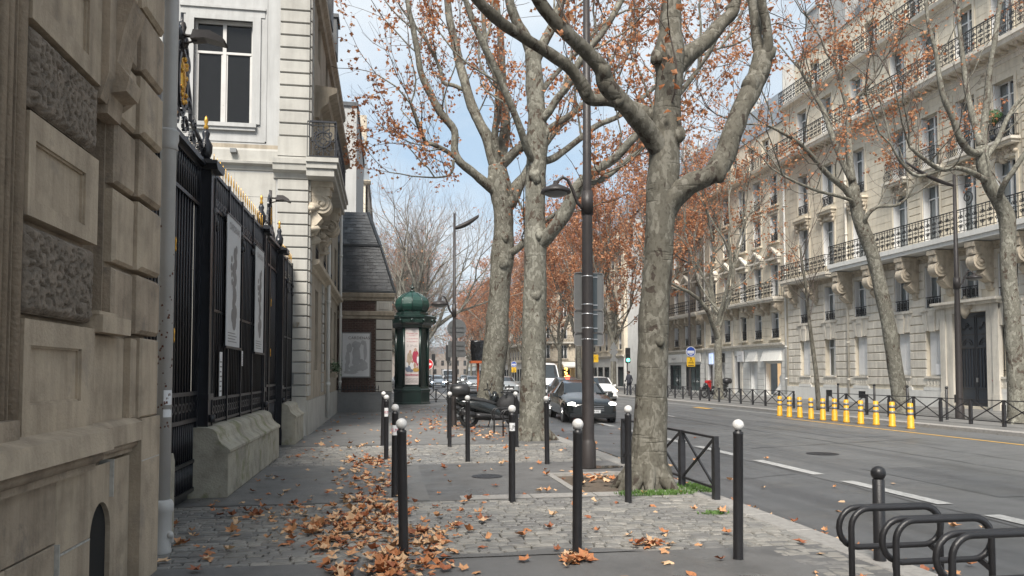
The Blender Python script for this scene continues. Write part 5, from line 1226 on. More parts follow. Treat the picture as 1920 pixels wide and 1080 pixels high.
# second floor: carved consoles under the long balcony
left_c = [1.15, 3.55, 6.2]; right_c = [7.2, 10.0, 12.7, 15.05, 17.45, 19.8, 22.5, 25.3, 28.1]
for u in [1.35, 3.75] : F.part('console', console_mesh(1.55, .42, .75, M['cream3']), None, (u, 0, 7.3))
for u in right_c: F.part('console', console_mesh(2.15, .48, 1.0, M['cream3']), None, (u, 0, 7.32))
balcony(F, .65, 6.0, 7.55, .85, 1.0, .3, 'cream2', 'rich'); balcony(F, 6.75, WA, 7.78, 1.15, 1.05, .42, 'white', 'rich')
for u in (17.5, 23.4):     # scroll finials rising from the balcony railing
    q = MB(); flat2d(q, [(a, b + .45) for a, b in spiral((0, 0), .34, 1.6, -PI / 2, 1, 22, .12)], 0, .035); flat2d(q, [(a, b + .95) for a, b in spiral((0, 0), .16, 1.3, -PI / 2, -1, 14, .12)], 0, .03)
    F.part('scroll_finial', q, M['ironr'], (u, -1.12, 8.8))
# carved aprons and third floor balconies
for i, u in enumerate(ub):
    if i < 3:
        q = MB(); q.prism([(-.75, 0), (.75, 0), (.75, .14), (.0, .14), (-.75, .14)], -.32, .02, 'y'); q.box(-.85, .85, -.38, .02, .14, .24); F.part('window_hood', q, M['cream'], (u, 0, 11.12))
        for sx in (-1, 1): F.part('console', console_mesh(.55, .2, .26, M['cream3']), None, (u + sx * .62, 0, 11.12))
        ornament(F, u, 11.0, .7, .3, i + 3, M['cream3'])
        q = MB(); railing(q, 1.1, .55, -.02, 'fine'); F.part('window_railing', q, M['ironr'], (u, 0, 11.66))
    else:
        bombe(F, u, 11.5, 1.45); ornament(F, u, 11.02, 1.2, .75, i + 20, M['cream3'], d=.2)
        for sx in (-1, 1): ornament(F, u + sx * .95, 13.7, .35, .5, i + 40, M['cream3'])
for a, b in zip(ub[3:], ub[4:]): ornament(F, (a + b) / 2, 14.5, .55, .55, int(a * 7), M['cream3'])
cornice(F, .2, WA, 14.85, [(.0, 0), (.06, .03), (.08, .2), (.16, .22), (.2, .36), (.75, .46), (.80, .62), (.85, .64), (.85, .8), (.05, .86)], 'cream2')
bm = cached('dent', lambda: (lambda q: (q.prism([(.05, 0), (-.55, .02), (-.62, .16), (.05, .16)], -.08, .08, 'x'), q.mesh('modillion', M['cream3']))[1])(MB()))
for i in range(int(WA / .42)): F.part('modillion', bm, None, (.35 + i * .42, 0, 15.12))
r0 = MB(); railing(r0, WA - .4, 1.0, -.75, 'rich', x0=.2); F.part('balcony_railing', r0, M['ironr'], (0, 0, 15.72))
cornice(F, .2, WA, 18.75, [(.0, 0), (.08, .04), (.1, .14), (.45, .22), (.5, .4), (.05, .44)], 'cream2')
r0 = MB(); railing(r0, WA - .4, .95, -.42, 'rich', x0=.2); F.part('balcony_railing', r0, M['ironr'], (0, 0, 19.2))
q = MB(); q.prism([(.8, 22.4), (1.15, 22.3), (2.4, 25.6), (5, 26.6), (9, 26.6), (9, 22.4)], 0, WA, 'x'); F.part('roof', q, M['zinc'])
for u in ub:
    q = MB(); q.box(u - .75, u + .75, .85, 2.6, 22.4, 24.9); q.box(u - .85, u + .85, .75, 2.7, 24.9, 25.05); F.part('dormer', q, M['render'])
for u in (1.0, 12.6, 24.9):
    q = MB(); q.box(u - .5, u + .5, 3.5, 7, 24, 27.6); 
    for k in range(5): q.cyl((u, 3.9 + k * .7, 27.6), (u, 3.9 + k * .7, 28.2), .13, 8)
    F.part('chimney', q, M['cream3'])
# pipes
for u, m_ in ((.12, 'pipew'), (7.0, 'cream2')):
    q = MB(); q.cyl((u, -.1, .3), (u, -.1, 15), .07, 8)
    for z in (1.2, 3.3, 6.6, 9.5, 12.6): q.cyl((u, -.1, z), (u, -.1, z + .1), .09, 8)
    F.part('downpipe', q, M[m_])
# the double door and its stone frame
q = MB()
for sx in (-1, 1):
    q.box(door + sx * 1.22 - .2, door + sx * 1.22 + .2, -.12, .02, .12, 4.35); q.box(door + sx * 1.58 - .17, door + sx * 1.58 + .17, -.18, .02, .12, 4.6); q.box(door + sx * 1.58 - .2, door + sx * 1.58 + .2, -.2, .02, 0, .7)
q.box(door - 1.75, door + 1.75, -.14, .02, 4.35, 4.75); q.box(door - 2.0, door + 2.0, -.5, .02, 4.78, 4.9); q.box(door - 1.9, door + 1.9, -.36, .02, 4.66, 4.78); F.part('door_surround', q, M['cream2'])
F.part('cartouche', (lambda q: (q.ball((0, -.2, 0), .3, 12, 0, .8, .7, 1.5), q.ball((.25, -.2, .05), .16, 8), q.ball((-.25, -.2, .05), .16, 8), q.tube([(0, -.2, .5), (.25, -.25, .3), (.2, -.2, -.2), (0, -.25, -.45)], .08, 6), q)[-1])(MB()), M['cream3'], (door - .1, 0, 4.55))
ornament(F, door + .9, 4.55, 1.0, .28, 5, M['cream3'])
q = MB(); q.box(door - 1.0, door + 1.0, .24, .30, .1, 4.35); dr = F.part('door', q, M['doorb'])
q = MB()
for sx in (-1, 1):
    cx = sx * .5
    q.box(cx - .46, cx - .42, -.02, 0, 0, 4.1); q.box(cx + .42, cx + .46, -.02, 0, 0, 4.1)
    for z in (.1, .75, 2.6, 3.2, 4.0): q.box(cx - .42, cx + .42, -.03, 0, z, z + .06)
    flat2d(q, [(cx + .3 * math.cos(a), 2.75 + .3 * math.sin(a)) for a in [PI * i / 8 for i in range(9)]], -.04, .04)
    flat2d(q, [(cx + .18 * math.cos(a), 2.75 + .18 * math.sin(a)) for a in [PI * i / 8 for i in range(9)]], -.04, .03)
    for k in range(3): flat2d(q, spiral((cx - .2 + .2 * k, 3.5 + .12 * (k % 2)), .11, 1.2, 0, 1, 9), -.035, .025)
    for k in range(5): q.box(cx - .34 + k * .17 - .01, cx - .34 + k * .17 + .01, -.03, 0, .85, 2.6)
    q.ball((cx, -.03, 3.72), .06, 8)
put('door_ironwork', q.mesh('door_ironwork', M['ironf']), dr, (door, .235, .12))
q = MB(); q.box(-.03, .03, -.06, 0, -.1, .1); put('handle', q.mesh('handle', M['steel']), dr, (door + .08, .23, 1.3))
for (u, z, w_, h_, m_, txt) in ((19.35 - 1.75, 2.35, .22, .26, 'blk', '7'), (door - 1.95, 1.55, .5, .5, 'inkw', '')):
    q = MB(); q.box(u - w_ / 2, u + w_ / 2, -.075, -.06, z, z + h_); F.part('plaque', q, M[m_])
    if txt: text(txt, .2, M['inkw'], root, (u, -.08, z + .06), (R(90), 0, 0), 'house_number')
# no-parking roundel on the pier right of the door
root3 = thing('no_parking_sign', (25.9, 47 - 17.6, 1.0), 'small round blue and red no-parking plate on the wall right of the black door', 'sign', rz=R(-90))
q = MB(); q.lathe([(.19, 0), (.19, .01)], 20, (0, 0, 0)); o = put('plate', q.mesh('plate', M['red']), root3, (0, 0, .2), rot=(R(90), 0, 0))
q = MB(); q.lathe([(.15, 0), (.15, .004)], 20, (0, 0, .01)); put('disc', q.mesh('disc', M['blue']), root3, (0, 0, .2), rot=(R(90), 0, 0))
q = MB(); q.bar((-.12, -.018, .32), (.12, -.018, .08), .035, .004); q.build('slash', M['red'], root3)
# green topiary on a third-floor balcony
root3 = thing('topiary_bush', (25.68, 47 - 18.2, 11.5), 'round clipped green bush in a pot on a third floor balcony behind the right-hand tree', 'plant')
q = MB(); q.lathe([(.12, 0), (.17, .3)], 10, (0, 0, 0)); q.cyl((0, 0, .3), (0, 0, .8), .03, 6); q.build('pot', M['iron'], root3)
q = MB(); pr = random.Random(9)
for i in range(700):
    v = Vector((pr.gauss(0, 1), pr.gauss(0, 1), pr.gauss(0, 1))).normalized(); c = v * pr.uniform(.26, .34) + Vector((0, 0, 1.1)); t = v.orthogonal().normalized() * .045; s_ = v.cross(t).normalized() * .03
    q.add([c - t, c + s_, c + t, c - s_], [(0, 1, 2, 3)], i % 2)
q.build('foliage', M['plant'], root3, kind='stuff')

# --- plainer terrace houses: shops below, shuttered windows, continuous balcony
def terrace(name, Y0, W, label, nb, X=26, m='cream', gm='white', bal=6.7, pediment=True, rot=-90, seed=1, shop=None, far=False, top=16.0, floors=None, u0s=None):
    root = thing(name, (X, Y0, 0), label, 'apartment house', rz=R(rot)); f = Face(root); r = random.Random(seed)
    us = u0s or [W * (i + .5) / nb for i in range(nb)]; w_ = 1.08
    fl = floors or [(4.0, 5.75), (bal + .15, 9.05), (10.55, 12.45), (13.05, 15.2), (16.7, 18.4)]
    ops = [(u - w_ / 2, u + w_ / 2, a, b) for u in us for a, b in fl]
    q = MB(); wall_cells(q, 0, W, 3.45, top, ops, 0, .4); f.part('wall', q, M[m])
    q = MB(); wall_cells(q, 0, W, top, 18.9, ops, .7, 1.1); f.part('attic_wall', q, M[m]); backing(f, .1, W - .1, 3.5, 16); backing(f, .1, W - .1, 16, 18.8, 1.5)
    sh = shop or [(i * W / nb + .35, (i + 1) * W / nb - .35, 'glass') for i in range(nb)]
    q = MB(); wall_cells(q, 0, W, 0, 3.45, [(a, b, .12, 2.35 if k != 'door' else 2.9) for a, b, k in sh], 0, .4); f.part('shopfront_wall', q, M[gm])
    if not far:
        bl = []; courses(.1, W - .1, 3.6, 6.3, .5, 1.1, ops, bl, .035, .03); lay(f, bl, M[m], 60, 'wall_stone')
        bl = []; courses(.1, W - .1, 7.0, 15.6, .55, 1.4, ops, bl, .012, .02, bev=.004); lay(f, bl, M[m], 0, 'wall_stone')
        bl = []; courses(.0, W, .3, 3.2, .42, 1.4, [(a - .1, b + .1, 0, 3.3) for a, b, k in sh], bl, .03, .03); lay(f, bl, M[gm], 60, 'wall_stone')
    for i, (a, b, k) in enumerate(sh):
        h_ = 2.35 if k != 'door' else 2.9; q = MB()
        q.box(a, b, .25 if k != 'warm' else .9, .3 if k != 'warm' else .95, .12, h_); f.part('shop_window' if k != 'door' else 'door', q, M[{'glass': 'shopglass', 'warm': 'warmlit', 'door': 'doorb', 'dark': 'hole', 'red': 'inkd', 'pale': 'shutter'}[k]])
        q = MB(); q.box(a - .05, a + .06, .0, .28, .12, h_); q.box(b - .06, b + .05, .0, .28, .12, h_); q.box(a, b, .15, .28, h_ - .08, h_)
        if k == 'glass': q.box((a + b) / 2 - .03, (a + b) / 2 + .03, .2, .28, .12, h_); q.box(a, b, .2, .28, h_ * .82, h_ * .82 + .05)
        f.part('shop_frame', q, M['ironf' if k == 'glass' else 'wframe'])
    cornice(f, 0, W, 3.32, [(.0, 0), (.06, .02), (.08, .14), (.24, .2), (.26, .32), (.0, .36)], gm if gm != 'white' else 'cream2')
    for u in us:
        for j, (a, b) in enumerate(fl):
            window(f, u, a, w_, b - a, rec=.24 if j < 4 else .95, style='shutters' if j < 4 else 'casement', curtain=not far, rail=None if j in (1, 4) else .62, far=far, glass='glassd' if j == 4 else 'glass')
            if j < 4 and not far:
                q = MB(); q.box(u - w_ / 2 - .13, u - w_ / 2, -.05, .02, a, b + .13); q.box(u + w_ / 2, u + w_ / 2 + .13, -.05, .02, a, b + .13); q.box(u - w_ / 2, u + w_ / 2, -.05, .02, b, b + .13)
                if j != 1: q.box(u - w_ / 2 - .2, u + w_ / 2 + .2, -.2, .02, a - .14, a - .02)
                if j >= 2: q.box(u - w_ / 2 - .2, u + w_ / 2 + .2, -.14, .02, b + .22, b + .3)
                f.part('window_surround', q, M[m])
        if pediment:
            def ped():
                q = MB(); q.box(-.85, .85, -.3, .02, 0, .13)
                for sx in (-1, 1): q.prism([(sx * .92, .13), (sx * .92, .26), (0, .88), (0, .74)][::sx], -.34, .02, 'y')
                q.prism([(-.75, .13), (.75, .13), (0, .66)], -.06, .02, 'y')
                q.prism([(-.2, .25), (.2, .25), (0, .42)], -.10, .02, 'y')
                for sx in (-1, 1): q.box(sx * .72 - .08, sx * .72 + .08, -.22, .02, -.28, 0)
                return q.mesh('pediment', M['cream2'])
            f.part('pediment', cached('ped', ped), None, (u, 0, 9.3))
    balcony(f, .15, W - .15, bal, .8, 1.05, .28, 'cream2', 'rich' if not far else 'fine', name='balcony', step=.45 if not far else .9)
    for u in us:
        for sx in ((-1, 1) if not far else (0,)): f.part('console', console_mesh(.85, .26, .6, M['cream3']), None, (u + sx * .85, 0, bal - .28))
    cornice(f, 0, W, top - .75, [(.0, 0), (.06, .04), (.08, .2), (.3, .36), (.5, .46), (.55, .64), (.0, .72)], m)
    if not far: dentils(f, .1, W, top - .52, .12, .28, .1, .26, 'cream3')
    r0 = MB(); railing(r0, W - .2, .8, -.35, 'fine', x0=.1, step=.5 if not far else 1.2); f.part('balcony_railing', r0, M['ironr'], (0, 0, top + .0))
    q = MB(); q.prism([(.6, 18.9), (.9, 18.8), (2.3, 22.2), (5, 23), (9, 23), (9, 18.9)], 0, W, 'x'); f.part('roof', q, M['zinc'])
    for k in (0.02, W - .02):
        q = MB(); q.box(k - .3, k + .3, 3.2, 7, 19, 24.3); 
        for c in range(5): q.cyl((k, 3.6 + c * .7, 24.3), (k, 3.6 + c * .7, 24.9), .13, 8)
        f.part('chimney', q, M['render'])
    for k in (0, W - .3): q = MB(); q.box(k, k + .3, .4, 9, 0, 18.9); f.part('party_wall', q, M['render'])
    q = MB(); q.cyl((.14, -.1, .3), (.14, -.1, top - .7), .06, 8); f.part('downpipe', q, M['pipew'])
    return root, f
shB = [(.35, .9, 'red'), (2.1, 2.6, 'dark'), (4.05, 4.75, 'door'), (7.2, 8.2, 'pale'), (10.0, 12.2, 'warm')]
root, f = terrace('pedimented_house', 60.0, 12.9, 'pale stone house with a row of triangular window pediments, shops below, beside the carved house', 5, u0s=[1.6, 4.2, 6.9, 9.2, 11.6], shop=[(.35, 1.4, 'red'), (2.9, 3.6, 'dark'), (5.3, 6.4, 'door'), (7.9, 8.9, 'pale'), (10.1, 12.3, 'warm')], seed=3)
q = MB(); q.box(5.0, 5.3, -.1, .02, 0, 5.6); q.box(6.4, 6.7, -.1, .02, 0, 5.6); f.part('doorway_pilaster', q, M['cream2'])
q = MB(); q.lathe([(.5, 0), (.72, .1), (.4, .55), (.25, .9), (.3, 1.2), (.12, 1.5), (.05, 2.0)], 14, (0, 0, 0)); 
put('window_display', q.mesh('window_display', M['ball']), root, (11.5, .6, .12), label='white bulbous display figure in the lit shop window')
for (u, z, w_, h_, m_, lab, tx, tm) in ((3.35, 2.45, .85, .72, 'blk', 'black', 'PIERRE', 'inkw'), (1.35, 2.35, .62, .85, 'bluelit', 'lit blue', 'OP', 'blue'), (6.55, 2.45, .95, .78, 'inkw', 'white', 'sarah', 'inkg')):
    q = MB(); q.box(-w_ / 2, w_ / 2, -.14, -.05, 0, h_); s_ = thing('shop_sign', (25.96, 60 - u, z), {'black': 'black projecting shop sign with small white lettering under the pedimented house', 'lit blue': 'glowing pale blue shop sign beside the white tree trunk', 'white': 'square white shop sign with small grey lettering next to the blue door'}[lab], 'sign', rz=R(-90))
    q.build('panel', M[m_], s_); text(tx, .17, M[tm], s_, (0, -.15, h_ * .55), (R(90), 0, 0)); 
    if lab != 'lit blue': text('maison' if lab == 'white' else 'optique', .1, M[tm], s_, (0, -.15, h_ * .25), (R(90), 0, 0))
for (a, b) in ((7.75, 9.05), (9.95, 12.45)):
    q = MB(); q.prism([(-.35, 0), (-.32, .05), (-.05, .75), (0, .75), (0, 0)], a, b, 'x'); f.part('shop_awning_box', q, M['white'], (0, 0, 2.45))
root, f = terrace('grey_terrace_house', 72.6, 12.5, 'darker stone terrace house with arched windows above a white shop front, beyond the pedimented house', 5, m='greyst', shop=[(4.6, 7.2, 'glass'), (8.4, 11.4, 'glass'), (1.2, 3.4, 'glass')], seed=5)
for u in (5.9, 9.9):
    s_ = thing('shop_sign', (25.95, 72.6 - u, 2.62), {5.9: 'left half of the white shop fascia with small black lettering on the grey terrace house', 9.9: 'right half of the white shop fascia with small grey lettering on the grey terrace house'}[u], 'sign', rz=R(-90))
    q = MB(); q.box(-1.9, 1.9, -.12, -.03, -.05, .68); q.build('panel', M['white'], s_); text('maison', .34, M['inkd'], s_, (0, -.13, .2), (R(90), 0, 0)); 
# beyond the side street
terrace('cafe_corner_house', 104, 22, 'pale house with a curved first-floor balcony beyond the side street, white ground floor', 8, m='cream', seed=7, pediment=False, far=False, bal=7.6, floors=[(4.3, 6.4), (7.75, 10.1), (11.2, 13.0), (13.6, 15.3), (16.7, 18.4)])
# chamfered corner building facing the camera, with cafe
root, f = terrace('chamfered_corner_house', 122, 8.6, 'stone corner house facing the camera at the far crossing, cafe with fairy lights below', 3, X=24.2, m='cream3', rot=0, seed=8, pediment=False, gm='greyst', floors=[(4.0, 6.2), (7.2, 9.6), (10.8, 13.0), (13.8, 15.6), (16.7, 18.4)], shop=[(.5, 2.4, 'dark'), (3.2, 5.4, 'dark'), (6.1, 8.1, 'dark')])
q = MB(); q.add([(0, -.05, 3.2), (4.2, -.05, 3.2), (4.4, -2.4, 2.5), (-.2, -2.4, 2.5)], [(0, 1, 2, 3)]); q.add([(-.2, -2.4, 2.5), (4.4, -2.4, 2.5), (4.4, -2.4, 2.25), (-.2, -2.4, 2.25)], [(0, 1, 2, 3)])
f.part('awning', q, M['awn'], (3.8, 0, .3))
q = MB(); pr = random.Random(2)
for i in range(60): q.ball((pr.choice((4.4, 6.9)) + pr.uniform(-.25, .25), -.5 + pr.uniform(-.2, .2), pr.uniform(.3, 2.6)), .06, 5)
f.part('fairy_lights', q, M['fairy'], kind='stuff')
terrace('far_terrace_house', 150, 26, 'first of three far right-hand terrace houses beyond the cafe crossing', 9, X=24.0, m='cream', seed=9, pediment=False, far=True)
terrace('far_terrace_house', 180, 29, 'second of three far right-hand terrace houses beyond the cafe crossing', 10, X=24.0, m='greyst', seed=10, pediment=False, far=True)
terrace('far_terrace_house', 230, 46, 'last of three far right-hand terrace houses near the vanishing point', 15, X=24.0, m='cream', seed=11, pediment=False, far=True)
# block that closes the far end
root = thing('end_of_street_building', (-20, 330, 0), 'pale blurred building closing the far end of the boulevard', 'building')
M['farwall'] = mat('dim_far_stone', (.2, .172, .15), .9, var=.3, scale=.3)
q = MB(); q.box(0, 60, 0, 20, 0, 10); q.build('wall', M['farwall'], root)
for i in range(18):
    for z in range(2): q = MB(); q.box(1.5 + i * 3.2, 2.7 + i * 3.2, -.05, .1, 1.2 + z * 3.7, 3.4 + z * 3.7); q.build('window', M['glassd'], root); q = MB(); q.prism([(0, 10), (20, 10), (17, 13), (3, 13)], 0, 60, 'x'); q.build('roof', M['zinc'], root)
# ------------------------------------------------------------------ street furniture
def bollard_proto():
    root = thing('bollard', (0, 0, 0), 'x', 'bollard', 'white topped bollards on the near pavement')
    q = MB(); q.lathe([(.05, -.02), (.045, .0), (.043, .02), (.042, 1.065), (.044, 1.07), (.044, 1.09), (.028, 1.10), (.026, 1.115)], 16); q.build('post', M['post'], root)
    q = MB(); q.ball((0, 0, 1.152), .05, 20); q.build('ball', M['ball'], root)
    return root
bp = bollard_proto(); first = True
BL = [(757, 1040, 'nearest white topped bollard standing in the thick leaf drift on the left'), (740, 932, 'white topped bollard with a white sticker, right behind the nearest one on the left'), (724, 862, 'third white topped bollard of the left line, with a torn sticker near its top'), (717, 836, 'farthest white topped bollard of the left line'),
      (960, 940, 'white topped bollard with a scribbled black sticker, in the middle of the pavement'), (1082, 1042, 'white topped bollard left of the lamp post, nearest in the middle line'), (1178, 942, 'white topped bollard in front of the nearest plane tree trunk'), (1384, 1048, 'white topped bollard nearest the kerb, right of the nearest tree'),
      (1026, 870, 'white topped bollard between the second tree and the lamp post'), (877, 866, 'white topped bollard in front of the scooter rear wheels'), (843, 838, 'white topped bollard left of the parked scooters'), (969, 838, 'white topped bollard against the left edge of the second tree trunk')]
for px, py, lab in BL:
    o = bp if first else copy_tree(bp); first = False
    x, y = ground(px, py); o.location = (x, y, 0); o['label'] = lab; o.rotation_euler = (rg.gauss(0, .008), rg.gauss(0, .008), rg.random() * 6); BPOS = o
    if px in (740, 724, 960):
        q = MB(); n = 6; z0, z1 = {740: (.80, .93), 724: (.80, .96), 960: (.88, .98)}[px]; rr = .0432; a_ = -2.6
        vs = []
        for i in range(n + 1): a = a_ + 1.9 * i / n; vs += [(rr * math.cos(a), rr * math.sin(a), z0), (rr * math.cos(a), rr * math.sin(a), z1)]
        q.add(vs, [(2 * i, 2 * i + 2, 2 * i + 3, 2 * i + 1) for i in range(n)]); o.rotation_euler = (0, 0, 0); s_ = q.build('sticker', M['inkw'], o)
        text({740: 'E.M', 724: 'EZ', 960: 'E.JM'}[px], .06, M['blk'] if px == 960 else M['inkr'], s_, (-.002, -.0455, (z0 + z1) / 2 - .02), (R(90), 0, 0))
def darkbollard(px, py, h_, lab, ball=True, tilt=0, z=0, r=.04, group=None):
    x, y = ground(px, py, z); root = thing('bollard', (x, y, z), lab, 'bollard', group)
    q = MB(); q.lathe([(r + .008, -.02), (r + .004, 0), (r, .02), (r, h_ - .10), (r * .75, h_ - .09)], 14); q.build('post', M['post'], root)
    q = MB(); q.ball((0, 0, h_ - .045), r * 1.25 if ball else r, 14); q.build('ball' if ball else 'cap', M['post'], root)
    root.rotation_euler = (0, tilt, 0); return root
darkbollard(1650, 1052, .79, 'short charcoal bollard with a black ball top behind the looped bicycle racks', r=.05)
darkbollard(1090, 905, .86, 'leaning charcoal post without a ball behind the middle bollard near the lamp post', False, R(-6))
darkbollard(841, 822, .92, 'plain dark post between the left bollard and the farther street lamp', False)
for px, py, lab in ((1572, 773, 'thin dark post on the far pavement, leftmost of the four behind the yellow posts'), (1640, 778, 'thin dark post on the far pavement left of the leaning tree trunk'), (1702, 786, 'thin dark post on the far pavement right of the leaning tree trunk'), (1776, 793, 'thin dark post on the far pavement left of the black double door')):
    darkbollard(px, py - 6, 1.15, lab, True, r=.045)
# yellow flexible posts
YP = [(1462, 780), (1480, 782), (1500, 783), (1521, 786), (1543, 788), (1565, 789), (1587, 792), (1614, 795), (1643, 797), (1673, 800), (1708, 804)]
def yproto():
    root = thing('yellow_post', (0, 0, 0), 'x', 'delineator post', 'yellow flexible posts along the far lane')
    q = MB(); q.lathe([(.115, 0), (.115, .04), (.10, .06), (.10, .34), (.085, .36), (.082, .78), (.06, .80), (.03, .80)], 14); q.build('body', M['yellow'], root)
    for z in (.42, .60): q = MB(); q.lathe([(.0865, 0), (.0865, .09)], 14, (0, 0, z)); q.build('reflective_band', M['refl'], root)
    return root
yp = yproto(); ords = ['leftmost and farthest', 'second from the left', 'third from the left', 'fourth from the left', 'fifth from the left', 'middle one', 'fifth from the right', 'fourth from the right', 'third from the right', 'second from the right', 'rightmost and nearest']
for i, (px, py) in enumerate(YP):
    o = yp if i == 0 else copy_tree(yp); x, y = ground(px, py, -.12); o.location = (14.95, 26.2 - i * .665, -.12) if False else (x, y, -.12); o['label'] = 'yellow flexible post with grey bands, %s of the eleven in the row' % ords[i]; o.rotation_euler = (rg.gauss(0, .012), rg.gauss(0, .012), 0)
# looped bicycle racks
def rack(x, y, lab, rz=0, z=.75, s_=1.0, kind='rack'):
    root = thing('bicycle_rack', (x, y, 0), lab, 'bicycle rack', None, rz); r = .019 * s_; w_ = .36; h_ = z; rr = .12
    def arc(cx, cz, a0, a1, n=7): return [(cx + rr * math.cos(a0 + (a1 - a0) * i / n), 0, cz + rr * math.sin(a0 + (a1 - a0) * i / n)) for i in range(n + 1)]
    pts = [(-w_ + .05, 0, -.02)] + arc(-w_ + .05 + rr, h_ - rr, PI, PI / 2) + arc(w_ - .05 - rr, h_ - rr, PI / 2, 0) + [(w_ - .05, 0, -.02)]
    q = MB(); q.tube(pts, r, 10); q.build('hoop', M['post'], root)
    rr = .125; l = [(p[0], .055, p[2]) for p in arc(-w_ + rr, h_ - rr - .0, PI * 1.5, PI / 2, 10) + arc(w_ - rr, h_ - rr, PI / 2, -PI / 2, 10)]
    q = MB(); q.tube(l, r, 10, closed=True); q.build('ring', M['post'], root)
    q = MB(); q.bar((-w_ + .05, 0, h_ * .60), (-w_ + .08, .055, h_ * .66), .03); q.bar((w_ - .05, 0, h_ * .60), (w_ - .08, .055, h_ * .66), .03); q.build('weld_lug', M['post'], root)
    return root
for i, (y, lab) in enumerate(((4.45, 'farthest of the three looped steel bicycle racks at the bottom right'), (4.05, 'middle one of the three looped steel bicycle racks at the bottom right'), (3.63, 'nearest looped steel bicycle rack, cut off by the right edge'))): rack(3.19 + .02 * i, y, lab)
for i, (px, py, lab) in enumerate(((930, 812, 'left one of the two small looped racks in front of the scooter'), (947, 818, 'right one of the two small looped racks in front of the scooter'))): x, y = ground(px, py); rack(x + .25, y, lab, R(8), .66)
# cross barriers
def xbarrier(posts, name, label, X=None, h_=.80, pair=.05, double=True):
    """black barrier: posts, top and bottom rails, diagonal crosses. posts = list of (x, y)"""
    root = thing(name, (posts[0][0], posts[0][1], 0), label, 'barrier'); bx_, by_ = posts[0]
    for (x, y) in posts:
        q = MB(); q.box(-.032, .032, -.032, .032, -.02, h_); q.box(-.036, .036, -.05, .05, 0, h_ - .14); put('post', q.mesh('post', M['ironf']), root, (x - bx_, y - by_, 0))
    for (x0, y0), (x1, y1) in zip(posts, posts[1:]):
        a = Vector((x0 - bx_, y0 - by_, 0)); b = Vector((x1 - bx_, y1 - by_, 0)); d = (b - a).normalized() * .04
        for z in (h_ - .02, .14): q = MB(); q.bar(a + Vector((0, 0, z)), b + Vector((0, 0, z)), .035, .028); q.build('rail', M['ironf'], root)
        for z0, z1 in ((.15, h_ - .03), (h_ - .03, .15)): q = MB(); q.bar(a + d + Vector((0, 0, z0)), b - d + Vector((0, 0, z1)), .02, .032); q.build('cross_bar', M['ironf'], root)
    return root
xbarrier([(4.14, 13.15), (4.14, 11.8), (4.14, 10.42), (4.14, 9.28)], 'cross_barrier', 'black cross braced barrier at the kerb behind the nearest plane tree')
xbarrier([(18.2, 19.0 + 1.33 * i) for i in range(9)], 'cross_barrier', 'black cross braced barrier on the far pavement in front of the black double door')
xbarrier([(18.35, 32.6 + 1.33 * i) for i in range(20)], 'cross_barrier', 'long black cross braced barrier on the far pavement in front of the shops')
xbarrier([(18.6, 64 + 1.33 * i) for i in range(14)], 'cross_barrier', 'distant black barrier on the far pavement beyond the side street')
xbarrier([(2.1 + .62 * i, 43.0 - .12 * i) for i in range(4)], 'cross_barrier', 'small black barrier beside the green advertising column', h_=.75)
xbarrier([(-.1 , 56.0), (1.2, 56)], 'cross_barrier', 'short black barrier left of the advertising column', h_=.8)
# street lamps
def lamp(name, x, y, z, label, h_, arms, r0=.1, r1=.06, zt=0):
    root = thing(name, (x, y, z), label, 'street lamp')
    q = MB(); q.lathe([(r0 * 1.15, 0), (r0 * 1.15, .02), (r0 * 1.12, .42), (r0 * .96, .46), (r0 * .9, .5), (r0 * .78, h_ * .42), (r0 * .66, h_ * .5), (r1, h_)], 18); q.build('pole', M['lamp'], root)
    for (za, dx_, dy_, dz, kind) in arms:
        q = MB(); d = math.hypot(dx_, dy_); ux, uy = dx_ / d, dy_ / d
        if kind == 'hook':
            pts = [(ux * t * d, uy * t * d, za + zz) for t, zz in ((0, -.32), (.12, -.36), (.30, -.26), (.48, -.02), (.62, .13), (.78, .17), (.9, .12), (1, .02))]
            q.tube(pts, [.035, .035, .03, .028, .026, .026, .026, .03], 8); q.cyl((0, 0, za - .45), (0, 0, za - .05), r0 * .9, 10); a_ = q.build('arm', M['lamp'], root)
            q = MB(); q.lathe([(.035, .12), (.05, .06), (.12, .03), (.24, -.03), (.26, -.08), (.25, -.09)][::-1], 18, (dx_, dy_, za - .02)); q.build('lamp_head', M['lamp'], root)
            q = MB(); q.ball((dx_, dy_, za - .11), .2, 14, 0, 1, 1, .35); q.build('lens', M['refl'], root)
        else:
            n = 10; L_ = []; 
            for i in range(n + 1):
                t = i / n; L_.append((ux * d * t, uy * d * t, za + dz * t + dz * .5 * (t * t - t)))
            px_, py_ = -uy, ux
            vs = []
            for i, p in enumerate(L_):
                t = i / n; wd = .05 + .10 * math.sin(PI * min(1, t * 1.15)) if t < .95 else .02; th = .05 + .035 * math.sin(PI * t)
                for sx, sz in ((-1, 0), (0, 1), (1, 0), (0, -1)): vs.append((p[0] + px_ * wd * sx, p[1] + py_ * wd * sx, p[2] + th * sz))
            q.add(vs, [(i * 4 + j, i * 4 + (j + 1) % 4, i * 4 + 4 + (j + 1) % 4, i * 4 + 4 + j) for i in range(n) for j in range(4)], 0, True); q.build('wing_arm', M['lamp'], root)
    return root
lx, ly = ground(1103, 878)
lamp('street_lamp', lx, ly, 0, 'tall brown-black lamp post in the foreground with a side lantern and traffic sign backs', 9.6, [(4.76, -.56, -.05, 0, 'hook'), (9.4, .9, .1, .35, 'wing'), (9.4, -.9, -.1, .35, 'wing')], .115, .05)
lx2, ly2 = ground(851, 800)
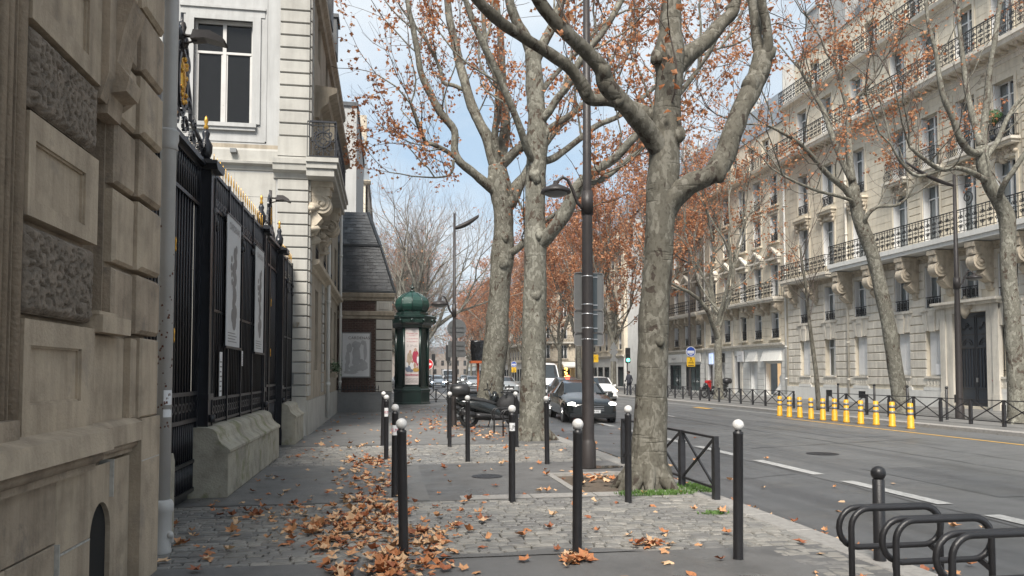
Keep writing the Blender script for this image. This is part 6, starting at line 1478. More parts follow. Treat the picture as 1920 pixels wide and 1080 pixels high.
lamp('street_lamp', lx2, ly2, 0, 'slimmer street lamp left of the third tree, with a wing shaped arm', 6.45, [(3.75, -.45, -.1, 0, 'hook'), (6.0, .75, .1, .42, 'wing')], .075, .035)
x, y = ground(1800, 785); lamp('street_lamp', x, y, 0, 'street lamp on the far pavement in front of the black double door', 8.7, [(5.05, .45, -.3, 0, 'hook'), (8.3, -1.6, .4, .9, 'wing')], .13, .05)
x, y = ground(1297, 742); lamp('street_lamp', 21.0, 51.2, 0, 'street lamp on the far pavement carrying the round blue sign', 10.2, [(9.4, -1.5, .2, 1.1, 'wing')], .11, .05)
lamp('street_lamp', 20.6, 82, 0, 'distant street lamp on the far pavement beyond the traffic light', 9, [(8.4, -1.6, .2, .9, 'wing')], .11, .05)
lamp('street_lamp', 1.9, 62, 0, 'distant street lamp just right of the advertising column', 8.4, [(5.0, -.6, 0, 0, 'hook')], .09, .05)
# sign backs on the foreground lamp
def rrect(x0, x1, z0, z1, r, n=4):
    p = []
    for cx, cz, a0 in ((x1 - r, z1 - r, 0), (x0 + r, z1 - r, PI / 2), (x0 + r, z0 + r, PI), (x1 - r, z0 + r, 1.5 * PI)):
        p += [(cx + r * math.cos(a0 + PI / 2 * i / n), cz + r * math.sin(a0 + PI / 2 * i / n)) for i in range(n + 1)]
    return p
for i, (z0, z1, lab) in enumerate(((2.70, 3.32, 'largest grey sign back, topmost on the foreground lamp post'), (2.30, 2.68, 'middle grey sign back on the foreground lamp post'), (2.08, 2.285, 'narrow grey sign back, lowest on the foreground lamp post'))):
    root = thing('traffic_sign', (lx, ly, z0), lab, 'traffic sign'); q = MB(); q.prism(rrect(-.20, .30, 0, z1 - z0, .035), .115, .135, 'y'); q.build('plate', M['alu'], root)
    q = MB()
    pr = rrect(-.205, .305, -.005, z1 - z0 + .005, .04); k = len(pr)
    flat2d(q, pr, .10, .016, True); q.build('rim', M['inkg'], root)
    q = MB(); q.box(.095, .195, .095, .113, .01, z1 - z0 - .01); q.build('mounting_channel', M['alud'], root)
    for zz in ((.06, z1 - z0 - .08) if i < 2 else (.09,)): q = MB(); q.box(.02, .20, .085, .094, zz, zz + .02); q.lathe([(.098, 0), (.098, .018)], 14, (0, 0, zz)); q.box(-.11, -.085, -.01, .01, zz, zz + .018); q.build('clamp', M['steel'], root)
# sign backs on the slimmer lamp
for i, (k, z0, lab) in enumerate((('r', 3.9, 'round grey sign back, upper one behind the slimmer street lamp'), ('s', 3.1, 'square grey sign back, lower one behind the slimmer street lamp'))):
    root = thing('traffic_sign', (3.02, 33.5, z0 - .35), lab, 'traffic sign')
    q = MB()
    if k == 'r': q.prism([(.42 * math.cos(2 * PI * i_ / 24), .42 * math.sin(2 * PI * i_ / 24)) for i_ in range(24)], 0, .02, 'y')
    else: q.prism(rrect(-.38, .38, -.45, .25, .05), 0, .02, 'y')
    q.box(-.30, .30, -.03, 0, .05, .1); q.box(-.30, .30, -.03, 0, -.15, -.1); q.build('plate', M['alu'], root)
root = thing('sign_pole', (3.02, 33.56, 0), 'thin grey pole carrying the round and square sign backs behind the slimmer lamp', 'sign pole'); q = MB(); q.cyl((0, 0, 0), (0, 0, 4.0), .04, 8); q.build('pole', M['lamp'], root)
def sign(x, y, h_, label, kind, s_=.35, pole=True):
    root = thing('traffic_sign', (x, y, 0), label, 'traffic sign')
    if pole: q = MB(); q.cyl((0, .03, 0), (0, .03, h_ + .1), .035, 8); q.build('pole', M['lamp'], root)
    def disc(r, yy, m, nm='disc', n=28, cz=h_): q = MB(); q.prism([(r * math.cos(2 * PI * i / n), cz + r * math.sin(2 * PI * i / n)) for i in range(n)], yy - .004, yy, 'y'); q.build(nm, M[m], root)
    if kind == 'blue':
        disc(s_, 0, 'inkw', 'rim'); disc(s_ * .9, -.006, 'blue'); q = MB(); q.box(-s_ * .72, s_ * .72, -.016, -.011, h_ - .02, h_ + .06); q.box(-s_ * .72, s_ * .72, -.016, -.011, h_ - .13, h_ - .05); q.box(-s_ * .3, s_ * .3, -.016, -.011, h_ - .25, h_ - .2); q.build('symbol', M['inkw'], root)
        q = MB(); q.prism(rrect(-s_ * .85, s_ * .85, h_ - s_ * 2.9, h_ - s_ * 1.1, .05), -.012, 0, 'y'); q.build('yellow_plate', M['signy'], root)
        q = MB(); c = h_ - s_ * 1.8; q.bar((-.12, -.02, c - .1), (0, -.02, c + .13), .05, .01); q.bar((0, -.02, c + .13), (.13, -.02, c - .1), .05, .01); q.ball((0, -.02, c + .18), .05, 8, 0, 1, .2, 1); q.box(-.2, .2, -.02, -.013, c - .17, c - .12); q.box(-.22, .22, -.02, -.013, h_ - s_ * 2.75, h_ - s_ * 2.6); q.build('symbol', M['blk'], root)
    elif kind == 'noentry':
        disc(s_, 0, 'inkw', 'rim'); disc(s_ * .92, -.006, 'red'); q = MB(); q.box(-s_ * .65, s_ * .65, -.016, -.011, h_ - .06, h_ + .06); q.build('symbol', M['inkw'], root)
    elif kind == 'yellow':
        q = MB(); q.prism(rrect(-s_, s_, h_ - s_, h_ + s_, .05), -.012, 0, 'y'); q.build('yellow_plate', M['signy'], root); q = MB(); q.bar((-.12, -.02, h_ - .1), (0, -.02, h_ + .15), .06, .01); q.bar((0, -.02, h_ + .15), (.13, -.02, h_ - .1), .06, .01); q.build('symbol', M['blk'], root)
    elif kind == 'backs':
        for dz in (.55, 0, -.5):
            q = MB()
            if dz: q.prism([(-.38, h_ + dz - .3), (.38, h_ + dz - .3), (0, h_ + dz + .34)], -.01, 0, 'y')
            else: q.prism([(0, h_ - .42), (.4, h_), (0, h_ + .42), (-.4, h_)], -.02, -.01, 'y')
            q.build('plate', M['alu'], root)
    return root
sign(21.0, 51.0, 3.12, 'round blue traffic sign above a yellow tow-away plate on the far pavement', 'blue', .36, False)
sign(1.55 + .9, 46.5, 2.15, 'round red and white no entry sign right of the advertising column', 'noentry', .33)
sign(19.3, 70, 3.0, 'yellow plate sign on the far pavement above the black car', 'yellow', .36)
sign(18.9, 62.5, 3.4, 'grey diamond and triangle sign backs on a pole beyond the white car', 'backs')
sign(17.9, 108, 2.9, 'small distant blue round sign with a yellow plate left of the white van', 'blue', .4)
# traffic lights
def signal(x, y, h_, label, face_lit, ph=2.6, s_=1.0):
    root = thing('traffic_light', (x, y, 0), label, 'traffic light'); q = MB(); q.cyl((0, .05, 0), (0, .05, h_ + .3), .05, 8); q.build('pole', M['lamp'], root)
    q = MB(); q.prism(rrect(-.15 * s_, .15 * s_, h_ - .5 * s_, h_ + .5 * s_, .06), -.16, .0, 'y'); q.build('housing', M['plast'], root)
    if face_lit:
        for k, m_ in ((1, 'blk'), (0, 'blk'), (-1, 'golit')):
            q = MB(); cz = h_ + k * .3 * s_; q.prism([(.115 * s_ * math.cos(2 * PI * i / 18), cz + .115 * s_ * math.sin(2 * PI * i / 18)) for i in range(18)], -.175, -.161, 'y'); q.build('lens', M[m_], root)
            q = MB(); q.tube([(.13 * s_ * math.cos(a), -.2, cz + .13 * s_ * math.sin(a)) for a in [PI * i / 8 for i in range(9)]], .02, 4); q.build('visor', M['plast'], root)
    return root
signal(18.0, 56.0, 2.95, 'traffic light showing green on the far side, left of the nearest tree trunk', True, s_=1.15)
signal(3.95, 66.0, 2.75, 'distant dark traffic light above the queue of cars near the advertising column', False)
signal(3.9, 49.5, 2.9, 'grey-backed traffic signal just right of the no entry sign', False)
signal(17.6, 92, 3.5, 'tall dark traffic signal back above the white van', False, s_=1.4)
signal(4.2, 90, 2.5, 'distant traffic light showing green far down the street', True)
# hooded traffic light
x, y = 3.05 + .75, 32.0
root = thing('hooded_traffic_light', (x, y, 0), 'traffic light wrapped in black plastic with an orange underside, left of the third tree', 'traffic light')
q = MB(); q.cyl((0, .1, 0), (0, .1, 2.4), .05, 8); q.build('pole', M['orange'], root)
q = MB(); q.box(-.36, .34, -.3, .3, 2.02, 2.12); q.build('signal_foot', M['orange'], root)
q = MB(); vs = []; n = 18; zs = [2.08, 2.2, 2.36, 2.42, 2.6, 2.8, 2.93, 2.98]
for j, z in enumerate(zs):
    for i in range(n):
        a = 2 * PI * i / n; e = 4; c, s2 = math.cos(a), math.sin(a); rr = (abs(c) ** e + abs(s2) ** e) ** (-1 / e); k = .93 if j in (7,) else (.98 if j != 3 else .93)
        nn = 1 + .10 * noise.noise(Vector((c * 2.5, s2 * 2.5, z * 4)))
        vs.append((.35 * rr * c * k * nn + (.04 if z < 2.4 else 0), .28 * rr * s2 * k * nn, z + .02 * noise.noise(Vector((c * 3, s2 * 3, 7)))))
q.add(vs, [(j * n + i, j * n + (i + 1) % n, (j + 1) * n + (i + 1) % n, (j + 1) * n + i) for j in range(len(zs) - 1) for i in range(n)] + [tuple((len(zs) - 1) * n + i for i in range(n))], 0, True); q.build('plastic_bag', M['bag'], root)
# ------------------------------------------------------------------ Morris column
mx_, my_ = ground(772, 757)
root = thing('advertising_column', (mx_, my_, 0), 'green domed advertising column with a theatre poster standing in the middle of the pavement', 'advertising column', None, R(-2))
S8 = 1.0
q = MB(); q.lathe([(.98, 0), (.98, .06), (.93, .10), (.93, .62), (.97, .66), (.97, .74), (.90, .80), (.88, .92)], 6, ph=0, smooth=False); q.build('base', M['green'], root)
q = MB(); q.lathe([(.80, .9), (.80, 3.98)], 6, ph=0, smooth=False); q.build('drum', M['green2'], root)
for k in range(6):
    a = PI / 3 * k; q = MB(); q.cyl((.83 * math.cos(a), .83 * math.sin(a), .9), (.83 * math.cos(a), .83 * math.sin(a), 4.0), .075, 8); q.build('corner_column', M['green'], root)
q = MB(); q.lathe([(.86, 3.95), (1.0, 4.0), (1.02, 4.12), (1.2, 4.22), (1.22, 4.42), (1.28, 4.5), (1.28, 4.58), (1.0, 4.66), (.84, 4.68), (.84, 4.8), (.78, 4.84)], 6, smooth=False); q.build('cornice', M['green'], root)
q = MB()
for k in range(12):
    a = PI / 6 * k; q.ball((1.2 * math.cos(a), 1.2 * math.sin(a), 4.34), .085, 8, 0, 1, 1, 1.15)
q.build('lion_head_boss', M['green'], root, kind='stuff')
text('SPECTACLES', .15, M['greenl'], root, (-.05, -1.06, 4.27), (R(90), 0, 0))
prof = [(.72, 4.82), (.82, 4.92), (.90, 5.08), (.92, 5.22), (.88, 5.40), (.76, 5.58), (.58, 5.72), (.36, 5.83), (.16, 5.90), (.06, 5.94)]
q = MB(); q.lathe(prof, 10, ph=PI / 10, smooth=False); q.build('dome', M['greenl'], root)
for k in range(10):
    a = 2 * PI * k / 10 + PI / 10; q = MB(); q.tube([(r_ * 1.0 * math.cos(a), r_ * math.sin(a), z) for r_, z in prof], .022, 5); q.build('dome_rib', M['green'], root)
q = MB(); q.lathe([(.12, 5.9), (.13, 5.97), (.05, 6.0), (.05, 6.06), (.13, 6.1), (.13, 6.14), (.04, 6.17), (.05, 6.24), (.015, 6.36), (.004, 6.46)], 10); q.build('finial', M['green'], root)
# poster on the face turned to the camera (normal -Y): face apothem .80*cos30
ap = .8 * math.cos(PI / 6) + .045
po = thing('theatre_poster', (mx_ - .02, my_ - ap, 1.02), 'tall pale theatre poster with red lettering and costumed players on the green column', 'poster', None, R(-2))
q = MB(); q.box(-.37, .38, 0, .02, 0, 2.92); q.build('sheet', M['poster'], po)
q = MB()
def bl3(cx, cz, rx, rz_, mi, k=0, y=-.004): q.add([(cx + rx * math.cos(2 * PI * i / 12), y - .0007 * k, cz + rz_ * math.sin(2 * PI * i / 12)) for i in range(12)], [tuple(range(12))], mi)
fig = [(.18, 1.45, .17, .34, 0), (.17, 1.80, .07, .10, 1), (.27, 1.25, .07, .3, 0), (-.12, 1.42, .14, .26, 3), (-.10, 1.70, .065, .09, 1), (-.16, 1.2, .12, .2, 3), (.30, 1.3, .06, .22, 4), (.30, 1.5, .05, .06, 1), (.02, .98, .13, .2, 4), (.02, 1.18, .06, .07, 1), (-.2, .82, .15, .17, 2), (.2, .76, .17, .11, 5), (.27, .88, .05, .06, 1), (-.26, 1.02, .07, .14, 4), (-.05, .72, .12, .08, 2), (.14, 1.0, .06, .14, 1)]
for i, (a, b, c, d, mi) in enumerate(fig): bl3(a, b, c, d, mi, i)
q.build('printed_figures', [M['inkr'], M['inks'], M['inkb'], mat('beige_print', (.42, .33, .24), .5, var=.3, scale=12), M['inkw'], M['inky']], po)
for (t_, z, s_, mm) in (("D'autres vies", 2.62, .105, 'inkr'), ('comment !', 2.53, .08, 'inkr'), ('La comédie délicate,', 2.36, .072, 'inkr'), ('Un rêve hilarant,', 2.21, .08, 'inkr'), ('Ary    Grégory    Boris', 2.03, .05, 'blk'), ('Ben       Alfa      Mahmoud', 1.97, .046, 'blk'), ('fandiboten', .46, .15, 'inkr')):
    text(t_, s_, M[mm], po, (.0, -.016, z), (R(90), 0, 0), bold=(t_ == 'fandiboten'))
q = MB(); 
for k in range(4):
    pts = [(-.32 + .64 * i / 12, .30 - k * .07 + .012 * math.sin(i * 1.7 + k)) for i in range(13)]; flat2d(q, pts, -.006, .014)
q.build('small_print', M['inkd'], po)
# ------------------------------------------------------------------ vehicles
def wheel(root, x, y, r, w_, rim='chrome', name='wheel'):
    o = MB(); o.tube([(-w_ / 2, 0, 0), (-w_ / 2 + .02, 0, 0)], [r * .93, r], 22); o.tube([(-w_ / 2 + .02, 0, 0), (w_ / 2 - .02, 0, 0)], [r, r], 22, caps=False); o.tube([(w_ / 2 - .02, 0, 0), (w_ / 2, 0, 0)], [r, r * .93], 22)
    t = put(name, o.mesh('wheel', M['rubber']), root, (x, y, r)); q = MB()
    for sx in (-1, 1):
        q.tube([(sx * (w_ / 2 + .002), 0, 0), (sx * (w_ / 2 + .006), 0, 0)], [r * .66, r * .66], 20)
        for k in range(5):
            a = 2 * PI * k / 5; q.bar((sx * (w_ / 2 + .01), 0, 0), (sx * (w_ / 2 + .01), r * .6 * math.cos(a), r * .6 * math.sin(a)), .06, .02)
    put('rim', q.mesh('rim', M[rim]), t); return t
def car(name, X, Y, label, cat, paint, W=1.84, L_=4.8, H_=1.46, kind='sedan', head='head', rz=0, z=-.12, plate='FR-482-KA', taxi=False):
    """car facing -y. stations along y from nose to tail: (y, bottom, belt height, top height, half width, top half width)"""
    root = thing(name, (X, Y, z), label, cat, None, rz); hw = W / 2
    if kind == 'sedan': st = [(0, .30, .60, .62, .72, .60), (.10, .22, .66, .72, .90, .74), (.55, .20, .74, .86, .98, .80), (1.30, .20, .84, .97, 1, .84), (1.50, .20, .88, 1.02, 1, .80), (2.15, .2, .93, 1.36, 1, .66), (2.7, .2, .94, H_, 1, .63), (3.3, .2, .95, H_ - .02, 1, .63), (3.95, .2, .97, 1.22, 1, .66), (4.35, .22, .98, 1.05, .97, .72), (L_ - .06, .26, .92, .98, .9, .7), (L_, .34, .85, .9, .82, .66)]
    elif kind == 'hatch': st = [(0, .28, .58, .62, .72, .62), (.10, .22, .68, .78, .9, .74), (.5, .2, .80, .94, .98, .8), (.85, .2, .88, 1.02, 1, .8), (1.0, .2, .90, 1.06, 1, .8), (1.55, .2, .93, H_ - .06, 1, .68), (2.0, .2, .94, H_, 1, .66), (2.7, .2, .96, H_ - .03, 1, .64), (3.2, .22, .98, H_ - .25, .97, .64), (3.5, .26, .95, 1.1, .9, .62), (L_, .36, .85, .9, .82, .6)]
    else: st = [(0, .32, .72, .78, .80, .72), (.10, .24, .95, 1.0, .93, .8), (.45, .22, 1.12, 1.18, .98, .84), (.78, .22, 1.2, 1.30, 1, .86), (.92, .22, 1.22, 1.36, 1, .86), (1.75, .22, 1.24, H_ - .16, 1, .80), (2.1, .22, 1.24, H_ - .03, 1, .80), (3.6, .22, 1.24, H_, 1, .82), (L_ - .1, .25, 1.24, H_, 1, .82), (L_, .3, 1.2, H_ - .08, .97, .8)]
    k0 = 4
    q = MB(); g = MB(); ring = []
    for (y, zb, zl, zt, w1, w2) in st:
        a, b = hw * w1, hw * w2; cab = zt - zl > .2
        p = [(0, zb), (a * .9, zb), (a, zb + .12), (a * 1.005, (zb + zl) / 2), (a * .985, zl - .03), (a * .955, zl), (b + .02, zt - .05), (b * .93, zt - .01), (b * .5, zt + .012), (0, zt + .018)]
        ring.append([(x, y, zz) for x, zz in p] + [(-x, y, zz) for x, zz in p[-2:0:-1]])
    n = len(ring[0]); vs = [v for r_ in ring for v in r_]
    fb, fg = [], {}
    for i in range(len(ring) - 1):
        for j in range(n):
            f_ = (i * n + j, i * n + (j + 1) % n, (i + 1) * n + (j + 1) % n, (i + 1) * n + j)
            cabi = st[i + 1][3] - st[i + 1][2] > .2; cab0 = st[i][3] - st[i][2] > .2
            side = j in (5, n - 6); top = j in (6, 7, 8, 9, 10, 11)
            screen = top and ((cabi and not cab0) or (kind == 'sedan' and i in (7, 8)) or (kind == 'hatch' and i == 7 and False) or (kind == 'van' and i == 4))
            if (side and (cab0 or cabi) and not (kind == 'van' and i > 5)) or screen: fg.setdefault('side_window' + str(j > 8) if side and not screen else ('windscreen' if i < 6 else 'rear_window'), []).append(f_)
            else: fb.append(f_)
    o = len(vs)
    fb.append(tuple(range(n - 1, -1, -1))); fb.append(tuple((len(ring) - 1) * n + j for j in range(n)))
    q.add(vs, fb, 0, True); 
    for f_i in (-2, -1): q.sm[f_i] = False
    q.build('body', M[paint], root); 
    for kk, ff in fg.items(): g = MB(); us_ = sorted({i_ for f_ in ff for i_ in f_}); mp_ = {a_: b_ for b_, a_ in enumerate(us_)}; g.add([vs[i_] for i_ in us_], [tuple(mp_[i_] for i_ in f_) for f_ in ff], 0, True); g.build(kk.replace('True', '').replace('False', ''), M['glassc'], root)
    # pillars
    q = MB()
    for sx in (-1, 1):
        ys = {'sedan': (2.75,), 'hatch': (2.3,), 'van': (1.95,)}[kind]
        for yy in ys:
            s1 = [s for s in st if s[0] <= yy][-1]; q.bar((sx * hw * .965, yy, s1[2]), (sx * (hw * s1[5] + .03), yy + .05, s1[3] - .05), .07, .03)
        a, b = st[k0], st[k0 + 1]; q.bar((sx * (hw * a[5] * .98), a[0] - .02, a[3] - .02), (sx * (hw * b[5] + .0), b[0], b[3] - .01), .06, .04)
    q.build('pillar', M[paint], root)
    R_ = .32 if kind != 'van' else .35
    for sx in (-1, 1):
        for yy in (.86, L_ - .95):
            wheel(root, sx * (hw - .11), yy, R_, .22, 'chrome')
            q = MB(); q.tube([(sx * (hw - .26), yy + .37 * math.cos(a), R_ + .37 * math.sin(a)) for a in [PI * i / 10 for i in range(11)]], .05, 5); q.tube([(sx * (hw + .0), yy, R_), (sx * (hw + .004), yy, R_)], [R_ + .06, R_ + .06], 20, caps=True); q.build('wheel_arch', M['plastm'], root)
    nose = st[0]; zh = (nose[2] + .06) if kind != 'van' else .98
    hy = .06
    for sx in (-1, 1):
        q = MB(); q.ball((sx * hw * .74, hy + .09, zh), .115, 12, 0, 1.5, 1.0, .62); q.build('headlight', M[head], root)
        q = MB(); q.prism([(sx * hw * .98, st[4][2] - .02), (sx * (hw + .18), st[4][2] + .0), (sx * (hw + .2), st[4][2] + .13), (sx * (hw + .02), st[4][2] + .11)][::sx], st[4][0] + .25, st[4][0] + .38, 'y'); q.build('mirror', M[paint], root)
        q = MB(); q.box(sx * hw * .78 - .12, sx * hw * .78 + .12, L_ - .04, L_ + .01, .75, .88); q.build('tail_light', M['red'], root)
    q = MB(); q.box(-hw * .44, hw * .44, -.015, .05, nose[2] - .20, nose[2] + .03) if kind != 'van' else q.box(-hw * .62, hw * .62, -.03, .09, .62, .92); q.build('grille', M['plast'], root)
    q = MB()
    for k in range(3):
        zz = (nose[2] - .17 + .07 * k) if kind != 'van' else .68 + k * .08; q.box(-hw * .42, hw * .42, -.03, -.01, zz, zz + .018)
    q.tube([(.07 * math.cos(2 * PI * i / 12), -.04, (nose[2] - .08 if kind != 'van' else .77) + .07 * math.sin(2 * PI * i / 12)) for i in range(12)], .008, 4, closed=True); q.build('grille_bar', M['chrome'], root)
    q = MB(); q.prism([(-.02, .18), (-.05, .24), (-.05, .36), (.12, .40), (.2, .18)], -hw * .86, hw * .86, 'x'); q.build('bumper', M[paint] if kind != 'van' else M['plastm'], root)
    q = MB(); q.box(-hw * .8, hw * .8, -.055, -.03, .22, .30); q.build('lower_intake', M['plastm'], root)
    q = MB(); q.box(-.26, .26, -.075, -.055, .36, .47); pl = q.build('number_plate', M['inkw'], root); text(plate, .085, M['blk'], pl, (0, -.078, .385), (R(90), 0, 0))
    if taxi:
        q = MB(); q.prism([(-.12, H_), (.12, H_), (.09, H_ + .11), (-.09, H_ + .11)], 2.4, 2.5, 'y'); q.build('roof_sign', M['headr'], root)
    return root
car('black_sedan', 6.98, 25.6, 'glossy black saloon car with lit headlamps driving towards the camera behind the lamp post', 'car', 'carblk', 1.85, 4.85, 1.46, head='head', plate='GK-418-ME', rz=R(-4))
car('white_van', 11.35, 53.0, 'white panel van with dark grille coming up the street right of the second tree', 'van', 'carwht', 2.05, 5.6, 2.5, 'van', head='shutter', plate='EX-207-TB')
car('white_hatchback', 13.4, 46.0, 'small white car with one glaring amber headlamp in front of the far pavement', 'car', 'carwht', 1.68, 3.6, 1.5, 'hatch', head='heado', plate='DV-931-LC')
car('silver_car', 10.4, 65.0, 'silver-grey car seen between the third and second tree trunks', 'car', 'carslv', 1.8, 4.4, 1.45, head='shutter')
car('queueing_car', 6.1, 92, 'pale blue car with glaring bluish headlamps just right of the advertising column', 'car', 'carblu', 1.8, 4.3, 1.5, head='headb')
car('queueing_car', 8.1, 97, 'dark car with round lit headlamps, second in the distant queue', 'car', 'cardrk', 1.8, 4.3, 1.5, head='head')
car('queueing_car', 9.6, 84, 'silver car with one dazzling headlamp in the distant queue behind the slimmer lamp', 'car', 'carslv', 1.8, 4.3, 1.45, head='headb')
car('queueing_car', 11.6, 96, 'dark grey car at the right end of the distant queue behind the hooded light', 'car', 'cardrk', 1.8, 4.3, 1.45, head='head')
car('distant_van', 9.5, 118, 'white van rising above the distant queue of cars', 'van', 'carwht', 2.0, 5, 2.3, 'van', head='head')
car('distant_car', 6.4, 116, 'white car far down the street behind the pale blue one', 'car', 'carwht', 1.8, 4.3, 1.45, head='head')
car('distant_car', 12.6, 122, 'grey car farthest down the street', 'car', 'carslv', 1.8, 4.3, 1.45, head='head')
car('dark_car', 10.6, 42, 'dark car with a red beacon partly hidden behind the black saloon', 'car', 'cardrk', 1.8, 4.4, 1.5, 'sedan', head='head', taxi=True)
car('parked_car', -.9, 84, 'dark car far away left of the advertising column', 'car', 'cardrk', 1.8, 4.3, 1.5, head='shutter')
# motor scooters
def scooter(x, y, rz, label, s_=1.0, hasbox=True, cover=True, small=False):
    """scooter with its nose to local +x, wheels on the ground"""
    root = thing('motor_scooter', (x, y, 0), label, 'scooter', None, rz)
    for (wx, r_) in ((-.66, .29), (.72, .30)):
        q = MB(); n = 28; q.tube([(wx + (r_ - .06) * math.cos(2 * PI * i / n), 0, r_ + (r_ - .06) * math.sin(2 * PI * i / n)) for i in range(n)], .06, 8, closed=True); w0 = q.build('wheel', M['rubber'], root)
        q = MB(); q.tube([(wx + (r_ - .115) * math.cos(2 * PI * i / n), 0, r_ + (r_ - .115) * math.sin(2 * PI * i / n)) for i in range(n)], .016, 6, closed=True)
        for k in range(5): a = 2 * PI * k / 5 + .3; q.bar((wx, 0, r_), (wx + (r_ - .11) * math.cos(a), 0, r_ + (r_ - .11) * math.sin(a)), .035, .03)
        q.cyl((wx, -.07, r_), (wx, .07, r_), .05, 10); q.build('rim', M['alu'], w0)
        q = MB(); q.tube([(wx + (r_ + .05) * math.cos(a), 0, r_ + (r_ + .05) * math.sin(a)) for a in [PI * (.15 + .75 * i / 8) for i in range(9)]], .05, 6); q.build('mudguard', M['scoot'], root)
    def loft(secs, name, m_, parent=root, n=14):
        q = MB(); vs = []
        for (cx, cz, hx, hy, hz, tilt) in secs:      # ring in plane perpendicular to x, superellipse
            for i in range(n):
                a = 2 * PI * i / n; c, s2 = math.cos(a), math.sin(a); e = 2.6; rr = (abs(c) ** e + abs(s2) ** e) ** (-1 / e)
                vs.append((cx + tilt * hz * rr * s2, hy * rr * c, cz + hz * rr * s2))
        q.add(vs, [(j * n + i, j * n + (i + 1) % n, (j + 1) * n + (i + 1) % n, (j + 1) * n + i) for j in range(len(secs) - 1) for i in range(n)] + [tuple(range(n - 1, -1, -1)), tuple((len(secs) - 1) * n + i for i in range(n))], 0, True); return q.build(name, M[m_], parent)
    loft([(-1.02, .78, 0, .05, .03, 0), (-.85, .74, 0, .13, .10, 0), (-.55, .67, 0, .18, .18, 0), (-.2, .60, 0, .19, .21, 0), (.05, .52, 0, .18, .19, 0), (.22, .44, 0, .18, .17, 0), (.30, .42, 0, .15, .14, 0)], 'rear_body', 'scoot')
    loft([(-.5, .36, 0, .12, .12, 0), (-.1, .34, 0, .15, .13, 0), (.35, .31, 0, .17, .09, 0), (.52, .36, 0, .16, .12, 0)], 'engine', 'plastm')
    loft([(.40, .40, 0, .17, .16, 0), (.50, .60, 0, .22, .26, .1), (.58, .76, 0, .24, .24, .1), (.66, .80, 0, .20, .18, .1), (.78, .76, 0, .10, .12, 0)], 'front_fairing', 'scoot')
    loft([(-.88, .86, 0, .12, .03, 0), (-.6, .86, 0, .15, .06, 0), (-.25, .80, 0, .15, .07, 0), (.05, .72, 0, .13, .06, 0), (.15, .70, 0, .08, .03, 0)], 'seat', 'plastm')
    q = MB(); q.cyl((.72, .09, .30), (.52, .09, .88), .025, 8); q.cyl((.72, -.09, .30), (.52, -.09, .88), .025, 8); q.cyl((.52, 0, .7), (.44, 0, 1.03), .035, 8); q.build('fork', M['alu'], root)
    q = MB(); q.tube([(.36, -.34, 1.03), (.44, -.15, 1.03), (.46, 0, 1.0), (.44, .15, 1.03), (.36, .34, 1.03)], .02, 6); q.cyl((.36, -.36, 1.03), (.38, -.22, 1.03), .028, 8); q.cyl((.36, .36, 1.03), (.38, .22, 1.03), .028, 8); h0 = q.build('handlebar', M['plast'], root)
    for sy in (-1, 1):
        q = MB(); q.tube([(.42, sy * .24, 1.04), (.48, sy * .30, 1.16), (.46, sy * .36, 1.22)], .009, 5); q.ball((.46, sy * .38, 1.23), .055, 8, 0, .4, 1.1, .8); q.build('mirror', M['plast'], root)
    q = MB(); q.ball((.74, 0, .80), .1, 12, 0, .6, 1.3, .9); q.build('headlight', M['refl'], root)
    q = MB(); q.tube([(-.05, -.20, .34), (-.35, -.21, .36), (-.50, -.21, .38)], [.03, .06, .075], 10); q.cyl((-.50, -.21, .38), (-.92, -.21, .50), .085, 12); q.cyl((-.92, -.21, .50), (-.98, -.21, .515), .06, 10); q.build('exhaust', M['plast'], root)
    q = MB(); q.box(-.75, -.55, -.24, -.20, .38, .46); q.build('exhaust_shield', M['alu'], root)
    q = MB(); q.cyl((.0, -.1, .3), (-.06, -.22, .0), .016, 6); q.cyl((.0, .1, .3), (-.06, .22, .0), .016, 6); q.build('centre_stand', M['alu'], root)
    if hasbox:
        q = MB(); q.bar((-.9, 0, .86), (-.95, 0, .95), .2, .12); q.build('rack', M['plast'], root)
        loft([(-1.22, 1.10, 0, .15, .11, 0), (-1.15, 1.10, 0, .24, .18, 0), (-.92, 1.11, 0, .26, .20, 0), (-.72, 1.10, 0, .24, .18, 0), (-.65, 1.09, 0, .16, .12, 0)], 'top_box', 'plast')
    if cover: loft([(.16, .62, 0, .14, .10, 0), (.26, .64, 0, .24, .24, 0), (.42, .66, 0, .29, .33, .05), (.58, .68, 0, .30, .34, .05), (.72, .64, 0, .28, .28, .05), (.84, .58, 0, .18, .18, 0)], 'leg_apron', 'plastm')
    if False:      # leg apron thrown over the handlebars
        q = MB(); vs = []; n = 12
        for j, (cx, cz, hy) in enumerate(((.10, .76, .18), (.24, .84, .24), (.38, .97, .27), (.50, 1.0, .25), (.62, .86, .28), (.70, .64, .30), (.72, .46, .26))):
            for i in range(n + 1):
                t = i / n * 2 - 1; vs.append((cx + .03 * noise.noise(Vector((t * 3, j, 1))), hy * t, cz - .14 * abs(t) ** 2.2 - (.06 if abs(t) > .9 else 0) + .03 * noise.noise(Vector((t * 5, j * 1.3, 5)))))
        q.add(vs, [(j * (n + 1) + i, j * (n + 1) + i + 1, (j + 1) * (n + 1) + i + 1, (j + 1) * (n + 1) + i) for j in range(6) for i in range(n)], 0, True); q.build('leg_apron', M['bag'] if False else M['plastm'], root)
    root.rotation_euler = (0, 0, rz); return root
x, y = ground(912, 802); sc_ = scooter(x + .15, y + .05, R(2), 'charcoal motor scooter with black top box and leg apron parked on the near pavement')
x, y = ground(905, 790); scooter(x - .15, y + .6, R(4), 'second dark scooter parked behind the nearest one, its silver exhaust showing', hasbox=False, cover=False)
scooter(21.2, 47.6, R(185), 'red and black scooter parked on the far pavement beside the white tree trunk', cover=False)
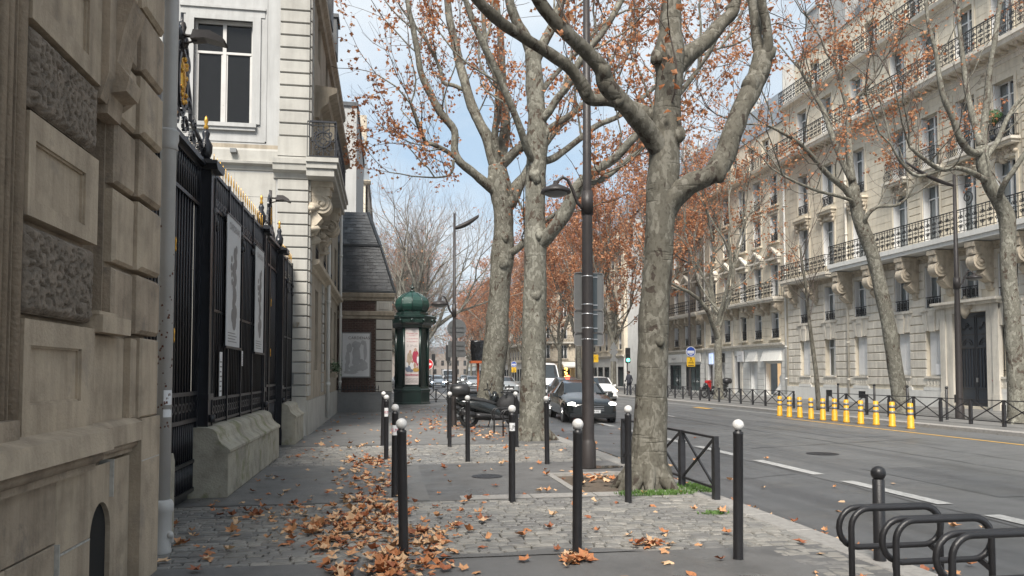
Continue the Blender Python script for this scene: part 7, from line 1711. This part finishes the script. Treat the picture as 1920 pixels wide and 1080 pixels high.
q = MB(); q.prism([(-.05, .5), (.1, .5), (.02, 1.1), (-.12, 1.15)], -.2, .2, 'x'); q.build('red_fairing', M['redcl'], None, (20.75, 47.6, 0), label='red leg shield of the scooter on the far pavement', cat='fairing')
scooter(3.9, 30.2, R(25), 'another scooter with round mirrors parked behind the second tree', hasbox=False, cover=False)
# ------------------------------------------------------------------ people
def person(x, y, rz, label, coat, trousers, walk=.12, phone=True, h_=1.75):
    root = thing('person', (x, y, 0), label, 'person', None, rz); k = h_ / 1.75
    V = [((0, 0, .95), .15), ((0, 0, 1.15), .14), ((0, .01, 1.38), .15), ((0, 0, 1.50), .06), ((0, -.02, 1.56), .055),
         ((.10, 0, .90), .10), ((.10, -walk, .50), .065), ((.10, -walk * .6, .09), .045), ((.10, -walk * .6 - .15, .05), .04),
         ((-.10, 0, .90), .10), ((-.10, walk * .7, .50), .065), ((-.10, walk * 1.6, .10), .045), ((-.10, walk * 1.6 - .14, .05), .04),
         ((.19, .01, 1.41), .07), ((.27, .02, 1.14), .05), ((.22, -.16, 1.0), .04), ((.16, -.28, 1.12), .03),
         ((-.19, .01, 1.41), .07), ((-.27, .05, 1.13), .05), ((-.26, -.05, .90), .035), ((-.25, -.09, .80), .03)]
    E_ = [(0, 1), (1, 2), (2, 3), (3, 4), (0, 5), (5, 6), (6, 7), (7, 8), (0, 9), (9, 10), (10, 11), (11, 12), (2, 13), (13, 14), (14, 15), (15, 16), (2, 17), (17, 18), (18, 19), (19, 20)]
    me = bpy.data.meshes.new('body'); me.from_pydata([tuple(c * k for c in v) for v, r in V], E_, []); me.materials.append(M[coat])
    o = put('body', me, root); me.skin_vertices or None
    sv = me.attributes
    bm = bmesh.new(); bm.from_mesh(me); ly_ = bm.verts.layers.skin.verify()
    for v, (p, r) in zip(bm.verts, V): v[ly_].radius = (r * k, r * k * .85)
    bm.verts.ensure_lookup_table(); bm.verts[0][ly_].use_root = True; bm.to_mesh(me); bm.free()
    o.modifiers.new('skin', 'SKIN'); s = o.modifiers.new('sub', 'SUBSURF'); s.levels = 1; s.render_levels = 2
    q = MB(); q.ball((0, -.03, 1.655 * k), .095 * k, 16, 0, .82, 1.0, 1.2); q.ball((0, -.125 * k, 1.645 * k), .018, 6); 
    for sx in (-1, 1): q.ball((sx * .082, -.02, 1.65 * k), .02, 6)
    q.build('head', M['skin'], root); q = MB(); q.ball((0, -.01, 1.685 * k), .104 * k, 16, 0, .84, 1.0, 1.08); q.build('hair', M['hair'], root)
    q = MB(); q.lathe([(.19, 0), (.17, .25), (.2, .5), (.17, .62), (.07, .68)], 14, (0, 0, .80 * k), 0, True, 0, 1, .72); q.build('coat', M[coat], root)
    return root
person(17.3, 53.5, R(200), 'person in a dark coat standing at the far kerb right of the white car', 'cloth', 'cloth', .08)
person(.95, 74, R(170), 'distant person in dark clothes walking left of the advertising column', 'cloth', 'cloth', .16, h_=1.7)
# ------------------------------------------------------------------ plane trees
def smooth_path(pts, rad, k=4):
    """Catmull-Rom refinement of a limb path"""
    P_ = [Vector(p) for p in pts]; out = []; ro = []
    for i in range(len(P_) - 1):
        p0 = P_[max(0, i - 1)]; p1 = P_[i]; p2 = P_[i + 1]; p3 = P_[min(len(P_) - 1, i + 2)]
        for j in range(k):
            t = j / k; out.append(.5 * ((2 * p1) + (p2 - p0) * t + (2 * p0 - 5 * p1 + 4 * p2 - p3) * t * t + (3 * p1 - p0 - 3 * p2 + p3) * t ** 3)); ro.append(rad[i] * (1 - t) + rad[i + 1] * t)
    out.append(P_[-1]); ro.append(rad[-1]); return out, ro
class Tree:
    def __init__(s, seed): s.r = random.Random(seed); s.thick = MB(); s.thin = MB(); s.leaf = MB(); s.tips = []; s.ntwig = 0
    def limb(s, pts, rad, n=12, k=4, bump=.12, mb=None):
        p, r = smooth_path(pts, rad, k); (mb or s.thick).tube(p, r, n, 0, True, True, bump); return p, r
    def grow(s, p, d, r, L, depth, up=.12, spread=.55, wig=.16):
        """recursive branch; d direction, r radius, L length"""
        rr = s.r; seg = 4 if depth > 1 else 3; pts = [Vector(p)]; dirs = [Vector(d).normalized()]; rad = [r]
        r1 = r * .62
        for i in range(seg):
            dd = dirs[-1] + Vector((rr.gauss(0, wig), rr.gauss(0, wig), rr.gauss(0, wig) + up)); dd.normalize()
            pts.append(pts[-1] + dd * (L / seg)); dirs.append(dd); rad.append(r + (r1 - r) * (i + 1) / seg)
        big = r > .022
        (s.thick if big else s.thin).tube(pts, rad, 7 if r > .05 else (5 if big else 3), 0, True, False, .08 if big else 0)
        if depth <= 0 or r1 < .004:
            s.tips.append((pts, rad)); s.ntwig += 1; return
        if depth <= 2: s.tips.append((pts, rad))
        kids = 2 if rr.random() < .55 else 3
        for c in range(kids):
            base = dirs[-1]; ax = base.orthogonal().normalized(); ax.rotate(Quaternion(base, rr.random() * 2 * PI))
            nd = (base + ax * spread * rr.uniform(.5, 1.2)); s.grow(pts[-1], nd, r1 * (.95 if c == 0 else rr.uniform(.6, .85)), L * rr.uniform(.62, .88), depth - 1, up, spread, wig)
        for i in range(1, seg):
            if rr.random() < .5:
                base = dirs[i]; ax = base.orthogonal().normalized(); ax.rotate(Quaternion(base, rr.random() * 2 * PI))
                s.grow(pts[i], base * .5 + ax, rad[i] * rr.uniform(.35, .55), L * rr.uniform(.45, .7), max(0, depth - 2), up, spread, wig)
    def sprout(s, path, rad, n, L=1.6, depth=2, up=.2, lo=.2, rmax=.05):
        for i in range(n):
            k = int(len(path) * s.r.uniform(lo, .98)); k = min(k, len(path) - 2); d = (path[k + 1] - path[k]).normalized(); ax = d.orthogonal().normalized(); ax.rotate(Quaternion(d, s.r.random() * 2 * PI))
            s.grow(path[k], ax + d * .5 + Vector((0, 0, .5)), min(rmax, rad[k] * .4), L * s.r.uniform(.6, 1.2), depth, up)
    def leaves(s, n, size=.1, keep=lambda p: True):
        rr = s.r; made = 0; tips = s.tips
        if not tips: return
        dens = lambda p: .5 + .9 * noise.noise(p * .55 + Vector((s.r_seed, 0, 0)))
        tries = 0
        while made < n and tries < n * 6:
            tries += 1; pts, rad = tips[rr.randrange(len(tips))]; k = rr.randrange(len(pts) - 1); p = pts[k].lerp(pts[k + 1], rr.random())
            if rr.random() > dens(p) or not keep(p): continue
            for c in range(rr.choice((1, 2, 3, 5, 7))):
                q = p + Vector((rr.gauss(0, .12), rr.gauss(0, .12), rr.gauss(-.09, .12))); sz = size * rr.uniform(.6, 1.2)
                a = Vector((rr.gauss(0, 1), rr.gauss(0, 1), rr.gauss(0, .6))).normalized(); b = a.cross(Vector((rr.gauss(0, 1), rr.gauss(0, 1), rr.gauss(0, 1)))).normalized(); cdir = a.cross(b)
                A = q - a * sz * .5; B = q + a * sz * .55; C = q + b * sz * .5 + cdir * sz * .18; D = q - b * sz * .5 + cdir * sz * .18; E1 = q + b * sz * .2 + a * sz * .16; E2 = q - b * sz * .2 + a * sz * .16
                s.leaf.add([A, C, E1, B, E2, D], [(0, 1, 2), (0, 2, 3), (0, 3, 4), (0, 4, 5)], rr.choice((0, 0, 0, 1, 1, 2, 2, 3))); made += 1
    r_seed = 0.0
    def finish(s, loc, label, group='plane trees lining the boulevard', bark='bark', name='plane_tree', twig='twig'):
        root = thing(name, (0, 0, 0), label, 'tree', group)
        root.location = loc
        def sh(mb): mb.v = [(v[0] - loc[0], v[1] - loc[1], v[2] - loc[2]) for v in mb.v]
        for mb in (s.thick, s.thin, s.leaf): sh(mb)
        s.thick.build('trunk', M[bark], root)
        if s.thin.v: s.thin.build('twigs', M[twig], root, kind='stuff')
        if s.leaf.v: s.leaf.build('crown', M['cleaf'], root, kind='stuff')
        return root
def pxpath(pts, Y):
    """limb drawn from (pixel x, pixel y, depth offset) triples"""
    return [atY(p[0], p[1], Y + (p[2] if len(p) > 2 else 0)) for p in pts]
def pr(w_, Y): return w_ * Y / 1440 * .5 * (.93 if Y < 12 else 1.0)      # pixel width to radius
def roots(t, x, y, r, n, seed):
    """flaring root spurs at the foot of a trunk"""
    rr = random.Random(seed)
    for i in range(n):
        a = 2 * PI * i / n + rr.uniform(-.3, .3); d = Vector((math.cos(a), math.sin(a), 0)); l = r * rr.uniform(1.2, 1.65)
        t.thick.tube([Vector((x, y, .42)) + d * r * .35, Vector((x, y, .18)) + d * r * .8, Vector((x, y, .03)) + d * l * .85, Vector((x, y, -.12)) + d * l * 1.15], [r * .45, r * .36, r * .24, r * .1], 9, 0, True, False, .35)
def knob(t, p, r, seed=0): 
    q = MB(); q.ball((0, 0, 0), r, 12); t.thick.add([Vector(p) + Vector((v[0], v[1], v[2] * 1.25)) * (1 + .55 * noise.noise(Vector(v) / r * 1.1 + Vector((seed, 0, 0)))) for v in q.v], q.f, 0, True)

# ---- nearest tree
Y = 10.45; t = Tree(11)
tp = [(1212, 925), (1215, 880), (1219, 800), (1223, 700), (1226, 600), (1233, 500), (1238, 420), (1242, 350), (1246, 290), (1249, 240), (1252, 190), (1255, 140), (1254, 105), (1257, 60), (1259, 0), (1262, -120), (1268, -300)]
tw = [96, 82, 70, 64, 64, 60, 61, 68, 64, 61, 56, 59, 68, 49, 43, 38, 30]
trunk, tr = t.limb(pxpath(tp, Y), [pr(w_, Y) for w_ in tw], 28, 5, .07)
bx_, by_ = trunk[0].x, trunk[0].y
roots(t, bx_, by_, .31, 8, 4)
kn = [((1270, 250, -.12), 22), ((1230, 108, -.06), 17), ((1278, 100, 0), 17), ((1236, 640, -.2), 14), ((1222, 255, -.08), 20)]
for (p, w_) in kn: knob(t, atY(p[0], p[1], Y + p[2]), pr(w_ * 1.5, Y), w_)
def L(pts, ws, Yb=Y, n=16, bump=.13):
    return t.limb(pxpath(pts, Yb), [pr(w_, Yb) for w_ in ws], n, 4, bump)
A, ar = L([(1243, 290, 0), (1225, 262, -.1), (1200, 228, -.25), (1165, 190, -.4), (1138, 160, -.5), (1128, 128, -.55), (1098, 95, -.65), (1060, 60, -.8), (1030, 28, -.9), (1005, -10, -1.0), (985, -70, -1.2), (960, -160, -1.4)], [50, 44, 40, 37, 36, 33, 29, 27, 26, 25, 22, 18])
B, br = L([(1238, 225, .1), (1205, 210, .2), (1170, 196, .35), (1140, 188, .4), (1108, 186, .4), (1092, 160, .3), (1070, 130, .2), (1030, 100, .1), (985, 72, -.1), (940, 42, -.3), (900, 5, -.5), (870, -40, -.6), (830, -110, -.8)], [34, 30, 26, 27, 28, 30, 26, 24, 23, 22, 21, 20, 16], n=14)
C, cr_ = L([(1243, 395, 0), (1262, 368, -.1), (1295, 345, -.2), (1330, 330, -.25), (1348, 312, -.25), (1362, 285, -.2), (1375, 245, -.2), (1390, 205, -.15), (1408, 170, -.1), (1424, 130, 0), (1430, 100, 0)], [62, 52, 44, 42, 46, 42, 44, 42, 42, 46, 40])
C1, c1 = L([(1428, 115, 0), (1420, 80, .05), (1416, 40, .1), (1410, 0, .2), (1400, -60, .4), (1392, -150, .5)], [26, 24, 23, 22, 20, 16], n=12)
C2, c2 = L([(1432, 115, 0), (1440, 85, -.1), (1436, 40, -.15), (1428, 0, -.2), (1440, -60, -.3), (1450, -160, -.4)], [30, 24, 21, 20, 18, 14], n=12)
D, dr_ = L([(1262, 130, 0), (1290, 102, .1), (1310, 88, .2), (1332, 68, .3), (1352, 45, .35), (1372, 25, .4), (1380, 0, .45), (1392, -50, .5)], [46, 40, 36, 32, 30, 30, 24, 20], n=12)
for p, w_ in (((1160, 190, -.45), 18), ((1132, 135, -.6), 19), ((1345, 320, -.3), 24), ((1405, 160, -.15), 24), ((1438, 105, -.05), 22), ((1425, 135, -.1), 20), ((1372, 20, .4), 16), ((1095, 170, .3), 16)): knob(t, atY(p[0], p[1], Y + p[2]), pr(w_ * 1.55, Y), w_ * 1.3)
for (pa, ra) in ((A, ar), (B, br), (C1, c1), (C2, c2), (D, dr_), (trunk, tr)):
    d = (pa[-1] - pa[-3]).normalized(); r0 = ra[-1]
    for k in range(3):
        ax = d.orthogonal().normalized(); ax.rotate(Quaternion(d, 2.1 * k)); t.grow(pa[-1], d + ax * .55 + Vector((0, 0, .3)), r0 * .6, 2.2, 4, .1)
    t.sprout(pa, ra, 3, 1.5, 1, .15, .55, .02)
t.r_seed = 1.; t.leaves(3600, .125); t.finish((bx_, by_, 0), 'nearest big plane tree with mottled trunk and a thick crooked limb reaching right', bark='barkd')
# ---- second tree
Y = 18.25; t = Tree(12)
tp = [(1000, 830), (1000, 790), (1000, 700), (1002, 600), (1003, 520), (1004, 450), (1003, 400), (1004, 350), (1006, 300), (1008, 255), (1007, 215), (1003, 170), (1001, 130), (998, 95)]
tw = [66, 54, 47, 46, 43, 44, 38, 40, 38, 42, 34, 36, 32, 30]
trunk, tr = t.limb(pxpath(tp, Y), [pr(w_, Y) for w_ in tw], 22, 5, .07); bx_, by_ = trunk[0].x, trunk[0].y; roots(t, bx_, by_, .36, 6, 8)
for p, w_ in (((1004, 553, -.2), 14), ((1012, 440, -.25), 13), ((1003, 330, -.2), 16), ((1022, 250, -.1), 12)): knob(t, atY(p[0], p[1], Y + p[2]), pr(w_ * 1.5, Y), w_)
lim = [([(1005, 462, 0), (1022, 448, -.2), (1042, 425, -.4), (1062, 395, -.5), (1075, 365, -.6), (1090, 342, -.7), (1120, 318, -.8), (1155, 295, -1), (1185, 262, -1.2), (1225, 225, -1.4), (1270, 180, -1.6), (1310, 130, -1.8)], [34, 28, 27, 28, 25, 21, 18, 17, 15, 13, 11, 8]),
       ([(1090, 342, -.7), (1120, 340, -.6), (1150, 322, -.5), (1175, 300, -.4), (1210, 275, -.3)], [14, 12, 10, 9, 6]),
       ([(1006, 300, 0), (1030, 300, .3), (1055, 285, .5), (1090, 258, .8), (1120, 235, 1), (1165, 215, 1.3), (1220, 170, 1.6), (1280, 120, 1.9), (1350, 90, 2.1)], [18, 15, 13, 12, 12, 10, 9, 8, 5]),
       ([(1006, 235, 0), (1025, 215, -.2), (1045, 185, -.3), (1065, 160, -.5), (1090, 110, -.7), (1130, 60, -.9), (1160, 10, -1), (1190, -50, -1)], [18, 16, 15, 14, 14, 12, 11, 8]),
       ([(1002, 120, 0), (1015, 90, .2), (1035, 50, .3), (1050, 10, .4), (1065, -40, .5), (1080, -120, .6)], [24, 20, 18, 16, 14, 10]),
       ([(998, 105, 0), (985, 70, 0), (968, 40, 0), (955, 0, -.1), (950, -50, -.1), (940, -140, 0)], [24, 22, 20, 18, 16, 12]),
       ([(1005, 310, 0), (990, 285, -.3), (975, 240, -.6), (955, 190, -.8), (930, 130, -1), (900, 70, -1.2), (880, 20, -1.3), (860, -40, -1.4)], [16, 14, 14, 13, 13, 12, 11, 8]),
       ([(1000, 200, 0), (1020, 165, .5), (1050, 130, .9), (1090, 90, 1.3), (1120, 55, 1.6), (1150, 30, 1.8)], [14, 12, 10, 10, 8, 6])]
tops = [(trunk, tr)]
for pts, ws in lim: pa = t.limb(pxpath(pts, Y), [pr(w_, Y) for w_ in ws], 10, 4, .1); tops.append(pa)
for pa, ra in tops[1:]:
    d = (pa[-1] - pa[-3]).normalized()
    for k in range(3):
        ax = d.orthogonal().normalized(); ax.rotate(Quaternion(d, 2.1 * k)); t.grow(pa[-1], d + ax * .5 + Vector((0, 0, .3)), max(.03, ra[-1] * .7), 2.0, 4, .1)
    t.sprout(pa, ra, 5, 1.6, 2, .15, .3, .03)
t.r_seed = 2.; t.leaves(7000, .12); t.finish((bx_, by_, 0), 'second plane tree, straight pale trunk just left of the foreground lamp post')
# ---- third tree
Y = 27.0; t = Tree(13)
tp = [(914, 792), (917, 760), (924, 700), (930, 640), (934, 580), (938, 520), (942, 480), (944, 440), (944, 400), (941, 370), (936, 345), (932, 310)]
tw = [62, 52, 46, 46, 42, 40, 46, 38, 38, 42, 44, 34]
trunk, tr = t.limb(pxpath(tp, Y), [pr(w_, Y) for w_ in tw], 18, 5, .07); bx_, by_ = trunk[0].x, trunk[0].y; roots(t, bx_, by_, .42, 6, 9)
for p, w_ in (((945, 490, -.2), 18), ((946, 445, -.3), 12), ((925, 340, -.1), 16)): knob(t, atY(p[0], p[1], Y + p[2]), pr(w_ * 1.5, Y), w_)
lim = [([(935, 365, 0), (912, 345, -.2), (885, 322, -.4), (862, 303, -.6), (852, 282, -.7), (852, 245, -.8), (828, 215, -.9), (808, 178, -1), (790, 138, -1.1), (783, 100, -1.2), (775, 55, -1.3), (765, 10, -1.4), (758, -40, -1.5)], [22, 19, 17, 16, 15, 14, 15, 14, 12, 11, 11, 9, 7]),
       ([(862, 303, -.6), (840, 285, -.8), (815, 272, -1), (798, 265, -1.1), (790, 245, -1.2), (778, 215, -1.3), (770, 195, -1.4)], [9, 9, 8, 8, 7, 7, 5]),
       ([(930, 315, 0), (916, 262, .1), (902, 235, .2), (885, 200, .3), (873, 160, .3), (862, 120, .4), (852, 75, .5), (843, 35, .5), (838, -10, .6), (830, -70, .6)], [26, 24, 21, 20, 18, 18, 16, 15, 13, 10]),
       ([(873, 170, .3), (850, 160, .5), (832, 155, .6), (825, 130, .7), (812, 100, .8), (795, 70, .8), (780, 50, .9)], [8, 8, 7, 7, 6, 6, 5]),
       ([(936, 320, 0), (930, 280, -.2), (928, 250, -.3), (934, 205, -.4), (932, 150, -.5), (915, 110, -.6), (908, 60, -.7), (905, 0, -.8), (900, -60, -.9)], [18, 15, 14, 14, 12, 10, 9, 8, 6]),
       ([(938, 330, 0), (940, 285, .3), (948, 240, .4), (945, 190, .5), (940, 120, .6), (938, 60, .7), (930, 0, .8), (925, -60, .9)], [26, 24, 20, 18, 16, 14, 12, 8]),
       ([(936, 315, 0), (955, 295, -.3), (975, 278, -.5), (1000, 262, -.8), (1040, 235, -1), (1090, 200, -1.3), (1140, 150, -1.5)], [22, 19, 18, 15, 13, 11, 8]),
       ([(944, 395, 0), (962, 372, -.2), (970, 350, -.2), (985, 330, -.2), (1000, 300, -.2), (1030, 260, -.2), (1060, 225, -.1), (1100, 190, .2), (1150, 160, .4)], [28, 24, 24, 20, 16, 13, 12, 10, 7]),
       ([(942, 480, 0), (965, 470, -.3), (985, 452, -.5), (1010, 425, -.8), (1045, 398, -1), (1085, 370, -1.2)], [20, 15, 13, 10, 8, 5]),
       ([(850, 300, -.7), (848, 320, -.7), (838, 330, -.6), (815, 333, -.5)], [6, 5, 4, 3])]
tops = []
for pts, ws in lim: tops.append(t.limb(pxpath(pts, Y), [pr(w_, Y) for w_ in ws], 8, 4, .1))
for pa, ra in tops:
    d = (pa[-1] - pa[-3]).normalized()
    for k in range(2):
        ax = d.orthogonal().normalized(); ax.rotate(Quaternion(d, 2.6 * k)); t.grow(pa[-1], d + ax * .5 + Vector((0, 0, .3)), max(.03, ra[-1] * .7), 1.6, 3, .1)
    t.sprout(pa, ra, 6, 1.7, 2, .15, .25, .03)
t.r_seed = 3.; t.leaves(8500, .14); t.finish((bx_, by_, 0), 'third plane tree, leaning trunk behind the parked scooters with pale left branches')
# ---- far pavement trees with hand placed limbs
Y = 28.0; t = Tree(14)
tp = [(1692, 780), (1688, 745), (1680, 700), (1671, 640), (1662, 590), (1652, 545), (1642, 500), (1630, 460), (1618, 430), (1606, 395), (1600, 350)]
trunk, tr = t.limb(pxpath(tp, Y), [pr(w_, Y) for w_ in (46, 34, 30, 28, 28, 27, 26, 27, 28, 24, 22)], 16, 4, .08); bx_, by_ = trunk[0].x, trunk[0].y; roots(t, bx_, by_, .30, 5, 3)
lim = [([(1608, 395, 0), (1585, 355, -.3), (1550, 325, -.6), (1520, 290, -1), (1490, 262, -1.3), (1450, 240, -1.6)], [16, 14, 11, 9, 8, 5]), ([(1602, 360, 0), (1595, 320, .2), (1592, 260, .3), (1590, 210, .4), (1580, 170, .5), (1565, 120, .5)], [18, 15, 12, 11, 9, 6]),
       ([(1598, 340, 0), (1580, 305, .2), (1562, 260, .4), (1545, 210, .6), (1528, 180, .7), (1500, 130, .8)], [14, 12, 11, 10, 8, 5]), ([(1592, 215, .3), (1605, 185, .2), (1625, 165, .1), (1640, 140, 0)], [9, 8, 8, 5]),
       ([(1618, 430, 0), (1625, 405, -.4), (1645, 388, -.6), (1680, 385, -1), (1700, 372, -1.2)], [10, 9, 7, 6, 4]), ([(1605, 380, 0), (1580, 370, -.6), (1540, 360, -1.2), (1500, 345, -1.6), (1470, 330, -2)], [8, 7, 6, 5, 4])]
tops = [(trunk, tr)]
for pts, ws in lim: tops.append(t.limb(pxpath(pts, Y), [pr(w_, Y) for w_ in ws], 8, 4, .1))
for pa, ra in tops[1:]:
    d = (pa[-1] - pa[-3]).normalized()
    for k in range(3):
        ax = d.orthogonal().normalized(); ax.rotate(Quaternion(d, 2.1 * k)); t.grow(pa[-1], d + ax * .6 + Vector((0, 0, .3)), max(.035, ra[-1] * .75), 2.3, 4, .1)
    t.sprout(pa, ra, 4, 1.6, 2, .15, .25, .03)
t.r_seed = 4.; t.leaves(6000, .13, lambda p: p.z > 10 or t.r.random() < .25); t.finish((bx_, by_, 0), 'leaning plane tree on the far pavement behind the row of yellow posts', bark='bark')
Y = 21.6; t = Tree(15)
tp = [(1912, 800), (1908, 740), (1903, 660), (1898, 600), (1894, 550), (1890, 500), (1890, 450), (1887, 405), (1872, 375), (1855, 345), (1843, 310), (1842, 275)]
trunk, tr = t.limb(pxpath(tp, Y), [pr(w_, Y) for w_ in (50, 38, 34, 33, 32, 30, 30, 32, 30, 27, 26, 24)], 16, 4, .08); bx_, by_ = trunk[0].x, trunk[0].y; roots(t, bx_, by_, .30, 5, 5)
lim = [([(1842, 285, 0), (1820, 285, -.2), (1800, 260, -.4), (1788, 225, -.5), (1770, 185, -.6), (1762, 150, -.6), (1755, 100, -.6), (1740, 40, -.6), (1735, -20, -.6)], [18, 16, 15, 13, 12, 11, 9, 8, 6]), ([(1843, 280, 0), (1845, 240, .2), (1850, 190, .3), (1856, 130, .4), (1866, 70, .4), (1875, 0, .5), (1880, -60, .5)], [18, 15, 14, 12, 11, 10, 8]),
       ([(1840, 275, 0), (1828, 235, .4), (1815, 180, .6), (1808, 130, .8), (1800, 60, 1), (1795, 0, 1.1)], [16, 14, 12, 11, 9, 7]), ([(1850, 340, 0), (1825, 325, -.5), (1795, 315, -.8), (1765, 318, -1), (1735, 300, -1.3), (1705, 275, -1.5)], [13, 11, 9, 9, 8, 5]),
       ([(1872, 380, 0), (1880, 350, -.5), (1900, 320, -.8), (1920, 290, -1), (1950, 250, -1.2)], [14, 12, 11, 10, 7]), ([(1845, 300, 0), (1870, 265, .4), (1885, 230, .5), (1905, 195, .6), (1930, 170, .8)], [12, 11, 10, 8, 6]), ([(1765, 318, -1), (1720, 330, -1.2), (1690, 305, -1.4), (1670, 270, -1.6)], [7, 6, 5, 4])]
tops = [(trunk, tr)]
for pts, ws in lim: tops.append(t.limb(pxpath(pts, Y), [pr(w_, Y) for w_ in ws], 8, 4, .1))
for pa, ra in tops[1:]:
    d = (pa[-1] - pa[-3]).normalized()
    for k in range(2):
        ax = d.orthogonal().normalized(); ax.rotate(Quaternion(d, 2.1 * k)); t.grow(pa[-1], d + ax * .6 + Vector((0, 0, .3)), max(.03, ra[-1] * .75), 1.9, 4, .1)
    t.sprout(pa, ra, 3, 1.4, 2, .15, .25, .025)
t.r_seed = 5.; t.leaves(1200, .11, lambda p: p.z > 8); t.finish((bx_, by_, 0), 'plane tree at the right edge on the far pavement, nearly leafless branches over the balconies')
# young thin tree
Y = 31.0; t = Tree(16)
trunk, tr = t.limb(pxpath([(1536, 772), (1530, 700), (1522, 640), (1516, 590), (1512, 545), (1505, 500), (1500, 460)], Y), [pr(w_, Y) for w_ in (11, 9, 8, 7, 6, 5, 4)], 8, 4, .04)
t.sprout(trunk, tr, 16, 1.9, 1, .22, .45, .018); t.tips = []; t.finish((trunk[0].x, trunk[0].y, 0), 'young thin leafless tree on the far pavement left of the yellow posts', bark='barkd', name='young_tree')

# ---- three generic kinds copied down the avenue
def avenue(seed, leafn, h0=4.2, height=1.0, spread=.42, up=.12, limbs=5, depth=5, L0=3.0, size=.17, r0=.30, lean=(0, 0)):
    t = Tree(seed); r = t.r
    top = Vector((lean[0], lean[1], h0)); pts = [Vector((0, 0, -.1)), Vector((.02, 0, .5)), Vector((lean[0] * .3, lean[1] * .3, h0 * .35)), Vector((lean[0] * .65, lean[1] * .7, h0 * .7)), top]
    trunk, tr = t.limb(pts, [r0 * 1.35, r0 * 1.02, r0 * .85, r0 * .78, r0 * .74], 12, 3, .08)
    for k in range(limbs):
        a = 2 * PI * k / limbs + r.uniform(-.4, .4); d = Vector((math.cos(a) * spread, math.sin(a) * spread, 1)); b = trunk[-1 - (k % 3) * 1]
        t.grow(b, d, r0 * r.uniform(.42, .6), L0 * r.uniform(.85, 1.2) * height, depth, up, .42, .13)
    t.r_seed = seed * 1.7
    if leafn: t.leaves(leafn, size)
    return t
T_orange = avenue(31, 15000, 4.8, L0=4.6, size=.19).finish((0, 0, 0), 'x'); T_orange2 = avenue(32, 13000, 5.2, spread=.5, limbs=4, lean=(-.7, .3), L0=4.8, size=.19).finish((0, 0, 0), 'x')
T_sparse = avenue(33, 4200, 4.8, spread=.5, L0=4.4).finish((0, 0, 0), 'x'); T_bare = avenue(34, 500, 3.6, 1.0, .7, .05, 12, 7, 3.0, .12, .34).finish((0, 0, 0), 'x', bark='barkl', twig='twigd')
def plant(src, x, y, s_, rz, lab, used={}):
    o = src if src.name not in used else copy_tree(src); used[src.name] = 1
    o.location = (x, y, 0); o.rotation_euler = (0, 0, rz); o.scale = (s_, s_, s_); o['label'] = lab; return o
plant(T_bare, 2.75, 66, 1.25, .3, 'large bare plane tree with pale fanning branches behind the advertising column')
plant(T_bare, 1.5, 84, 1.15, 2.2, 'bare plane tree behind the large bare one, left side of the street')
plant(T_sparse, 20.5, 45.4, .95, 1.0, 'thinly leaved plane tree with a white mottled trunk in front of the shops')
plant(T_orange2, 20.6, 57.5, .98, 2.1, 'rusty leaved plane tree leaning left beside the nearest trunk, before the side street')
plant(T_orange, 20.5, 68, 1.0, 3.7, 'rusty leaved plane tree right of the green traffic light')
plant(T_orange2, 20.2, 79, 1.02, 5.2, 'rusty leaved plane tree with forked trunk beside the lamp post sign backs')
plant(T_orange, 20.5, 90, 1.05, .4, 'rusty leaved plane tree in front of the cafe with fairy lights')
plant(T_orange2, 20.4, 102, 1.0, 1.4, 'rusty leaved plane tree behind the white van')
ordn = ['fourth', 'fifth', 'sixth', 'seventh', 'eighth', 'ninth', 'tenth', 'eleventh']
for i in range(8): plant((T_orange, T_orange2, T_sparse)[i % 3], 20.3, 114 + i * 12, 1.0 + .03 * (i % 3), i * 1.3, 'distant plane tree of the right-hand row, %s beyond the crossing' % ordn[i])
for i in range(5): plant((T_bare, T_sparse)[i % 2], -1.5 - .8 * i, 96 + i * 17, 1.0, i * 1.7, 'bare distant tree in the left background, %s from the front' % ('first', 'second', 'third', 'fourth', 'fifth')[i])
for i in range(8): plant((T_sparse, T_orange, T_bare)[i % 3], 3.4, 98 + i * 13, 1.0, i * 2.1, 'distant plane tree of the left-hand row, %s beyond the advertising column' % ordn[i])
for i in range(5): plant((T_bare, T_sparse, T_orange)[i % 3], -3 + 6.5 * i, 292 + 5 * (i % 2), .95, i * 1.1, 'distant tree closing the end of the boulevard, %s from the left' % ('first', 'second', 'third', 'fourth', 'fifth')[i])
plant(T_sparse, 3.6, -4.5, 1.05, 1.8, 'plane tree of the near row standing behind the viewpoint')
plant(T_sparse, 3.6, -13, 1.05, 4.1, 'farther plane tree of the near row behind the viewpoint')
# ------------------------------------------------------------------ the damp air of the boulevard
q = MB(); q.box(-70, 70, -25, 430, -1.4, 34)
me = q.mesh('haze', []); hm = bpy.data.materials.new('damp_air'); hm.use_nodes = True; n_ = hm.node_tree.nodes; l_ = hm.node_tree.links; n_.clear()
ho = n_.new('ShaderNodeOutputMaterial'); hv = n_.new('ShaderNodeVolumePrincipled'); hv.inputs['Density'].default_value = .0003; hv.inputs['Color'].default_value = (.92, .94, .97, 1)
l_.new(hv.outputs[0], ho.inputs['Volume']); me.materials.append(hm)
put('haze', me, kind='stuff')
